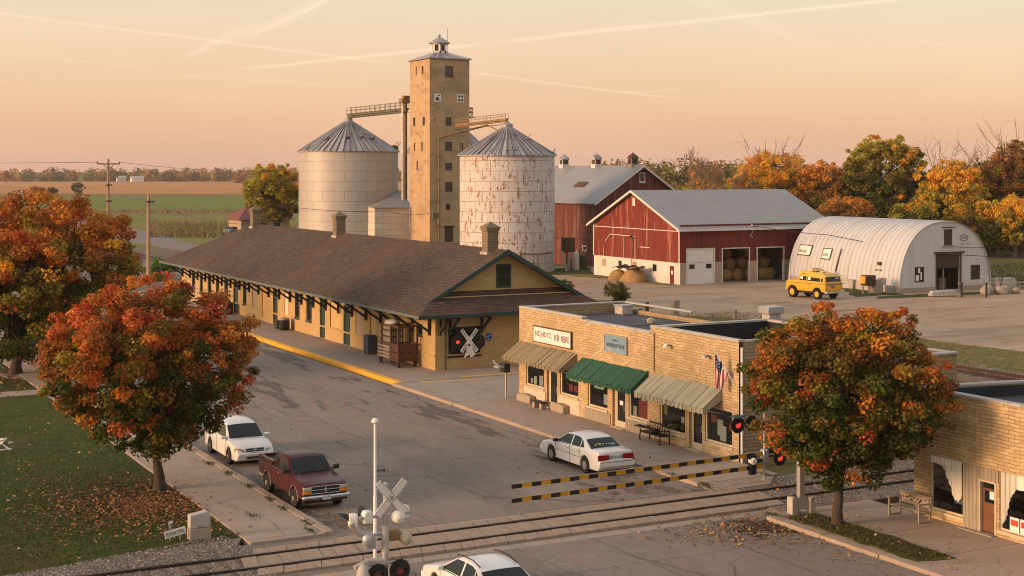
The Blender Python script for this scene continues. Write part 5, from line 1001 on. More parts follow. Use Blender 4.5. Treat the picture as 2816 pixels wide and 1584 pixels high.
def sedan(name,label,loc,rz,paint='carwhite',sticker=False,plate='SD9-TH'):
    global arches_z
    t=thing(name,label,'car',loc,rz); arches_z=.33
    pl=lambda x,z: 1-.10*max(0,(abs(x)-1.5)/.95)**2
    top=[(-2.42,.30),(-2.48,.42),(-2.49,.58),(-2.46,.64),(-2.42,.66),(-2.40,.80),(-2.37,.93),(-2.30,.985),(-2.0,1.0),(-1.5,1.01),(-.5,.965),(.6,.95),(1.15,.945),(1.7,.87),(2.2,.77),(2.38,.70),(2.44,.62),(2.47,.5),(2.43,.30)]
    prof=with_arches(top,.22,[(1.42,.385),(-1.38,.385)],-2.3,2.3)
    loft('body',prof,.9,mt[paint],t,.07,pl,.035)
    gh=[(-1.75,.98),(-1.05,1.33),(-.85,1.39),(-.55,1.425),(0,1.43),(.25,1.405),(.5,1.33),(1.25,.93)]
    tm=lambda x,z: 1-.30*max(0,(z-.95)/.48)
    loft('roof',gh+[(1.2,.9),(-1.7,.9)],.86,mt[paint],t,.07,None,.025,tm)
    hw=lambda x,z: .86*tm(x,z)
    sidewins(t,[[(.98,.99),(.36,1.345),(-.12,1.37),(-.17,.995)],[(-.27,.995),(-.22,1.37),(-.6,1.365),(-.86,1.31),(-.93,1.0)],[(-.99,1.0),(-.92,1.29),(-1.0,1.26),(-1.28,1.03)]],hw)
    def slope(nm,a,b_,ya,yb,o):
        (x0,z0),(x1,z1)=a,b_; nx=(z1-z0);nz=-(x1-x0); L=math.hypot(nx,nz); nx,nz=nx/L,nz/L
        if nz<0: nx,nz=-nx,-nz
        N=6; b=MB()
        for i in range(N):
            def row(k): u=-1+2*k/N; return u
            u0,u1=row(i),row(i+1); c=lambda u:.028*(1-u*u)+o
            P=[(x0+nx*c(u0),ya*u0,z0+nz*c(u0)),(x0+nx*c(u1),ya*u1,z0+nz*c(u1)),(x1+nx*c(u1),yb*u1,z1+nz*c(u1)),(x1+nx*c(u0),yb*u0,z1+nz*c(u0))]; b.prism(P,(-nx*.012,0,-nz*.012))
        return b.build(nm,mt['carglass'],t,world=False)
    slope('windshield',(1.14,.99),(.52,1.32),.72,.62,.008); rw=slope('rear_window',(-1.66,1.03),(-1.1,1.31),.72,.62,.008)
    seams(t,[[(1.0,.96),(1.02,.5),(.95,.3)],[(-.2,.96),(-.22,.3)],[(-1.0,.97),(-1.0,.75),(-1.12,.62)],[(1.0,.62),(-1.0,.6)]],lambda x,z:.903)
    for s in(1,-1):
        box_part(t,'mirror','trim' if sticker else paint,.82,1.0,s*.86,s*1.06,.95,1.08,.03)
        for x in(.0,-.85): box_part(t,'door_handle','alu',x-.1,x+.06,s*.9,s*.925,.80,.835,.01)
        poly_part(t,'tail_light','tail',[(-2.425,s*.86,.655),(-2.425,s*.33,.655),(-2.40,s*.33,.87),(-2.385,s*.85,.87)],(-.03,0,.0)); 
        poly_part(t,'headlight','lampglass',[(2.43,s*.82,.58),(2.46,s*.45,.58),(2.42,s*.45,.70),(2.37,s*.80,.70)],(.02,0,.0))
    box_part(t,'tail_panel','alu',-2.43,-2.395,-.33,.33,.67,.84,.01); plates(t,-2.44,.68,-1,plate)
    box_part(t,'bumper',paint,-2.53,-2.3,-.86,.86,.36,.6,.05); box_part(t,'bumper',paint,2.3,2.52,-.84,.84,.32,.54,.05)
    box_part(t,'bumper_strip','trim',-2.537,-2.5,-.8,.8,.585,.6,.0); box_part(t,'underbody','trim',-2.2,2.2,-.72,.72,.17,.45,.03)
    for x in(1.42,-1.38):
        for y in(.79,-.79): wheel_at(t,x,y,.33,.2,'spoke')
    box_part(t,'badge','alu',-2.385,-2.372,-.05,.05,.885,.92,.01)
    if sticker:
        b=text_mb('CPA',.52,.15,(-1.587,.46,1.09),(0,-1,0),(.82,0,.57),.002); b.build('sticker',mt['yellowsticker'],rw,world=False)
        b=text_mb('TAXI BAR',.4,.13,(-1.587,-.10,1.09),(0,-1,0),(.82,0,.57),.002); b.build('sticker',mt['plate'],rw,world=False)
    return t
mt['yellowsticker']=M('yellow_sticker',(.8,.72,.05),.5,var=.05)
sedan('sedan','white four door sedan with yellow and white rear window lettering parked by the shops',(31.72,53.0,0),PI/2,sticker=True)
c4=sedan('sedan','white car cut off by the bottom edge, next to the crossing signal',(18.85,37.2,0),PI/2+R(0),plate='KL3-90')
for s in(1,-1):
    b=MB(); b.tube([(.5,s*.6,1.42),(.2,s*.58,1.49),(-.5,s*.58,1.5),(-.95,s*.58,1.41)],.018,6); b.build('roof_rail',mt['trim'],c4,world=False)
# ---- white estate car by the left kerb
def wagon():
    global arches_z; arches_z=.34
    t=thing('estate_car','white estate car parked at the left kerb behind the maroon pickup, nose towards the tracks','car',(19.25,61.75,0),-PI/2)
    pl=lambda x,z:1-.11*max(0,(abs(x)-1.5)/.9)**2; hwb=.89
    top=[(-2.35,.32),(-2.42,.45),(-2.42,.62),(-2.36,.72),(-2.33,1.0),(-1.6,1.03),(0,1.0),(1.05,.985),(1.6,.93),(2.05,.84),(2.28,.74),(2.38,.64),(2.42,.5),(2.38,.30)]
    loft('body',with_arches(top,.24,[(1.42,.39),(-1.36,.39)],-2.25,2.28),hwb,mt['carwhite'],t,.075,pl,.04)
    gh=[(-2.3,1.0),(-2.12,1.36),(-1.95,1.50),(-1.2,1.57),(-.4,1.59),(.15,1.57),(.4,1.5),(1.3,.97)]; tm=lambda x,z:1-.27*max(0,(z-.98)/.6); hw=lambda x,z:.86*tm(x,z)
    loft('roof',gh+[(1.25,.93),(-2.2,.93)],.86,mt['carwhite'],t,.08,None,.03,tm)
    sidewins(t,[[(1.0,1.04),(.32,1.48),(-.2,1.51),(-.24,1.04)],[(-.33,1.04),(-.29,1.51),(-1.1,1.5),(-1.16,1.05)],[(-1.25,1.05),(-1.19,1.49),(-1.85,1.43),(-2.05,1.07)]],hw)
    b=MB(); N=6
    for i in range(N):
        u0,u1=-1+2*i/N,-1+2*(i+1)/N; c=lambda u:.035*(1-u*u)+.01; nx,nz=.51,.86
        b.prism([(1.2+nx*c(u0),.75*u0,1.035+nz*c(u0)),(1.2+nx*c(u1),.75*u1,1.035+nz*c(u1)),(.46+nx*c(u1),.64*u1,1.475+nz*c(u1)),(.46+nx*c(u0),.64*u0,1.475+nz*c(u0))],(-.006,0,-.01))
    b.build('windshield',mt['carglass'],t,world=False)
    poly_part(t,'rear_window','carglass',[(-2.27,.7,1.08),(-2.27,-.7,1.08),(-2.1,-.62,1.42),(-2.1,.62,1.42)],(-.02,0,.005))
    seams(t,[[(1.02,.98),(1.04,.55),(.95,.3)],[(-.28,1.0),(-.3,.3)],[(-1.2,1.0),(-1.2,.75)]],lambda x,z:.893)
    b=MB(); b.bar((1.33,0,1.0),(2.2,0,.81),.01,.012); 
    for s in(1,-1):
        box_part(t,'mirror','carwhite',.95,1.12,s*.85,s*1.1,1.0,1.14,.04); poly_part(t,'headlight','lampglass',[(2.385,s*.45,.60),(2.385,s*.5,.74),(2.20,s*.80,.78),(2.25,s*.82,.62)],(.03,s*.015,.01)); poly_part(t,'indicator','amber',[(2.27,s*.79,.62),(2.23,s*.78,.75),(2.1,s*.83,.76),(2.1,s*.84,.66)],(.03,s*.02,0))
        poly_part(t,'tail_light','tail',[(-2.36,s*.83,.75),(-2.36,s*.6,.75),(-2.33,s*.6,1.0),(-2.33,s*.8,1.0)],(-.02,0,0)); box_part(t,'fog_lamp_slot','trim',2.36,2.41,s*.42,s*.74,.42,.49,.01)
        for x in(.05,-.95): box_part(t,'door_handle','carwhite',x-.1,x+.06,s*.88,s*.915,.86,.895,.01)
    g_=box_part(t,'grille','trim',2.30,2.40,-.4,.4,.62,.76,.02); box_part(g_,'grille_bar','chrome',2.38,2.412,-.38,.38,.68,.7,.005); box_part(g_,'badge','chrome',2.39,2.418,-.06,.06,.65,.74,.02)
    box_part(t,'air_intake','trim',2.37,2.425,-.38,.38,.33,.42,.01); plates(t,2.43,.47,1,'FG1-22'); box_part(t,'underbody','trim',-2.1,2.1,-.7,.7,.18,.45,.03); box_part(t,'bumper_lip','carwhite',2.3,2.46,-.78,.78,.42,.6,.06)
    for x in(1.42,-1.36):
        for y in(.79,-.79): wheel_at(t,x,y,.34,.21,'spoke')
wagon()
# ---- maroon pickup
mt['dustymaroon']=M('dusty_trim',(.2,.14,.11),.6,var=.2,vs=2)
def pickup():
    global arches_z; arches_z=.38
    t=thing('pickup_truck','maroon pickup truck with open bed and chrome bumper parked at the left kerb','pickup truck',(18.97,52.75,0),-PI/2)
    hwb=.9; pl=lambda x,z:1-.05*max(0,(x-1.7)/.8)**2
    top=[(-2.55,.52),(-2.6,.6),(-2.6,1.12),(-2.55,1.17),(-1.0,1.17),(.2,1.17),(1.0,1.14),(1.35,1.12),(2.0,1.06),(2.38,1.0),(2.46,.93),(2.48,.62),(2.45,.5)]
    loft('body',with_arches(top,.45,[(1.55,.46),(-1.55,.46)],-2.55,2.42),hwb,mt['maroon'],t,.06,pl,.03)
    # bed: dark floor well with raised side rails on top of the body
    b=MB(); b.bx(-2.5,-1.0,-.74,.74,1.172,1.20+.015); b.build('bed_floor',mt['trim'],t,world=False)
    b=MB()
    for s in(1,-1): b.bx(-2.58,-.92,s*.76,s*.895,1.165,1.33)
    b.bx(-2.59,-2.48,-.755,.755,1.165,1.33); b.build('bed_side',mt['maroon'],t,bevel=.025,world=False)
    b=MB()
    for s in(1,-1): b.bx(-2.56,-.95,s*.78,s*.87,1.332,1.345)
    b.build('bed_rail',mt['wood'],t,world=False)
    gh=[(-.98,1.12),(-.9,1.62),(-.8,1.69),(-.3,1.74),(.25,1.73),(.45,1.68),(1.22,1.13)]; tm=lambda x,z:1-.2*max(0,(z-1.12)/.62); hw=lambda x,z:.87*tm(x,z)
    loft('cab',gh+[(1.15,1.05),(-.95,1.05)],.87,mt['maroon'],t,.08,None,.03,tm)
    sidewins(t,[[(.98,1.19),(.42,1.62),(-.28,1.65),(-.3,1.19)],[(-.38,1.19),(-.36,1.65),(-.78,1.61),(-.84,1.2)]],hw)
    b=MB(); N=6
    for i in range(N):
        u0,u1=-1+2*i/N,-1+2*(i+1)/N; c=lambda u:.035*(1-u*u)+.01; nx,nz=.58,.81
        b.prism([(1.12+nx*c(u0),.76*u0,1.19+nz*c(u0)),(1.12+nx*c(u1),.76*u1,1.19+nz*c(u1)),(.5+nx*c(u1),.68*u1,1.64+nz*c(u1)),(.5+nx*c(u0),.68*u0,1.64+nz*c(u0))],(-.007,0,-.01))
    ws=b.build('windshield',mt['carglass'],t,world=False)
    b=MB(); b.bar((1.2,.1,1.19),(1.0,.62,1.31),.02,.02); b.bar((1.2,-.5,1.19),(1.02,.02,1.29),.02,.02); b.build('wiper',mt['trim'],ws,world=False)
    poly_part(t,'rear_window','carglass',[(-.985,.62,1.24),(-.985,-.62,1.24),(-.92,-.6,1.58),(-.92,.6,1.58)],(-.02,0,0))
    seams(t,[[(1.02,1.15),(1.05,.75),(.98,.5)],[(-.33,1.15),(-.35,.5)],[(-.95,1.15),(-.95,.5)]],lambda x,z:.903)
    b=MB()
    for s in(1,-1): b.bar((-2.5,s*.9,.6),(-2.05,s*.905,.58),.012,.1,(0,0,1))
    b.build('side_moulding',mt['alu'],t,world=False)
    for s in(1,-1):
        for ax in(1.55,-1.55):
            b=MB(); b.tube([(ax+.475*math.cos(a),s*.895,.38+.475*math.sin(a)) for a in [PI*i/12 for i in range(13)]],.028,6); b.build('arch_trim',mt['dustymaroon'],t,world=False)
        box_part(t,'mirror','trim',.85,1.0,s*.88,s*1.14,1.2,1.38,.04); box_part(t,'door_handle','chrome',-.22,-.06,s*.9,s*.93,1.02,1.06,.01)
        h=box_part(t,'headlight','lampglass',2.44,2.50,s*.56,s*.86,.8,.93,.015); box_part(t,'indicator','amber',2.44,2.50,s*.56,s*.87,.68,.79,.015); box_part(t,'tail_light','tail',-2.62,-2.59,s*.78,s*.88,.72,1.08,.01)
    g_=box_part(t,'grille','trim',2.40,2.485,-.54,.54,.67,.94,.01); b=MB()
    for z in(.67,.80,.925): b.bx(2.46,2.505,-.55,.55,z,z+.025)
    for y in(-.55,.53): b.bx(2.46,2.5,y,y+.02,.67,.95)
    b.bx(2.46,2.505,-.02,.02,.67,.95); b.build('grille_bar',mt['chrome'],g_,bevel=.006,world=False); box_part(g_,'badge','chrome',2.5,2.515,-.05,.05,.76,.86,.01)
    b=MB(); b.bar((1.25,0,1.165),(2.4,0,1.03),.012,.012,(0,1,0)); 
    for s in(1,-1): b.bar((1.25,s*.62,1.15),(2.4,s*.55,1.0),.014,.012,(0,0,1))
    b.build('hood_crease',mt['dustymaroon'],t,world=False)
    box_part(t,'bumper','chrome',2.42,2.62,-.92,.92,.48,.63,.05); box_part(t,'valance','trim',2.35,2.5,-.85,.85,.38,.5,.03); plates(t,2.63,.47,1,'PRL-41N',.32,.16,.0); box_part(t,'rear_bumper','chrome',-2.72,-2.58,-.88,.88,.5,.64,.03); box_part(t,'underbody','trim',-2.4,2.3,-.7,.7,.3,.5,.03)
    for x in(1.55,-1.55):
        for y in(.8,-.8): wheel_at(t,x,y,.38,.24,'dish')
pickup()
# ---- tall yellow off-road wagon in the yard
def offroad():
    global arches_z; arches_z=.52
    t=thing('offroad_wagon','tall yellow old off road wagon with pale roof parked in the dirt yard','truck',(93.0,111.8,.06),R(97))
    hwb=1.22; 
    top=[(-2.6,.75),(-2.62,1.45),(-2.58,1.62),(-1.2,1.66),(.9,1.66),(1.0,1.69),(1.9,1.70),(2.4,1.68),(2.55,1.62),(2.6,1.45),(2.6,.95)]
    loft('body',with_arches(top,.72,[(1.72,.68),(-1.5,.62)],-2.55,2.55),hwb,mt['truckyellow'],t,.07,None,.02)
    gh=[(-2.55,1.62),(-2.4,2.22),(-2.2,2.38),(-1.9,2.46),(.4,2.66),(.75,2.66),(.92,2.6),(1.02,1.64)]; tm=lambda x,z:1-.12*max(0,(z-1.62)/.9); hw=lambda x,z:1.2*tm(x,z)
    loft('cab',gh+[(.98,1.58),(-2.5,1.58)],1.2,mt['truckyellow'],t,.1,None,.02,tm)
    b=MB(); b.prism([(-2.2,-.95,2.40),(-2.2,.95,2.40),(.6,1.0,2.685),(.6,-1.0,2.685)],(0,0,.04)); rf_=b.build('roof_panel',mt['truckroof'],t,bevel=.02,world=False)
    b=MB(); b.bx(-.9,.35,-.5,.5,2.68,2.76); b.bx(-.6,-.3,-.7,.8,2.72,2.84); b.bx(-1.5,-1.1,-.2,.4,2.55,2.66); b.bar((.2,-.9,2.75),(-.9,.8,2.78),.15,.06); b.build('roof_load',mt['truckroof'],rf_,bevel=.02,world=False)
    sidewins(t,[[(.82,1.76),(.78,2.2),(-.1,2.14),(-.1,1.74)],[(-.18,1.74),(-.18,2.13),(-1.85,2.06),(-1.9,1.72)],[(-2.0,1.72),(-1.98,2.05),(-2.22,2.03),(-2.28,1.72)]],hw)
    poly_part(t,'rear_window','carglass',[(-2.535,1.0,1.74),(-2.535,-1.0,1.74),(-2.42,-.95,2.16),(-2.42,.95,2.16)],(-.02,0,.004)); poly_part(t,'windshield','carglass',[(1.03,1.0,1.76),(1.03,-1.0,1.76),(.95,-.95,2.4),(.95,.95,2.4)],(.02,0,.004))
    box_part(t,'rear_hood','truckroof',-2.62,-2.3,-1.12,1.12,2.2,2.3,.03)
    b=MB()
    for s in(1,-1): b.bx(-2.6,2.5,s*1.215,s*1.235,1.47,1.51)
    b.bx(-2.68,-2.6,-1.2,1.2,1.47,1.51); b.build('side_trim',mt['brownsteel'],t,world=False)
    for s in(1,-1):
        poly_part(t,'paper_notice','paper',[(.7,s*(hw(0,1.85)+.02),1.88),(.35,s*(hw(0,1.85)+.02),1.86),(.35,s*(hw(0,2.1)+.015),2.13),(.7,s*(hw(0,2.1)+.015),2.15)],(0,s*.004,0)); poly_part(t,'paper_notice','paper',[(-.3,s*(hw(0,1.85)+.02),1.83),(-.65,s*(hw(0,1.85)+.02),1.82),(-.65,s*(hw(0,2.1)+.015),2.1),(-.3,s*(hw(0,2.1)+.015),2.11)],(0,s*.004,0))
        box_part(t,'tail_light','tail',-2.66,-2.61,s*1.02,s*1.14,.98,1.12,.02); box_part(t,'headlight','lampglass',2.58,2.63,s*.7,s*1.0,1.15,1.4,.04)
    box_part(t,'paper_notice','paper',-2.49,-2.47,-.75,-.35,1.8,2.1,.0)
    box_part(t,'tailgate','truckyellow',-2.66,-2.61,-1.0,1.0,.86,1.42,.02); box_part(t,'rear_bumper','alu',-2.9,-2.55,-1.3,1.3,.62,.8,.04); box_part(t,'rear_shelf','alu',-2.8,-2.6,-1.3,1.2,1.53,1.58,.01); box_part(t,'underbody','trim',-2.4,2.3,-.9,.9,.5,.78,.03); box_part(t,'front_bumper','truckyellow',2.55,2.72,-1.15,1.15,.8,.98,.03)
    p=box_part(t,'licence_plate','blue',-2.69,-2.662,.0,.42,1.12,1.32,.01); text_mb('LM3-57',.32,.09,(-2.693,.37,1.17),(0,-1,0),(0,0,1),.002).build('plate_lettering',mt['plate'],p,world=False)
    b=MB(); b.rock((.2,1.2,2.4),.06); b.rock((.2,-1.2,2.4),.06); b.build('marker_lamp',mt['brownsteel'],t,world=False)
    for x,r_,w_ in((1.72,.56,.44),(-1.5,.5,.36)):
        for y in(1.06,-1.06): wheel_at(t,x,y,r_,w_,'dish',rm='truckyellow')
offroad()
# ---- far dark car by the depot's far end and on the yard edge
def smallcar(lab,loc,rz,paint):
    global arches_z; arches_z=.32; t=thing('parked_car',lab,'car',loc,rz)
    loft('body',with_arches([(-2.1,.35),(-2.15,.85),(-1.6,.92),(1.0,.92),(1.9,.8),(2.1,.6),(2.1,.35)],.24,[(1.3,.37),(-1.25,.37)],-2.05,2.05),.85,mt[paint],t,.07); gh=[(-1.5,.9),(-1.0,1.38),(.1,1.42),(.4,1.36),(1.0,.9)]; tm=lambda x,z:1-.25*max(0,(z-.9)/.5)
    loft('roof',gh+[(.95,.85),(-1.45,.85)],.8,mt[paint],t,.07,None,.02,tm); sidewins(t,[[(.75,.96),(.25,1.32),(-.9,1.33),(-1.2,.97)]],lambda x,z:.8*tm(x,z))
    poly_part(t,'windshield','carglass',[(.98,.65,.95),(.98,-.65,.95),(.45,-.58,1.35),(.45,.58,1.35)],(.02,0,.02)); poly_part(t,'rear_window','carglass',[(-1.42,.65,1.0),(-1.42,-.65,1.0),(-1.05,-.58,1.35),(-1.05,.58,1.35)],(-.02,0,.02))
    for x in(1.3,-1.25):
        for y in(.75,-.75): wheel_at(t,x,y,.32,.19,'dish')
smallcar('dark car parked beyond the far end of the station',(47.5,180.5,0),R(70),'trim')
smallcar('dark car beside the red roofed house beyond the station',(*DL(289,(588-1288)/3650*289),0),R(30),'signblue')
# ================================================================ trees
def leafy(name,label,loc,ctr,rad,ncl,nlf,clr,size,pal,trunk_r,seed,group=None,flat=.62,base=None,bare=0,limb_to=.7,lean=(0,0),fork=None,cat='tree',lump=.22,barkm='bark'):
    """trunk with tapering limbs that end in leaf clumps spread through an uneven crown"""
    q=np.random.default_rng(seed); t=thing(name,label,cat,loc,0,group)
    cx,cy,cz=ctr; rx,ry,rz=rad
    # lumpy crown outline
    dirs=q.normal(size=(14,3)); dirs/=np.linalg.norm(dirs,axis=1,keepdims=True); amp=q.uniform(-lump,lump*1.1,14)
    C=[];
    while len(C)<ncl:
        d=q.normal(size=3); d/=np.linalg.norm(d)
        if d[2]<-.97: continue
        k=1+sum(amp[i]*max(0,d@dirs[i])**4 for i in range(14))
        r=k*(q.random()**.3)*.97
        z=d[2]*rz*r
        if d[2]<0: z*=flat
        tp=1-.3*max(0,-d[2])**1.5; C.append((cx+d[0]*rx*r*tp,cy+d[1]*ry*r*tp,cz+z,r,d[2]))
    for _ in range(int(ncl*.14)):                    # twigs that reach past the general outline
        d=q.normal(size=3); d/=np.linalg.norm(d)
        if d[2]<-.3: continue
        r=1.0+.1*q.random(); C.append((cx+d[0]*rx*r,cy+d[1]*ry*r,cz+d[2]*rz*r*(flat if d[2]<0 else 1),1.0,d[2]))
    C=np.array(C); edge=ncl; C[ncl:,2]=np.minimum(C[ncl:,2],C[:ncl,2].max()+clr*.45)
    m=MB(); b0=np.array(base if base is not None else (0,0,0),float)
    fz=fork if fork is not None else cz-rz*flat*.75
    top=np.array((cx*.3+lean[0],cy*.3+lean[1],fz))
    m.tube([tuple(b0+(0,0,-.15)),tuple(b0+(0,0,.12)),tuple(b0+(0,0,.5)),tuple(b0*.5+top*.5+(0,0,0)),tuple(top)],[trunk_r*1.75,trunk_r*1.3,trunk_r*1.05,trunk_r*.9,trunk_r*.78],12)
    main=[]
    for i in range(7):
        a=2*PI*i/7+q.uniform(-.4,.4); e=np.array((cx+rx*.45*math.cos(a)*(1 if i<6 else .1),cy+ry*.45*math.sin(a)*(1 if i<6 else .1),cz+rz*q.uniform(-.1,.35) if i<6 else cz+rz*.7)); mid=top*.55+e*.45+np.array((0,0,rz*.08)); mid+=q.normal(size=3)*rx*.04
        m.tube([tuple(top-(0,0,.1)),tuple(mid),tuple(e)],[trunk_r*.55,trunk_r*.36,trunk_r*.16],7); main+= [mid,e,(mid+e)/2]
    main=np.array(main)
    for c in C[:int(ncl*limb_to)]:
        j=np.argmin(((main-c[:3])**2).sum(1)); s=main[j]; mid=(s+c[:3])/2+q.normal(size=3)*rx*.03
        m.tube([tuple(s),tuple(mid),tuple(c[:3])],[trunk_r*.14,trunk_r*.09,trunk_r*.03],4,False)
    m.build('trunk',mt[barkm],t,smooth=60,world=False)
    if bare:
        m=MB()
        for i in range(bare):
            a=q.uniform(0,2*PI); s=np.array((cx+rx*.3*math.cos(a),cy+ry*.3*math.sin(a),cz+rz*.35)); d=np.array((math.cos(a)*q.uniform(.1,.8),math.sin(a)*q.uniform(.1,.8),1.0)); L=rz*q.uniform(.7,1.15)
            p=[s,s+d*L*.35+q.normal(size=3)*.2,s+d*L*.7+q.normal(size=3)*.3,s+d*L]; m.tube([tuple(x) for x in p],[.09,.065,.045,.02],4,False)
            for k in range(5):
                f=q.uniform(.35,.95); o=s+d*L*f; e=o+(d*.5+q.normal(size=3)*.5)*L*.3; m.tube([tuple(o),tuple((o+e)/2+q.normal(size=3)*.1),tuple(e)],[.035,.025,.012],3,False)
        m.build('bare_branch',mt['barkpale'],t,world=False)
    # leaves
    P=[];N=[];S=[];K=[]; pal=[(np.array(c),w,bias) for c,w,bias in pal]
    for ic,c in enumerate(C):
        n=int(nlf*q.uniform(.6,1.3)*(.5 if ic>=edge else 1)); v=q.normal(size=(n,3)); v/=np.linalg.norm(v,axis=1,keepdims=True); v*=(q.random((n,1))**.45); rr=clr*q.uniform(.65,1.25)*(.6 if ic>=edge else 1)
        p=v*np.array((rr,rr,rr*.72))+c[:3]; nn=v*.8+np.array((0,0,.55))+q.normal(size=(n,3))*.5
        # colour belongs to the clump: outer and upper sprays have turned first
        h=np.clip((c[2]-(cz-rz*flat))/(rz*(1+flat)),0,1)*.8+min(1.0,c[3])*.2
        wt=np.array([w*math.exp(-((h-b_)/.25)**2)+1e-4 for _,w,b_ in pal]); wt/=wt.sum(); k=q.choice(len(pal),p=wt); k2=q.choice(len(pal),p=wt)
        sel=q.random(n)<.85; tip=v[:,2]>.35
        col=np.where(sel[:,None],pal[k][0],pal[k2][0])*q.uniform(.72,1.28,(n,1))*q.uniform(.8,1.2)
        P.append(p);N.append(nn);S.append(q.uniform(size*.6,size*1.15,n));K.append(col)
    leaf_mesh('crown',np.concatenate(P),np.concatenate(N),np.concatenate(S),np.clip(np.concatenate(K),0,1),mt['leaf'],t,seed=seed)
    return t
RO=(.50,.125,.03);OR=(.58,.22,.035);DO=(.36,.14,.03);YE=(.72,.38,.04);YG=(.34,.27,.028);OL=(.165,.125,.02);GR=(.075,.1,.017);DG=(.05,.068,.013);BR=(.3,.165,.055);RD=(.42,.05,.03)
PB=[(RO,1.2,.95),(OR,1.1,.9),(RD,.22,.85),(DO,1.0,.7),(OL,1.3,.5),(GR,1.5,.3),(RO,.3,.45),(OR,.25,.35),(DG,1.3,.08),(YG,.4,.55)]
leafy('maple_tree','orange red maple with olive green skirt on the lawn beside the left sidewalk',(14.4,56.3,.06),(-.45,.25,4.8),(3.9,3.9,3.45),430,180,.47,.08,PB,.2,21,flat=.92,fork=1.9,lump=.22)
PA=[(OR,1.5,.95),(RO,.8,.9),(DO,.6,.8),(YE,.3,.75),(YG,.9,.5),(OL,1.2,.4),(GR,1.4,.22),(RO,.25,.4),(OR,.3,.35),(DG,1.0,.02)]
leafy('maple_tree','large orange and green maple at the left edge behind the other maple',(14.9,92.8,.06),(.7,-.4,5.9),(5.7,5.7,4.7),480,180,.72,.115,PA,.32,22,flat=.95,fork=2.4,lump=.2)
PC=[(RO,.6,1.0),(OR,1.0,.95),(DO,.8,.8),(YG,.15,.65),(OL,1.0,.6),(GR,1.6,.42),(RO,.4,.45),(OR,.3,.32),(DG,1.4,.15)]
leafy('maple_tree','round maple with orange tips over green, beside the bench and corner shop',(33.9,39.5,.12),(.42,-.05,4.5),(3.55,3.55,3.35),430,180,.45,.075,PC,.17,23,flat=.97,fork=1.9,lump=.13)
leafy('maple_tree','rust coloured maple half seen at the far left edge behind the large maple',(8.5,121,0),(0,0,5.6),(4.5,4.5,4.2),200,130,.8,.17,PA,.3,24,flat=.9,fork=3)
YB=(.85,.48,.05);OB=(.66,.28,.04);YL=(.42,.36,.045)
PG=[(YL,1.6,.75),(YE,.5,.9),(YG,1.0,.5),(OL,.8,.3),(GR,.8,.15)]
def at(u,D,z=0): L=(u-1288)/3650*D; x,y=DL(D,L); return (x,y,z)
leafy('yellow_green_tree','golden green tree standing left of the grey silo',at(690,272),(0,0,8.4),(4.7,4.7,6.3),260,130,.95,.2,PG,.35,25,flat=.95,fork=3)
# wood behind the barns
WO=[(YB,2.0,.8),(OB,.6,.85),(YL,.9,.45),(BR,.3,.4),(OL,.4,.12)]; WR=[(DO,.6,.8),(BR,.8,.6),(OB,1.1,.85),(YG,.7,.5),(OL,.6,.3),(GR,.4,.15)]; WG=[(YL,1.3,.85),(OL,1.2,.6),((.12,.15,.022),1.2,.4),(YE,.6,.9),(GR,.6,.1)]; WY=[(YB,2.2,.8),(YL,1,.5),(OB,.3,.8),(OL,.4,.12)]; WB=[(BR,1.3,.8),(YG,.5,.5),(OR,.6,.7),(OL,.8,.3)]
for (lab,u,D,zc,rx,rz,pal,sd,bare,n,nl) in [
 ('bright orange yellow tree with bare twigs on top behind the hay barn roof',1935,240,9.2,6.6,6.0,WO,31,14,190,120),
 ('rusty orange tree between the orange yellow tree and the tall green one',2065,236,8.2,5.2,5.6,WR,32,0,140,110),
 ('tallest tree, green with yellow crown, behind the middle of the quonset hut',2226,232,10.8,7.0,7.4,WG,33,0,230,125),
 ('golden tree with thin bare top right of the tallest green tree',2385,224,8.6,5.4,5.8,WY,34,12,170,115),
 ('half bare brownish tree beside the right edge behind the quonset hut',2492,240,9.2,5.4,6.4,WB,35,9,150,85),
 ('half bare tall tree cut by the right edge of the picture',2570,236,10.4,5.6,7.2,WB,36,10,150,85),
 ('low golden tree at the right edge in front of the half bare ones',2556,212,5.0,4.0,4.6,WY,37,0,110,110),
 ('small green and gold tree low behind the near end of the hut',2300,214,4.5,4.0,4.0,WG,38,0,90,110),
 ('olive brown tree low between the barn roof and the hut',2130,222,4.6,4.4,4.2,WR,39,0,90,110),
 ('dark green and rust tree low at the right edge behind the hut',2470,214,4.2,4.0,4.0,WG,40,0,90,110),
 ('dull orange tree directly behind the hay barn ridge end',2010,250,7.4,4.6,5.0,WG,41,0,110,100)]:
    leafy('autumn_tree',lab,at(u,D),(0,0,zc),(rx,rx,rz),int(n*1.7),nl,.95,.2,pal,.34,sd,'trees behind the barns',flat=.95,bare=bare,fork=3)
def bare_tree(lab,loc,h,seed,spread=.5,r0=.22,group=None,depth=5):
    q=random.Random(seed); t=thing('bare_tree',lab,'tree',loc,0,group); m=MB(); tw=MB()
    def grow(p,d,L,r,k):
        e=p+d*L; mid=p+d*L*.5+Vector((q.uniform(-1,1),q.uniform(-1,1),0))*L*.06
        (m if k<2 else tw).tube([tuple(p),tuple(mid),tuple(e)],[r,r*.85,r*.68],6 if k<2 else 4,False)
        if k>=depth: return
        for i in range(3 if k else 4):
            nd=(d+Vector((q.uniform(-1,1),q.uniform(-1,1),q.uniform(-.2,.55)))*spread).normalized(); grow(p+d*L*(q.uniform(.55,1) if i else 1),nd,L*q.uniform(.6,.8),r*.6,k+1)
    grow(Vector((0,0,-.1)),Vector((0,0,1)),h*.3,r0,0); m.build('trunk',mt['barkpale'],t,world=False); tw.build('twigs',mt['barkpale'],t,world=False)
bare_tree('leafless grey tree standing alone right of the old barn gable',at(1768,228),19.5,51,.42,.36)
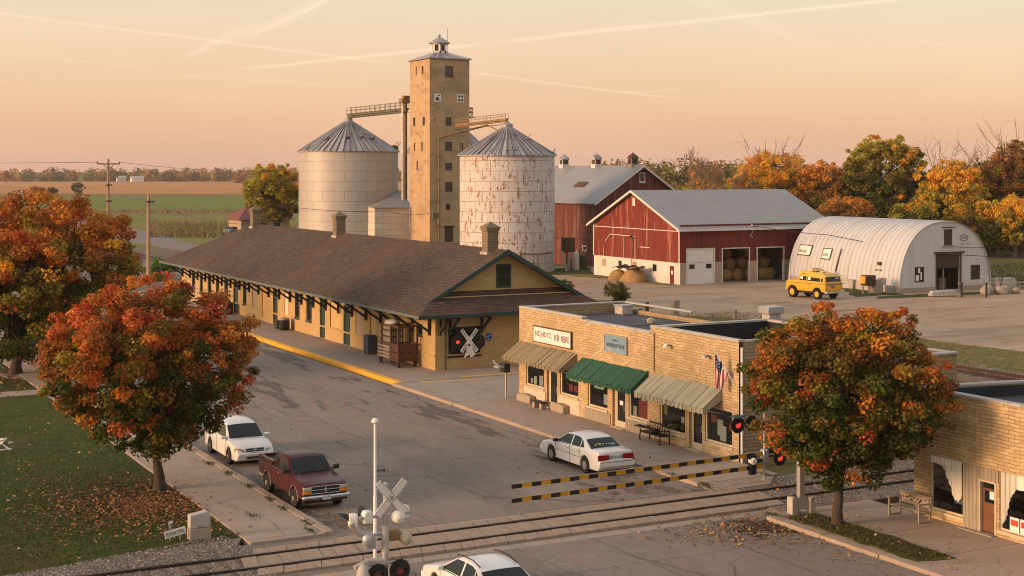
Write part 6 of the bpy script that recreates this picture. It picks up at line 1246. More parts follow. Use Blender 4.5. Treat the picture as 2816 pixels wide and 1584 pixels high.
bare_tree('smaller leafless tree between the lone leafless tree and the orange one',at(1828,236),17.5,52,.5,.3)
# far woods as masses (stuff)
def wood(name,n,fx,h,r,size,nl,pal,seed):
    q=np.random.default_rng(seed); P=[];N=[];S=[];K=[]; pal=np.array(pal)
    for i in range(n):
        x,y=fx(q); hh=h*q.uniform(.55,1.2); rr=r*q.uniform(.7,1.3); v=q.normal(size=(nl,3)); v/=np.linalg.norm(v,axis=1,keepdims=True); v*=q.random((nl,1))**.35
        P.append(v*np.array((rr,rr,hh*.5))+np.array((x,y,hh*.5))); N.append(v+q.normal(size=(nl,3))*.4+np.array((0,0,.4))); S.append(q.uniform(size*.6,size*1.2,nl)); K.append(pal[q.integers(len(pal))]*q.uniform(.6,1.3,(nl,1)))
    return struct(leaf_mesh(name,np.concatenate(P),np.concatenate(N),np.concatenate(S),np.concatenate(K),mt['leaf'],seed=seed),'stuff')
FP=[DO,BR,OL,(.14,.15,.03),(.42,.24,.06),(.5,.28,.07),(.22,.15,.05)]
wood('distant_wood',330,lambda q:DL(1700+q.uniform(0,130),q.uniform(-720,150)),15,7.0,1.7,110,FP,61)
wood('distant_wood',40,lambda q:DL(1500+q.uniform(-20,60),q.uniform(-290,-235)*1.0),11,6,1.6,100,FP,67)
wood('distant_wood',170,lambda q:DL(640+q.uniform(0,120),q.uniform(40,125)),16,5.5,1.1,110,[DO,OL,GR,YG,BR,OR],62)
wood('distant_wood',130,lambda q:DL(330+q.uniform(0,50),q.uniform(38,70)),9.5,3.6,.65,140,[DO,YG,OL,YE,BR,OR],63)
wood('undergrowth',150,lambda q:DL(212+q.uniform(0,55),q.uniform(38,92)),6,2.6,.4,150,[DG,GR,OL,BR,YG,DO],64)
wood('undergrowth',110,lambda q:DL(252+q.uniform(0,30),q.uniform(34,98)),9.5,3.2,.45,150,[DG,GR,OL,BR,DO,OL],66)
# shrubs
SG=[(OL,1.2,.7),(GR,1.2,.4),((.09,.12,.03),1,.9)]
def shrub(lab,loc,r,h,sd,pal=SG): return leafy('shrub',lab,loc,(0,0,h*.52),(r,r,h*.52),46,70,r*.3,.09 if r<2 else .14,pal,.05,sd,cat='shrub',flat=.95,fork=h*.2,limb_to=.4,lump=.15)
shrub('rounded green bush by the dirt yard beyond the shop roofs',(72.7,115.6,.06),1.25,1.9,71)
shrub('smaller green bush beside the station gable end at the yard edge',(73.5,127,.06),.9,1.35,72)
shrub('bright green bush by the road beyond the far end of the station',at(400,168),1.9,2.3,73,[((.1,.2,.02),1,.7),((.07,.13,.02),1,.4)])
for i,(u,D,r,h,lab) in enumerate(((88,790,2.2,4,'leftmost dark shrub in the stubble field'),(107,790,1.9,4,'second dark shrub in the stubble field'),(131,800,3,3.6,'third low wide dark shrub in the stubble field'),(196,780,3.6,6.5,'large pale shrub alone in the stubble field'))):
    leafy('field_shrub',lab,at(u,D),(0,0,h*.5),(r,r,h*.5),40,40,r*.3,.4,[(OL,1,.6),(GR,1,.3),(BR,.6,.8)],.3,80+i,cat='shrub',flat=.95,fork=h*.2)
# ================================================================ signals, poles, street things
def lamp_head(par,x,y,z,face,r=.31,lit=True,back='white',hood=True,name='signal_lamp'):
    """round black target with hooded red lens; face = +1 looks to -y (towards the viewer), -1 the other way"""
    f=-face; m=MB(); m.lathe((x,y,z),[(r,0),(r,f*.02),(.001,f*.02)] if False else [(.001,0),(r,0),(r*1.02,f*.03),(.12,f*.04)],28,'y'); o=m.build(name,mt['black'],par,smooth=40)
    b=MB(); b.lathe((x,y-f*.005,z),[(.15,0),(.15,-f*.16),(.11,-f*.24),(.001,-f*.25)],18,'y'); b.build('lamp_housing',mt[back],o,smooth=40)
    b=MB(); b.lathe((x,y+f*.045,z),[(.12,0),(.09,f*.03),(.001,f*.045)],18,'y'); b.build('lens',mt['redlamp' if lit else 'dimlamp'],o,smooth=60)
    if hood:
        b=MB(); n=10
        for i in range(n):
            a=PI*(i/n)*1.1-.05*PI; c=PI*((i+1)/n)*1.1-.05*PI; p=lambda a,d,k:(x+k*math.cos(a),y+f*d,z+k*math.sin(a)); b.quad(p(a,.04,.14),p(c,.04,.14),p(c,.04+.26*math.sin(max(0,min(PI,c)))+.03,.15),p(a,.04+.26*math.sin(max(0,min(PI,a)))+.03,.15))
        b.build('hood',mt['black'],o,smooth=60)
    return o
def crossbuck(par,x,y,z,L,w,m='white',ang=45,txt=None,frame=True):
    b=MB(); 
    for k,s in enumerate((1,-1)):
        a=R(ang)*s+(0 if s>0 else 0); d=Vector((math.cos(a),0,math.sin(a))); b.bar(Vector((x,y-.012*k,z))-d*L/2,Vector((x,y-.012*k,z))+d*L/2,.02,w,(-d.z,0,d.x))
    o=b.build('crossbuck',mt[m],par,bevel=.006)
    if txt:
        for s,tx in zip((1,-1),txt):
            a=R(ang)*s; d=Vector((math.cos(a),0,math.sin(a))); u=Vector((-d.z,0,d.x)); c=Vector((x,y-.03,z)); text_mb(tx[0],L*.3,w*.5,c-d*L*.46-u*w*.25,tuple(d),tuple(u)).build('lettering',mt['black'],o); text_mb(tx[1],L*.3,w*.5,c+d*L*.16-u*w*.25,tuple(d),tuple(u)).build('lettering',mt['black'],o)
    return o
# near crossing signal on the left pavement
sx,sy=15.5,36.5
s=thing('crossing_signal','white crossbuck railway signal with several lamp heads in the bottom foreground, seen from behind','signal',(sx,sy,.11))
m=MB(); m.tube([(sx,sy,.1),(sx,sy,2.45),(sx,sy,2.46),(sx,sy,3.95)],[.085,.085,.065,.06],14); m.lathe((sx,sy,.1),[(.28,0),(.26,.12),(.13,.2),(.11,.35)],16); m.lathe((sx,sy,3.95),[(.08,0),(.06,.06),(0,.09)],12); m.build('post',mt['alu'],s,smooth=50)
m=MB(); m.lathe((sx,sy,2.1),[(.105,0),(.105,.75)],14); m.build('sleeve',mt['coping'],s)
b=crossbuck(s,sx+.12,sy-.14,3.62,1.2,.22,'white',47)
for s_,e in((1,47),(-1,-47)):
    a=R(e); d=Vector((math.cos(a),0,math.sin(a))); u=Vector((-d.z,0,d.x)); k=MB()
    for q_ in(-1,1): k.bar(Vector((sx+.12,sy-.165,3.62))-d*.6+u*.1*q_,Vector((sx+.12,sy-.165,3.62))+d*.6+u*.1*q_,.02,.015,(-d.z,0,d.x))
    k.build('rim',mt['coping'],b)
k=MB(); k.lathe((sx+.12,sy-.14,3.62),[(.001,-.06),(.05,-.05),(.06,0)],12,'y'); k.build('hub',mt['wood'],b)
for p_,q_ in(((sx-.75,sy,3.12),(sx+.75,sy,3.12)),((sx-.6,sy+.1,2.6),(sx+.5,sy+.1,2.6)),((sx-.6,sy-.1,1.85),(sx+.6,sy-.1,1.85))): m=MB(); m.bar(p_,q_,.07,.07); m.build('crossarm',mt['alu'],s)
def headbox(x,y,z,rz,mm,sz=(.29,.25,.35),hood=None):
    o=MB(); w,d,h=sz; c,s2=math.cos(rz),math.sin(rz); n=len(o.v)
    prof=[(-w/2,-h/2),(w/2,-h/2),(w/2*1.02,h*.2),(w*.33,h/2),(-w*.33,h/2),(-w/2*1.02,h*.2)]
    P=[(x+a*c,y+a*s2,z+b_) for a,b_ in prof]; o.prism(P,(-d*s2,d*c,0)); q=o.build('lamp_box',mt[mm],s,bevel=.05,seg=3)
    if hood:
        k=MB(); n=8
        for i in range(n):
            a0,a1=PI*i/n,PI*(i+1)/n; ex,ey=-s2*hood,c*hood
            p=lambda a,f,r:(x+r*math.cos(a)*c-s2*d*f+ex*(f>1)*math.sin(a),y+r*math.cos(a)*s2+c*d*f+ey*(f>1)*math.sin(a),z+.02+r*math.sin(a)); k.quad(p(a0,1,.16),p(a1,1,.16),p(a1,1.01,.2),p(a0,1.01,.2))
        k.build('hood',mt['black'],q,smooth=60)
headbox(sx-.5,sy-.05,3.12,0,'white',hood=.3); headbox(sx+.62,sy-.02,3.15,.25,'white'); headbox(sx-.75,sy+.15,3.05,R(75),'white',hood=.3)
m=MB(); m.lathe((sx+.3,sy-.25,3.08),[(.001,-.1),(.1,-.07),(.165,0),(.17,.14),(.12,.22)],20,'y'); m.build('lamp_back',mt['white'],s,smooth=50)
m=MB(); m.lathe((sx+.62,sy-.05,2.42),[(.001,-.1),(.13,-.07),(.17,0),(.17,.2)],16,'y'); m.build('lamp_back',mt['cream'],s,smooth=50); headbox(sx+.3,sy+.05,2.52,.1,'conveyor',(.5,.24,.3)); headbox(sx-.42,sy-.02,2.45,-.1,'alu',(.3,.24,.42))
m=MB(); m.tube([(sx-.95,sy+.1,3.0),(sx-.8,sy+.1,2.75),(sx-.55,sy+.1,2.6)],.09,8); m.lathe((sx-.5,sy+.05,2.5),[(.05,-.2),(.15,-.1),(.15,.12),(.06,.2)],12); m.build('conduit_elbow',mt['alu'],s,smooth=50)
for dx,l in((-.32,False),(.33,False)): lamp_head(s,sx+dx,sy-.2,1.62+(.02 if dx>0 else -.03),1,.3,l,'alu')
m=MB(); m.rock((sx-.62,sy-.05,1.62),(.2,.2,.28),5,2); m.tube([(sx-.9,sy,1.8),(sx-.5,sy,1.95),(sx,sy,1.9)],.07,8); m.build('lamp_back',mt['coping'],s,smooth=60)
# slim white pole
p=thing('white_pole','slim tall white pole with a domed cap beside the crossing, behind the crossbuck signal','pole',(17.72,42.55,0)); m=MB(); m.tube([(17.72,42.55,-.1),(17.72,42.55,2.2),(17.72,42.55,2.21),(17.72,42.55,4.55)],[.06,.06,.048,.042],12); m.build('shaft',mt['white'],p,smooth=50); m=MB(); m.lathe((17.72,42.55,4.52),[(.05,0),(.115,.035),(.115,.08),(.09,.14),(0,.18)],16); m.build('cap',mt['white'],p,smooth=50); m=MB(); m.tube([(17.72,42.55,3.0),(18.0,42.5,3.02)],.02,6); m.lathe((18.0,42.5,2.98),[(.04,0),(.04,.08)],8); m.build('bracket',mt['trim'],p)
# crossing gate
gx,gy=36.35,46.75
gt=thing('crossing_gate','railway crossing gate with two yellow and black striped bars reaching over the street','barrier',(gx,gy,0))
m=MB(); m.tube([(gx,gy,0),(gx,gy,2.75)],.045,10); m.lathe((gx,gy,.05),[(.16,0),(.15,.06),(.06,.1)],12); m.build('post',mt['alu'],gt,smooth=50)
m=MB(); m.bx(gx-.12,gx+.14,gy-.12,gy+.14,.72,1.32); m.build('gear_box',mt['alu'],gt,bevel=.05)
m=MB(); m.bx(gx-.75,gx-.45,gy-.1,gy+.1,.35,1.15); m.bx(gx-.46,gx-.12,gy-.06,gy+.06,.8,.95); m.bx(gx+.15,gx+1.3,gy-.06,gy+.06,1.12,1.3); m.build('counterweight',mt['black'],gt,bevel=.03)
for (z0,z1,name) in((.98,1.14,'a'),(.46,.64,'b')):
    x0,x1=24.85,gx-.1; bk=MB(); n=28
    for i in range(n):
        a,c=x0+(x1-x0)*i/n,x0+(x1-x0)*(i+1)/n; za,zc=z0+(z1-z0)*i/n,z0+(z1-z0)*(i+1)/n
        if i==0: bk.v+=[(a,gy-.03,za-.08),(a,gy-.03,za+.08),(a,gy+.03,za+.08),(a,gy+.03,za-.08)]; bk.f.append((0,1,2,3))
        bk.v+=[(c,gy-.03,zc-.08),(c,gy-.03,zc+.08),(c,gy+.03,zc+.08),(c,gy+.03,zc-.08)]; k0=i*4; bk.f+=[(k0+j,k0+(j+1)%4,k0+4+(j+1)%4,k0+4+j) for j in range(4)]
    bk.f.append((n*4+3,n*4+2,n*4+1,n*4)); o=bk.build('barrier_arm',mt['stripek'],gt); o.data.materials.append(mt['stripey'])
    for p_ in o.data.polygons: p_.material_index=1 if int((p_.center.x+gx-x0)/(x1-x0)*n)%2 else 0
    e=MB(); e.bar((x0,gy,z0+.084),(x1,gy,z1+.084),.07,.014); e.build('top_edge',mt['wood'],o)
lamp_head(gt,37.02,gy-.12,.92,1,.31,True,'black'); lamp_head(gt,gx-.62,gy+.05,.9,-1,.2,False,'white',False)
m=MB(); m.bar((gx,gy,1.02),(37.02,gy,.98),.06,.06); m.build('crossarm',mt['black'],gt); m=MB(); m.bar((34.8,gy,2.42),(gx+.2,gy,2.42),.06,.06); m.build('crossarm',mt['black'],gt)
lamp_head(gt,34.93,gy-.12,2.42,1,.32,True,'alu'); lamp_head(gt,35.62,gy-.1,2.42,1,.31,False,'black')
m=MB(); m.lathe((34.93,gy-.12,2.74),[(.001,.1),(.2,.06),(.32,0)],16); m.build('lamp_cover',mt['green'],gt)
ms=thing('signal_mast','grey white signal mast on a concrete footing between the rails and the right hand maple','mast',(33.95,41.55,.1)); m=MB(); m.bx(33.83,34.07,41.45,41.65,.3,4.3); m.build('post',mt['alu'],ms,bevel=.03)
m=MB(); m.bx(33.45,33.68,41.4,41.72,.05,.72); m.bx(34.2,34.42,41.3,41.6,.05,.68); m.bx(33.68,34.2,41.42,41.6,.25,.62); m.build('footing',mt['coping'],ms,bevel=.03)
# crossing signal on the station gable wall
wsn=thing('crossing_signal','black crossing signal with white crossbuck and two red lamps on the station end wall','signal',(40.03,81.5,1.9))
m=MB(); m.bx(39.95,40.11,81.2,81.597,1.5,2.2); m.bar((39.2,81.22,1.9),(40.9,81.22,1.9),.07,.09); m.build('wall_bracket',mt['trim'],wsn)
crossbuck(wsn,40.05,80.98,1.95,1.75,.24,'white',52,(('GROS','SRR'),('RAIL','TRA')))
lamp_head(wsn,39.3,81.12,1.88,1,.45,True,'black'); lamp_head(wsn,40.78,81.12,1.84,1,.45,False,'black')
m=MB()
for i,(a,w_) in enumerate(((-.3,.16),(-.12,.2),(.1,.2),(.28,.14))): m.prism([(40.05+a*.3-w_*.3,80.94,1.62),(40.05+a*.3+w_*.3,80.94,1.62),(40.08+a+w_*.5,80.98-.03*i,.95+.1*(i%2)),(40.05+a-w_*.3,80.98-.03*i,.88+.12*(i%2))],(0,.02,0))
m.build('hanging_strip',mt['white'],wsn)
bd=thing('wall_badge','small blue shield badge on the station end wall','sign',(41.72,81.59,2)); m=MB(); m.prism([(41.5,81.57,2.18),(41.6,81.57,2.24),(41.72,81.57,2.25),(41.85,81.57,2.24),(41.95,81.57,2.18),(41.93,81.57,1.95),(41.84,81.57,1.8),(41.72,81.57,1.73),(41.6,81.57,1.8),(41.52,81.57,1.95)],(0,.025,0)); m.build('shield',mt['blue'],bd); m=MB(); m.bx(41.58,41.7,81.555,81.568,2.05,2.08); m.bx(41.74,41.86,81.555,81.568,2.1,2.13); m.bx(41.64,41.8,81.555,81.568,1.86,1.9); m.build('emblem',mt['paper'],bd)
# baggage cart
bc=thing('baggage_cart','tall framed baggage cart with reddish brown box sides on the station platform','cart',(37.1,85,.13))
m=MB()
def fr(x0,x1,y0,y1,z0,z1,w=.09,hor=()):
    for x in(x0,x1):
        for y in(y0,y1): m.bx(x-w/2,x+w/2,y-w/2,y+w/2,z0,z1)
    for z in(z1-w,*hor):
        for y in(y0,y1): m.bx(x0+w/2,x1-w/2,y-w/2+.005,y+w/2-.005,z,z+w)
        for x in(x0,x1): m.bx(x-w/2+.005,x+w/2-.005,y0+w/2,y1-w/2,z,z+w)
fr(36.45,37.75,83.75,84.9,.35,2.75,.1,(.5,1.5)); fr(36.45,37.3,85.0,86.4,.4,2.7,.08,(.55,1.0,1.5,1.9,2.3)); m.build('frame',mt['brownsteel'],bc)
m=MB()
for x in(36.42,): m.bx(x-.02,x+.02,83.8,84.88,.62,1.02); m.bx(x-.02,x+.02,83.8,84.88,1.08,1.5)
m.bx(36.5,37.72,83.7,83.74,.62,1.02); m.bx(36.5,37.72,83.7,83.74,1.08,1.5); m.bx(36.5,37.72,83.85,84.85,.55,.6); m.build('side_panel',mt['brownsteel'],bc)
m=MB(); 
for z in(.6,.82,1.04,1.26): m.bx(36.36,36.42,85.0,86.9,z,z+.12); m.bx(36.42,37.4,86.85,86.9,z,z+.12)
m.bx(36.5,37.3,85.1,86.8,.5,1.35); m.build('slatted_crate',mt['board'],bc)
m=MB(); m.bx(36.5,37.25,85.05,86.35,1.4,2.6); m.build('load',mt['stone'],bc,bevel=.08)
m=MB(); m.rock((36.9,85.7,2.85),(.45,.7,.22),9,2,jit=.4); m.build('tarpaulin',mt['whiteboard'],bc,smooth=60)
for x,y in((36.5,83.85),(37.65,83.85),(36.5,86.7),(37.3,86.7)):
    m=MB(); m.lathe((x-.04,y,.13+.2),[(.1,0),(.2,.005),(.2,.075),(.1,.08)],16,'x'); m.build('wheel',mt['black'],bc,smooth=40)
# platform clutter
def bin_(lab,x,y,r,h,m_,lid):
    t=thing('litter_bin',lab,'bin',(x,y,.13)); m=MB(); m.lathe((x,y,.13),[(r*.85,0),(r,h*.15),(r,h*.9),(r*1.05,h)],16); m.build('body',mt[m_],t,smooth=40); m=MB(); m.lathe((x,y,.13+h),[(r*1.08,0),(r*.9,.12),(0,.2)],16); m.build('lid',mt[lid],t,smooth=40)
bin_('dark bin by a green door at the far half of the station platform',37.3,123.0,.36,.95,'darkwood','timber'); bin_('second dark bin, in front of the same far green door',37.2,122.0,.36,.9,'trim','timber'); bin_('squat olive bin by the white board on the station wall',37.3,107.9,.42,.8,'trim','stone')
t=thing('dark_crate','small dark crate beside the squat olive bin','crate',(37.3,109,.13)); m=MB(); m.bx(37.0,37.6,108.7,109.4,.13,.75); m.build('box',mt['timber'],t,bevel=.04); m=MB(); m.bx(36.96,37.64,108.66,109.44,.75,.82); m.build('lid',mt['darkwood'],t,bevel=.02)
t=thing('newspaper_box','dark grey upright cabinet with a blue side against the station wall','cabinet',(37.4,91,.13)); m=MB(); m.bx(37.3,37.9,90.8,91.6,.3,1.4); m.build('cabinet',mt['darkgrey'],t,bevel=.03)
m=MB(); m.bx(37.4,37.8,91.62,91.9,.25,1.2); m.build('blue_side_box',mt['signblue'],t,bevel=.03)
for x in(37.35,37.8):
    for y in(90.85,91.5): m=MB(); m.bx(x,x+.08,y,y+.08,.13,.3); m.build('leg',mt['trim'],t)
t=thing('ladder','white folding ladder leaning on the far end of the station wall','ladder',(37.7,133.5,.13)); m=MB()
for y in(133.2,133.7): m.bar((37.3,y,.13),(37.9,y,1.9),.06,.05); m.bar((37.0,y,.13),(37.5,y,1.9),.05,.04)
for i in range(5): f=.15+i*.17; m.bar((37.3+.6*f,133.2,.13+1.77*f),(37.3+.6*f,133.7,.13+1.77*f),.05,.05)
m.build('rungs',mt['white'],t)
t=thing('red_hydrant_pipe','thin dark red standpipe on the station wall','pipe',(37.9,129.4,.13)); m=MB(); m.tube([(37.9,129.4,.13),(37.9,129.4,1.15)],.06,8); m.lathe((37.9,129.4,1.1),[(.09,0),(.09,.12),(0,.16)],10); m.build('pipe',mt['brownsteel'],t)
# mail post beside the first shop
t=thing('mail_post','grey post with black letter box at the corner of the first shop','post',(36.95,70.2,.11)); m=MB(); m.tube([(36.95,70.2,.1),(36.95,70.2,1.8)],.05,10); m.build('post',mt['alu'],t); m=MB(); m.bx(36.7,37.1,69.95,70.5,1.5,2.0); m.build('letter_box',mt['trim'],t,bevel=.06); m=MB(); m.bx(36.4,36.75,70.0,70.6,1.75,1.85); m.tube([(36.5,70.3,1.85),(36.3,70.5,2.15)],.05,6); m.build('tray',mt['alu'],t)
# stone benches and iron bench outside the shops
for y0,y1,lab in((67.55,69.0,'low grey stone block bench under the first shop window'),(64.0,65.3,'low grey stone block bench right of the first shop door')):
    m=MB(); m.prism([(36.95,y0,.11),(36.95,y1,.11),(36.95,y1,.5),(36.95,(y0+y1)/2,.58),(36.95,y0,.52)],(.38,0,0)); tag(m.build('stone_block',mt['stone'],bevel=.05),lab,'block')
t=thing('low_bench','small stone bench with dark seat before the first shop door','bench',(36.9,66.2,.11)); m=MB(); m.bx(36.6,37.0,65.6,66.75,.42,.5); m.build('seat',mt['trim'],t,bevel=.02)
for y in(65.7,66.45): m=MB(); m.bx(36.65,36.95,y,y+.22,.11,.42); m.build('leg',mt['stone'],t,bevel=.02)
t=thing('iron_bench','black ornate iron bench under the last shop window','bench',(36.95,55.4,.11)); m=MB(); m.bx(36.6,37.1,54.6,56.3,.48,.54); m.build('seat',mt['black'],t,bevel=.015); m=MB()
for i in range(9): y=54.62+i*.2; m.tube([(37.1,y,.5),(37.16,y+.08,.7),(37.18,y-.02,.9)],.02,5)
m.bar((37.18,54.55,.92),(37.18,56.35,.92),.05,.05); m.bar((36.45,54.6,.85),(36.45,56.3,.8),.3,.05); m.build('backrest',mt['black'],t)
for y in(54.62,56.25): 
    m=MB(); m.tube([(36.6,y,.11),(36.56,y,.3),(36.62,y,.5),(36.58,y,.75),(37.1,y,.72)],.03,6); m.tube([(37.1,y,.11),(37.12,y,.3),(37.1,y,.5)],.03,6); m.build('leg',mt['black'],t)
m=MB(); m.rock((36.8,55.3,.66),(.2,.35,.13),4,1,jit=.5); tag(m.build('black_sack',mt['trim']),'crumpled black sack lying on the iron bench','sack')
# wooden bench by the corner shop
t=thing('park_bench','weathered grey wooden bench with carved back outside the corner shop','bench',(36.9,38.95,.11)); y0,y1=38.2,39.75; m=MB()
for x in(36.5,36.62,36.74,36.86): m.bx(x,x+.1,y0+.05,y1-.05,.5,.535)
m.build('seat',mt['wood'],t,bevel=.01); m=MB(); m.bx(37.0,37.05,y0+.04,y1-.04,.92,1.0); m.bx(36.98,37.03,y0+.04,y1-.04,.6,.67); m.build('backrest',mt['wood'],t,bevel=.012); q=random.Random(3); m=MB(); m.bx(37.005,37.03,y0+.1,y1-.1,.68,.915); bp=m.build('carved_panel',mt['board'],t); m=MB()
for i in range(16): m.rock((36.995,y0+.2+q.random()*1.15,.72+q.random()*.16),(.012,.045,.03),i,1)
m.build('carving',mt['trim'],bp)
for y in(y0,y1-.06):
    m=MB(); m.bx(36.46,36.53,y,y+.06,.11,.76); m.bar((37.0,y+.03,.11),(37.06,y+.03,1.0),.06,.07); m.bx(36.44,37.02,y,y+.06,.74,.79); m.bx(36.53,37.0,y+.005,y+.055,.42,.48); m.bx(36.53,37.0,y+.005,y+.055,.13,.17); m.build('side_frame',mt['wood'],t,bevel=.01)
# lawn: marker stone, sign, spotlight, white stand
t=thing('marker_stone','pale two piece concrete marker stone at the lawn corner by the tracks','stone',(13.75,48.3,.06)); m=MB(); m.prism([(13.35,48.15,.45),(14.05,48.15,.45),(14.05,48.15,.88),(13.95,48.15,.98),(13.35,48.15,.9)],(0,.34,0)); m.build('upper_block',mt['coping'],t,bevel=.02); m=MB(); m.bx(13.33,14.07,48.13,48.5,.0,.44); m.build('lower_block',mt['stone'],t,bevel=.02)
t=thing('lawn_sign','small tilted white lawn sign with black lettering beside the marker stone','sign',(12.9,48.4,.06)); m=MB(); c=Vector((12.55,48.3,.18)); r_=Vector((.985,0,.17)); u=Vector((-.17,0,.985)); m.prism([c,c+r_*.72,c+r_*.72+u*.24,c+u*.24],(0,.03,0)); m.build('board',mt['white'],t); text_mb('PUNNUTIML',.62,.13,c+r_*.05+u*.055+Vector((0,-.006,0)),tuple(r_),tuple(u),.004).build('lettering',mt['black'],t); m=MB(); m.bx(12.7,12.74,48.34,48.38,0,.25); m.bx(13.05,13.09,48.34,48.38,0,.3); m.build('stake',mt['wood'],t)
t=thing('spotlight','small grey garden spotlight behind the lawn sign','lamp',(12.95,49.1,.06)); m=MB(); m.tube([(12.95,49.1,.05),(12.95,49.1,.35)],.025,6); m.build('stem',mt['trim'],t); m=MB(); m.tube([(12.95,49.1,.32),(12.92,49.02,.55)],[.07,.08],12); m.build('lamp_head',mt['alu'],t)
t=thing('white_stand','small folded white metal stand lying on the lawn at the left edge','stand',(10.3,67.7,.06)); m=MB()
for p_,q_ in(((9.8,67.5,.08),(10.5,67.9,.55)),((10.0,68,.55),(10.6,67.5,.08)),((9.9,67.9,.1),(10.3,67.4,.5)),((9.7,67.4,.1),(10.7,67.6,.12))): m.bar(p_,q_,.06,.05)
m.build('legs',mt['white'],t); m=MB(); m.rock((10.3,67.7,.5),(.22,.16,.12),2,1,jit=.4); m.build('seat',mt['whitewall'],t); m=MB(); m.rock((10.9,69.2,.1),(.14,.1,.06),3,1); tag(m.build('pebble',mt['stone']),'pale stone on the lawn next to the white stand','stone')
# utility poles and wires
def pole(lab,x,y,h,arm,extra):
    t=thing('utility_pole',lab,'utility pole',(x,y,0)); m=MB(); m.tube([(x,y,-.2),(x,y,h*.5),(x,y,h)],[.26,.22,.18],10); m.build('pole',mt['polewood'],t,smooth=50)
    if arm:
        m=MB(); m.bar((x-1.7,y-.2,h-.75),(x+1.7,y-.2,h-.75),.16,.2); m.bar((x-.75,y-.2,h-.85),(x,y-.1,h-1.6),.08,.08); m.bar((x+.75,y-.2,h-.85),(x,y-.1,h-1.6),.08,.08); m.build('crossarm',mt['polewood'],t)
        for dx in(-1.6,1.6): k=MB(); k.lathe((x+dx,y-.2,h-.65),[(.07,0),(.1,.1),(.05,.26),(0,.28)],8); k.build('insulator',mt['trim'],t)
    m=MB()
    for z in extra: m.lathe((x,y-.05,z),[(.26,0),(.27,.12),(.26,.2)],10); m.rock((x+.45,y-.2,z+.1),.16,1,1); m.bar((x-.5,y-.1,z+.05),(x+.6,y-.2,z+.1),.06,.06)
    m.build('fitting',mt['trim'],t); return t
pole('taller utility pole with a crossarm near the fields, left',48.6,220.2,14.3,True,(10.3,7.9)); pole('shorter plain utility pole nearer the station',41.2,166,9.8,False,(8.9,))
def wire(lab,pts,sag,r=.02,name='power_line'):
    m=MB(); P=[]
    for a,b_ in zip(pts,pts[1:]):
        a,b_=Vector(a),Vector(b_)
        for i in range(13): f=i/12; P.append(tuple(a.lerp(b_,f)-Vector((0,0,sag*4*f*(1-f)))))
    m.tube(P,r,5,False); return tag(m.build(name,mt['trim']),lab,'wire')
wire('thin wire from the crossarm pole out over the fields to the left',[(46.9,220,13.8),(-70,300,15.5)],.8,.03); wire('thin wire from the crossarm pole over the fields to the right',[(50.3,220,13.8),(150,420,13.5)],1.2,.03); wire('thin wire between the two utility poles',[(48.2,220,10.3),(41.2,166,9.4)],.8,.02); wire('thin wire from the shorter pole to the station roof',[(41.2,166,9.0),(43,134,7.4)],.6,.02)
wire('dark cable from the white silo across the red gable to the hay barn',[(89.6,157.3,4.2),(100.1,131.1,6.2)],.75,.035); wire('cable from the hay barn over the quonset hut to the right edge',[(100.3,131.1,6.35),(103.6,122,5.6),(109.2,111.7,4.0),(126,106,3.1)],.12,.035); wire('short cable along the top of the quonset doorway to the right',[(111.8,111.8,4.6),(117,111.5,4.5),(132,112,5.0)],.1,.025)
wire('cable along the silos and annexe just above the station ridge',[(82,244,6.6),(97,226,5.6),(105,227.8,5.2)],.4,.04)
t=thing('cable_bracket','tangle of white cable fittings high on the hay barn front','bracket',(100.2,131.2,6.2)); m=MB(); m.bar((100.2,131.28,6.3),(100.2,130.9,6.3),.06,.06); m.build('arm',mt['trim'],t); q=random.Random(4); m=MB(); pts=[(100.2+q.uniform(-.25,.25),131.1+q.uniform(-.1,.1),6.5-i*.18) for i in range(9)]; m.tube(pts,.035,5); m.rock((100.2,131.05,6.35),.16,2,1,jit=.5); m.build('insulators',mt['white'],t)
t=thing('cable_mast','thin post with cable on the red gable end','post',(90.2,141.0,0)); m=MB(); m.tube([(90.25,140.6,0),(90.25,140.6,5.0)],.05,6); m.build('post',mt['wood'],t); m=MB(); m.rock((90.2,140.6,4.95),(.15,.25,.2),2,1); m.build('cap',mt['trim'],t)
# yard clutter by the hut
t=thing('rail_fence','dark metal hitching rail with two posts in front of the quonset door','fence',(106.5,106,.06))
for x,y in((106.2,105.4),(108.3,104.2)): m=MB(); m.bx(x-.07,x+.07,y-.07,y+.07,.0,1.5); m.build('post',mt['trim'],t)
m=MB(); m.bar((105.9,105.6,1.42),(112.5,103.0,1.5),.1,.1); m.build('rail',mt['wood'],t)
m=MB(); m.prism([(103.7,107.0,.1),(106.6,106.2,.1),(106.5,106.2,.55),(106.0,106.3,.68),(103.9,106.9,.62)],(.3,.8,0)); tag(m.build('stone_slab',mt['coping'],bevel=.08),'long grey stone slab on the grass before the quonset hut','stone')
q=random.Random(6)
for i,(dx,dy,r_,lab) in enumerate(((0,0,.55,'leftmost pinkish boulder of the pile right of the hitching rail'),(1.1,.6,.75,'tall grey boulder in the pile right of the hitching rail'),(2.1,0,.6,'pink boulder in the middle of the pile right of the hitching rail'),(3.2,.4,.7,'flat grey boulder near the right end of the pile by the hut'),(4.2,-.1,.5,'rightmost small boulder of the pile by the hut'))):
    m=MB(); m.rock((110.2+dx,106.2+dy,.06+r_*.55),(r_,r_*.8,r_*.75),i+20,2,jit=.35); tag(m.build('boulder',mt['stone'],smooth=50),lab,'boulder','boulders by the quonset hut')
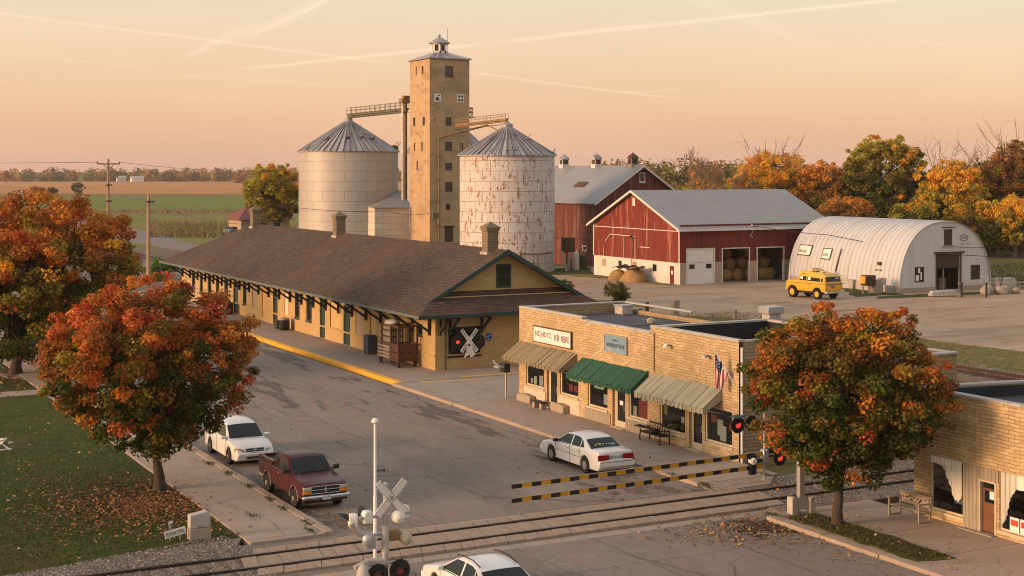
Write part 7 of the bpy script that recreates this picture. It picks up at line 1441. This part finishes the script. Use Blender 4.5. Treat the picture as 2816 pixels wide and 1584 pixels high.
t=thing('farm_scrap','heap of grey scrap metal beyond the right corner of the quonset hut','scrap heap',(118.5,112,.06)); m=MB(); m.bx(117.4,120,111.2,112.4,.05,1.1); m.bar((117,111,1.3),(118.6,111.8,.4),.15,.1); m.build('crate',mt['coping'],t,bevel=.1); m=MB(); m.tube([(117.2,110.9,.1),(117.6,110.9,1.3),(118.6,111,1.5)],.06,6); m.build('bent_pipe',mt['trim'],t)
t=thing('farm_engine','old engine with a yellow cover beside the quonset hut, behind the yellow truck','machine',(100.5,112.8,.06)); m=MB(); m.bx(99.9,100.15,112.3,113.1,1.1,1.85); m.build('yellow_cover',mt['truckyellow'],t,bevel=.08); m=MB(); m.bx(100.2,101.4,112.3,113.2,.9,1.95); m.lathe((100.8,112.25,1.4),[(.001,-.05),(.4,-.04),(.42,0)],14,'y'); m.build('engine_block',mt['rust'],t,bevel=.06); m=MB()
for x in(99.8,100.6,101.3): m.bx(x-.06,x+.06,112.35,112.5,.0,.9)
m.bx(101.4,102.4,112.5,112.6,.0,1.5); m.build('stand',mt['board'],t); m=MB(); m.bx(101.5,102.6,112.6,113.4,.0,1.1); tag(m.build('wooden_crate',mt['wood'],bevel=.04),'grey wooden crate right of the old engine','crate')
m=MB(); m.bx(101.2,101.9,121.2,122,.0,2.1); tag(m.build('rusty_tank',mt['conveyor2'],bevel=.1),'narrow grey tank standing behind the yellow truck against the hut','tank')
for x,y,h,lab in((68.6,100.2,1.75,'thick square timber post behind the shop roofs'),(73.5,98.5,.9,'short dark stump post right of the thick timber post'),(76.5,96.5,.85,'thin leaning stake beside the dirt yard behind the shops')):
    m=MB(); w_=.27 if h>1 else .12; m.prism([(x-w_,y-w_,0),(x+w_,y-w_,0),(x+w_,y+w_,0),(x-w_,y+w_,0)],(.03*h,0,h)); tag(m.build('timber_post',mt['wood'],bevel=.02),lab,'post')
t=thing('plank_stack','pale planks stacked on the ground beyond the shop roofs','planks',(68.5,109,.06)); m=MB()
for i in range(5): m.bx(66.8,70.6,107.6+i*.35,107.9+i*.35,.3,.37)
m.build('planks',mt['board'],t); m=MB(); m.bx(67.2,67.4,107.6,109.3,.06,.295); m.bx(70.0,70.2,107.6,109.3,.06,.295); m.build('bearers',mt['timber'],t); m=MB(); m.bx(70.65,70.85,107.5,107.75,0,.9); m.build('end_post',mt['timber'],t)
# house and stump in the distance
h=thing('house','low house with dull red hipped roof beyond the station',  'house',at(652,292)); hx,hy,_=at(652,292); m=MB(); m.bx(hx-5,hx+5,hy-4,hy+4,-.2,3.0); m.build('wall',mt['board'],h); m=MB(); 
P=[(hx-5.8,hy-4.8,2.9),(hx+5.8,hy-4.8,2.9),(hx+5.8,hy+4.8,2.9),(hx-5.8,hy+4.8,2.9)]; r0,r1=(hx-2.6,hy,5.4),(hx+2.6,hy,5.4); m.prism([P[0],P[1],r1,r0],(0,0,-.1)); m.prism([P[1],P[2],r1],(0,0,-.1)); m.prism([P[2],P[3],r0,r1],(0,0,-.1)); m.prism([P[3],P[0],r0],(0,0,-.1)); m.build('roof',M('dull_red_roof',(.16,.05,.045),.8,var=.15,vs=.6),h)
m=MB(); m.bx(hx-1,hx+.2,hy-4.05,hy-4.001,.1,2.2); m.build('door',mt['darkwood'],h); m=MB(); m.bx(hx+1.5,hx+3,hy-4.05,hy-4.001,1,2.2); m.build('window',mt['glass'],h)
x,y,_=at(175,428); m=MB(); m.lathe((x,y,-.1),[(.9,0),(.75,.8),(.72,2.6),(.55,3.3),(0,3.2)],9); m.bar((x-.5,y,0),(x-.7,y,3.0),.5,.6); tag(m.build('tree_stump',mt['bark']),'dark broken tree stump at the edge of the green field','stump')
for u,D,lab,w_ in((345,1690,'tiny pale farmhouse before the far tree line, left of the crossarm pole',14),(262,1720,'tiny pale roofed farm building beside the far tree line, right of the crossarm pole',10)):
    x,y,_=at(u if w_>12 else 305,D); t=thing('farmhouse',lab,'house',(x,y,0)); m=MB(); m.bx(x-w_/2,x+w_/2,y-4,y+4,0,4); m.build('wall',mt['white'],t); m=MB(); m.prism([(x-w_/2-.5,y-4.5,3.9),(x-w_/2-.5,y,6.6),(x-w_/2-.5,y+4.5,3.9)],(w_+1,0,0)); m.build('roof',mt['coping'],t)
# ================================================================ sky, light, camera, air
SUN_EL,SUN_AZ=R(12),R(-84)      # low sun from the left (-x), slightly beyond the street; azimuth from +y towards +x
wd=bpy.data.worlds.new('World'); SC.world=wd; wd.use_nodes=True; t=wd.node_tree; t.nodes.clear()
o=t.nodes.new('ShaderNodeOutputWorld'); tc=t.nodes.new('ShaderNodeTexCoord'); sp=t.nodes.new('ShaderNodeSeparateXYZ'); t.links.new(tc.outputs['Generated'],sp.inputs[0])
mr=t.nodes.new('ShaderNodeMapRange'); mr.inputs[1].default_value=-.02; mr.inputs[2].default_value=1; t.links.new(sp.outputs[2],mr.inputs[0])
cr=t.nodes.new('ShaderNodeValToRGB'); t.links.new(mr.outputs[0],cr.inputs[0]); e=cr.color_ramp
KS=1.0
stops=[(-.02,(.70,.385,.30)),(.004,(.73,.415,.30)),(.03,(.79,.46,.285)),(.065,(.79,.515,.335)),(.12,(.745,.565,.41)),(.22,(.72,.62,.52)),(.45,(.63,.60,.57)),(1,(.58,.58,.60))]
e.elements[0].position=0; e.elements[0].color=(*stops[0][1],1); e.elements[1].position=1; e.elements[1].color=(*stops[-1][1],1)
for z,c in stops[1:-1]: k=e.elements.new((z+.02)/1.02); k.color=(*c,1)
nz=t.nodes.new('ShaderNodeTexNoise'); mp=t.nodes.new('ShaderNodeMapping'); mp.inputs['Scale'].default_value=(2,2,14); t.links.new(tc.outputs['Generated'],mp.inputs[0]); t.links.new(mp.outputs[0],nz.inputs[0]); nz.inputs['Scale'].default_value=1.3; nz.inputs['Detail'].default_value=3
m2=t.nodes.new('ShaderNodeMapRange'); m2.inputs[1].default_value=.3; m2.inputs[2].default_value=.7; m2.inputs[3].default_value=.95; m2.inputs[4].default_value=1.05; t.links.new(nz.outputs[0],m2.inputs[0])
vm=t.nodes.new('ShaderNodeVectorMath'); vm.operation='SCALE'; t.links.new(cr.outputs[0],vm.inputs[0]); t.links.new(m2.outputs[0],vm.inputs['Scale'])
# contrails: thin bright streaks of ice cloud in the sky itself, each a segment of a great circle
CAMQ=lambda u,v: Vector((*DL(1,(u-1288)/3650),(430-v)/3650)).normalized()
nv=t.nodes.new('ShaderNodeVectorMath'); nv.operation='NORMALIZE'; t.links.new(tc.outputs['Generated'],nv.inputs[0]); DIR=nv.outputs[0]
wn=t.nodes.new('ShaderNodeTexNoise'); wn.inputs['Scale'].default_value=60; wn.inputs['Detail'].default_value=4; t.links.new(DIR,wn.inputs[0])
def mth(op,*a):
    x=t.nodes.new('ShaderNodeMath'); x.operation=op
    for i,v in enumerate(a):
        if hasattr(v,'is_output'): t.links.new(v,x.inputs[i])
        else: x.inputs[i].default_value=v
    return x.outputs[0]
def dot(v):
    x=t.nodes.new('ShaderNodeVectorMath'); x.operation='DOT_PRODUCT'; t.links.new(DIR,x.inputs[0]); x.inputs[1].default_value=v; return x.outputs['Value']
def rng(v,a,b_,c=0,d=1):
    x=t.nodes.new('ShaderNodeMapRange'); x.interpolation_type='SMOOTHSTEP'; t.links.new(v,x.inputs[0]); x.inputs[1].default_value=a; x.inputs[2].default_value=b_; x.inputs[3].default_value=c; x.inputs[4].default_value=d; return x.outputs[0]
tot=None
def streak(p,q_,w,amt,w1=None,fade=.18,bend=0):
    global tot
    A_,B_=CAMQ(*p),CAMQ(*q_); n=A_.cross(B_).normalized(); ax=(B_-A_); L_=ax.length; ax.normalize()
    s_=mth('DIVIDE',mth('SUBTRACT',dot(tuple(ax)),A_.dot(ax)),B_.dot(ax)-A_.dot(ax))
    off=mth('ADD',dot(tuple(n)),mth('MULTIPLY_ADD',mth('SUBTRACT',wn.outputs[0],.5),w/3650*.9,mth('MULTIPLY',mth('MULTIPLY',s_,mth('SUBTRACT',1,s_)),bend/3650)))
    ww=mth('MULTIPLY_ADD',s_,((w1 or w)-w)/3650,w/3650)
    k=rng(mth('DIVIDE',mth('ABSOLUTE',off),ww),0,1,1,0)
    k=mth('MULTIPLY',k,mth('MULTIPLY',rng(s_,0,fade),rng(s_,1-fade,1,1,0))); k=mth('MULTIPLY',k,mth('MULTIPLY_ADD',wn.outputs[0],.9,.55)); k=mth('MULTIPLY',k,amt*.8)
    tot=k if tot is None else mth('ADD',tot,k)
streak((-260,0),(1060,170),7,.4,6); streak((1120,175),(1760,256),6,.4,4); streak((560,179),(1260,106),6,.55,9); streak((1180,113),(2420,-18),9,.6,8)
streak((900,-60),(590,104),30,.32,20,.25,40); streak((880,-40),(600,98),9,.3,7,.2,40); streak((680,52),(420,172),26,.34,14,.35,-40); streak((-200,115),(430,176),4,.25); streak((400,186),(900,220),4,.22); streak((1600,-60),(2140,146),34,.2,22,.35); streak((1500,236),(1740,227),3,.3,3,.3); streak((2180,80),(2420,120),7,.15)
tint=t.nodes.new('ShaderNodeMix'); tint.data_type='RGBA'; t.links.new(mth('MINIMUM',tot,1.0),tint.inputs[0]); t.links.new(vm.outputs[0],tint.inputs[6]); tint.inputs[7].default_value=(.97,.72,.53,1)
bg=t.nodes.new('ShaderNodeBackground'); bg.inputs[1].default_value=SKYK; t.links.new(tint.outputs[2],bg.inputs[0])
sk=t.nodes.new('ShaderNodeTexSky'); sk.sky_type='NISHITA'; sk.sun_disc=False; sk.sun_elevation=SUN_EL; sk.sun_rotation=SUN_AZ; sk.dust_density=3; sk.air_density=1.2
b2=t.nodes.new('ShaderNodeBackground'); b2.inputs[1].default_value=.05; t.links.new(sk.outputs[0],b2.inputs[0])
ad=t.nodes.new('ShaderNodeAddShader'); t.links.new(bg.outputs[0],ad.inputs[0]); t.links.new(b2.outputs[0],ad.inputs[1]); t.links.new(ad.outputs[0],o.inputs[0])
L=bpy.data.lights.new('sun','SUN'); L.energy=SUNK; L.angle=R(16); L.color=(1,.59,.33); lo=bpy.data.objects.new('sun',L); COL.objects.link(lo)
d=Vector((math.sin(SUN_AZ)*math.cos(SUN_EL),math.cos(SUN_AZ)*math.cos(SUN_EL),math.sin(SUN_EL))); lo.rotation_euler=(-d).to_track_quat('-Z','Y').to_euler(); lo.location=d*200+Vector((0,0,50))
# contrails: long thin tubes of ice cloud, kilometres away
def vol(name,dens,col):
    m=bpy.data.materials.new(name); m.use_nodes=True; t=m.node_tree; t.nodes.clear(); o=t.nodes.new('ShaderNodeOutputMaterial'); v=t.nodes.new('ShaderNodeVolumePrincipled'); v.inputs['Density'].default_value=dens; v.inputs['Color'].default_value=(*col,1); v.inputs['Anisotropy'].default_value=.0; t.links.new(v.outputs[0],o.inputs['Volume']); return m
# air
if HAZE:
    m=MB(); m.bx(-1500,2400,-120,2300,-1.2,44); h=m.build('haze',vol('pale_warm_air',HAZE,(.95,.88,.82))); struct(h,'stuff')
cam=bpy.data.cameras.new('camera'); co=bpy.data.objects.new('camera',cam); COL.objects.link(co); co.location=(0,0,12.5); co.rotation_euler=(R(90),0,-math.atan2(.4695,.883)); cam.sensor_width=36; cam.lens=36*3650/2576; cam.shift_y=-(724.5-430)/2576; cam.clip_end=30000; cam.clip_start=.5; SC.camera=co
SC.view_settings.view_transform='Standard'; SC.view_settings.look='None'; SC.view_settings.exposure=EXPO; SC.view_settings.gamma=1; SC.view_settings.use_curve_mapping=False
SC.cycles.filter_width=1.05 if hasattr(SC.cycles,'filter_width') else 1
SC.cycles.max_bounces=6; SC.cycles.transparent_max_bounces=12; SC.cycles.volume_bounces=0; SC.cycles.use_denoising=True; SC.cycles.sample_clamp_indirect=8
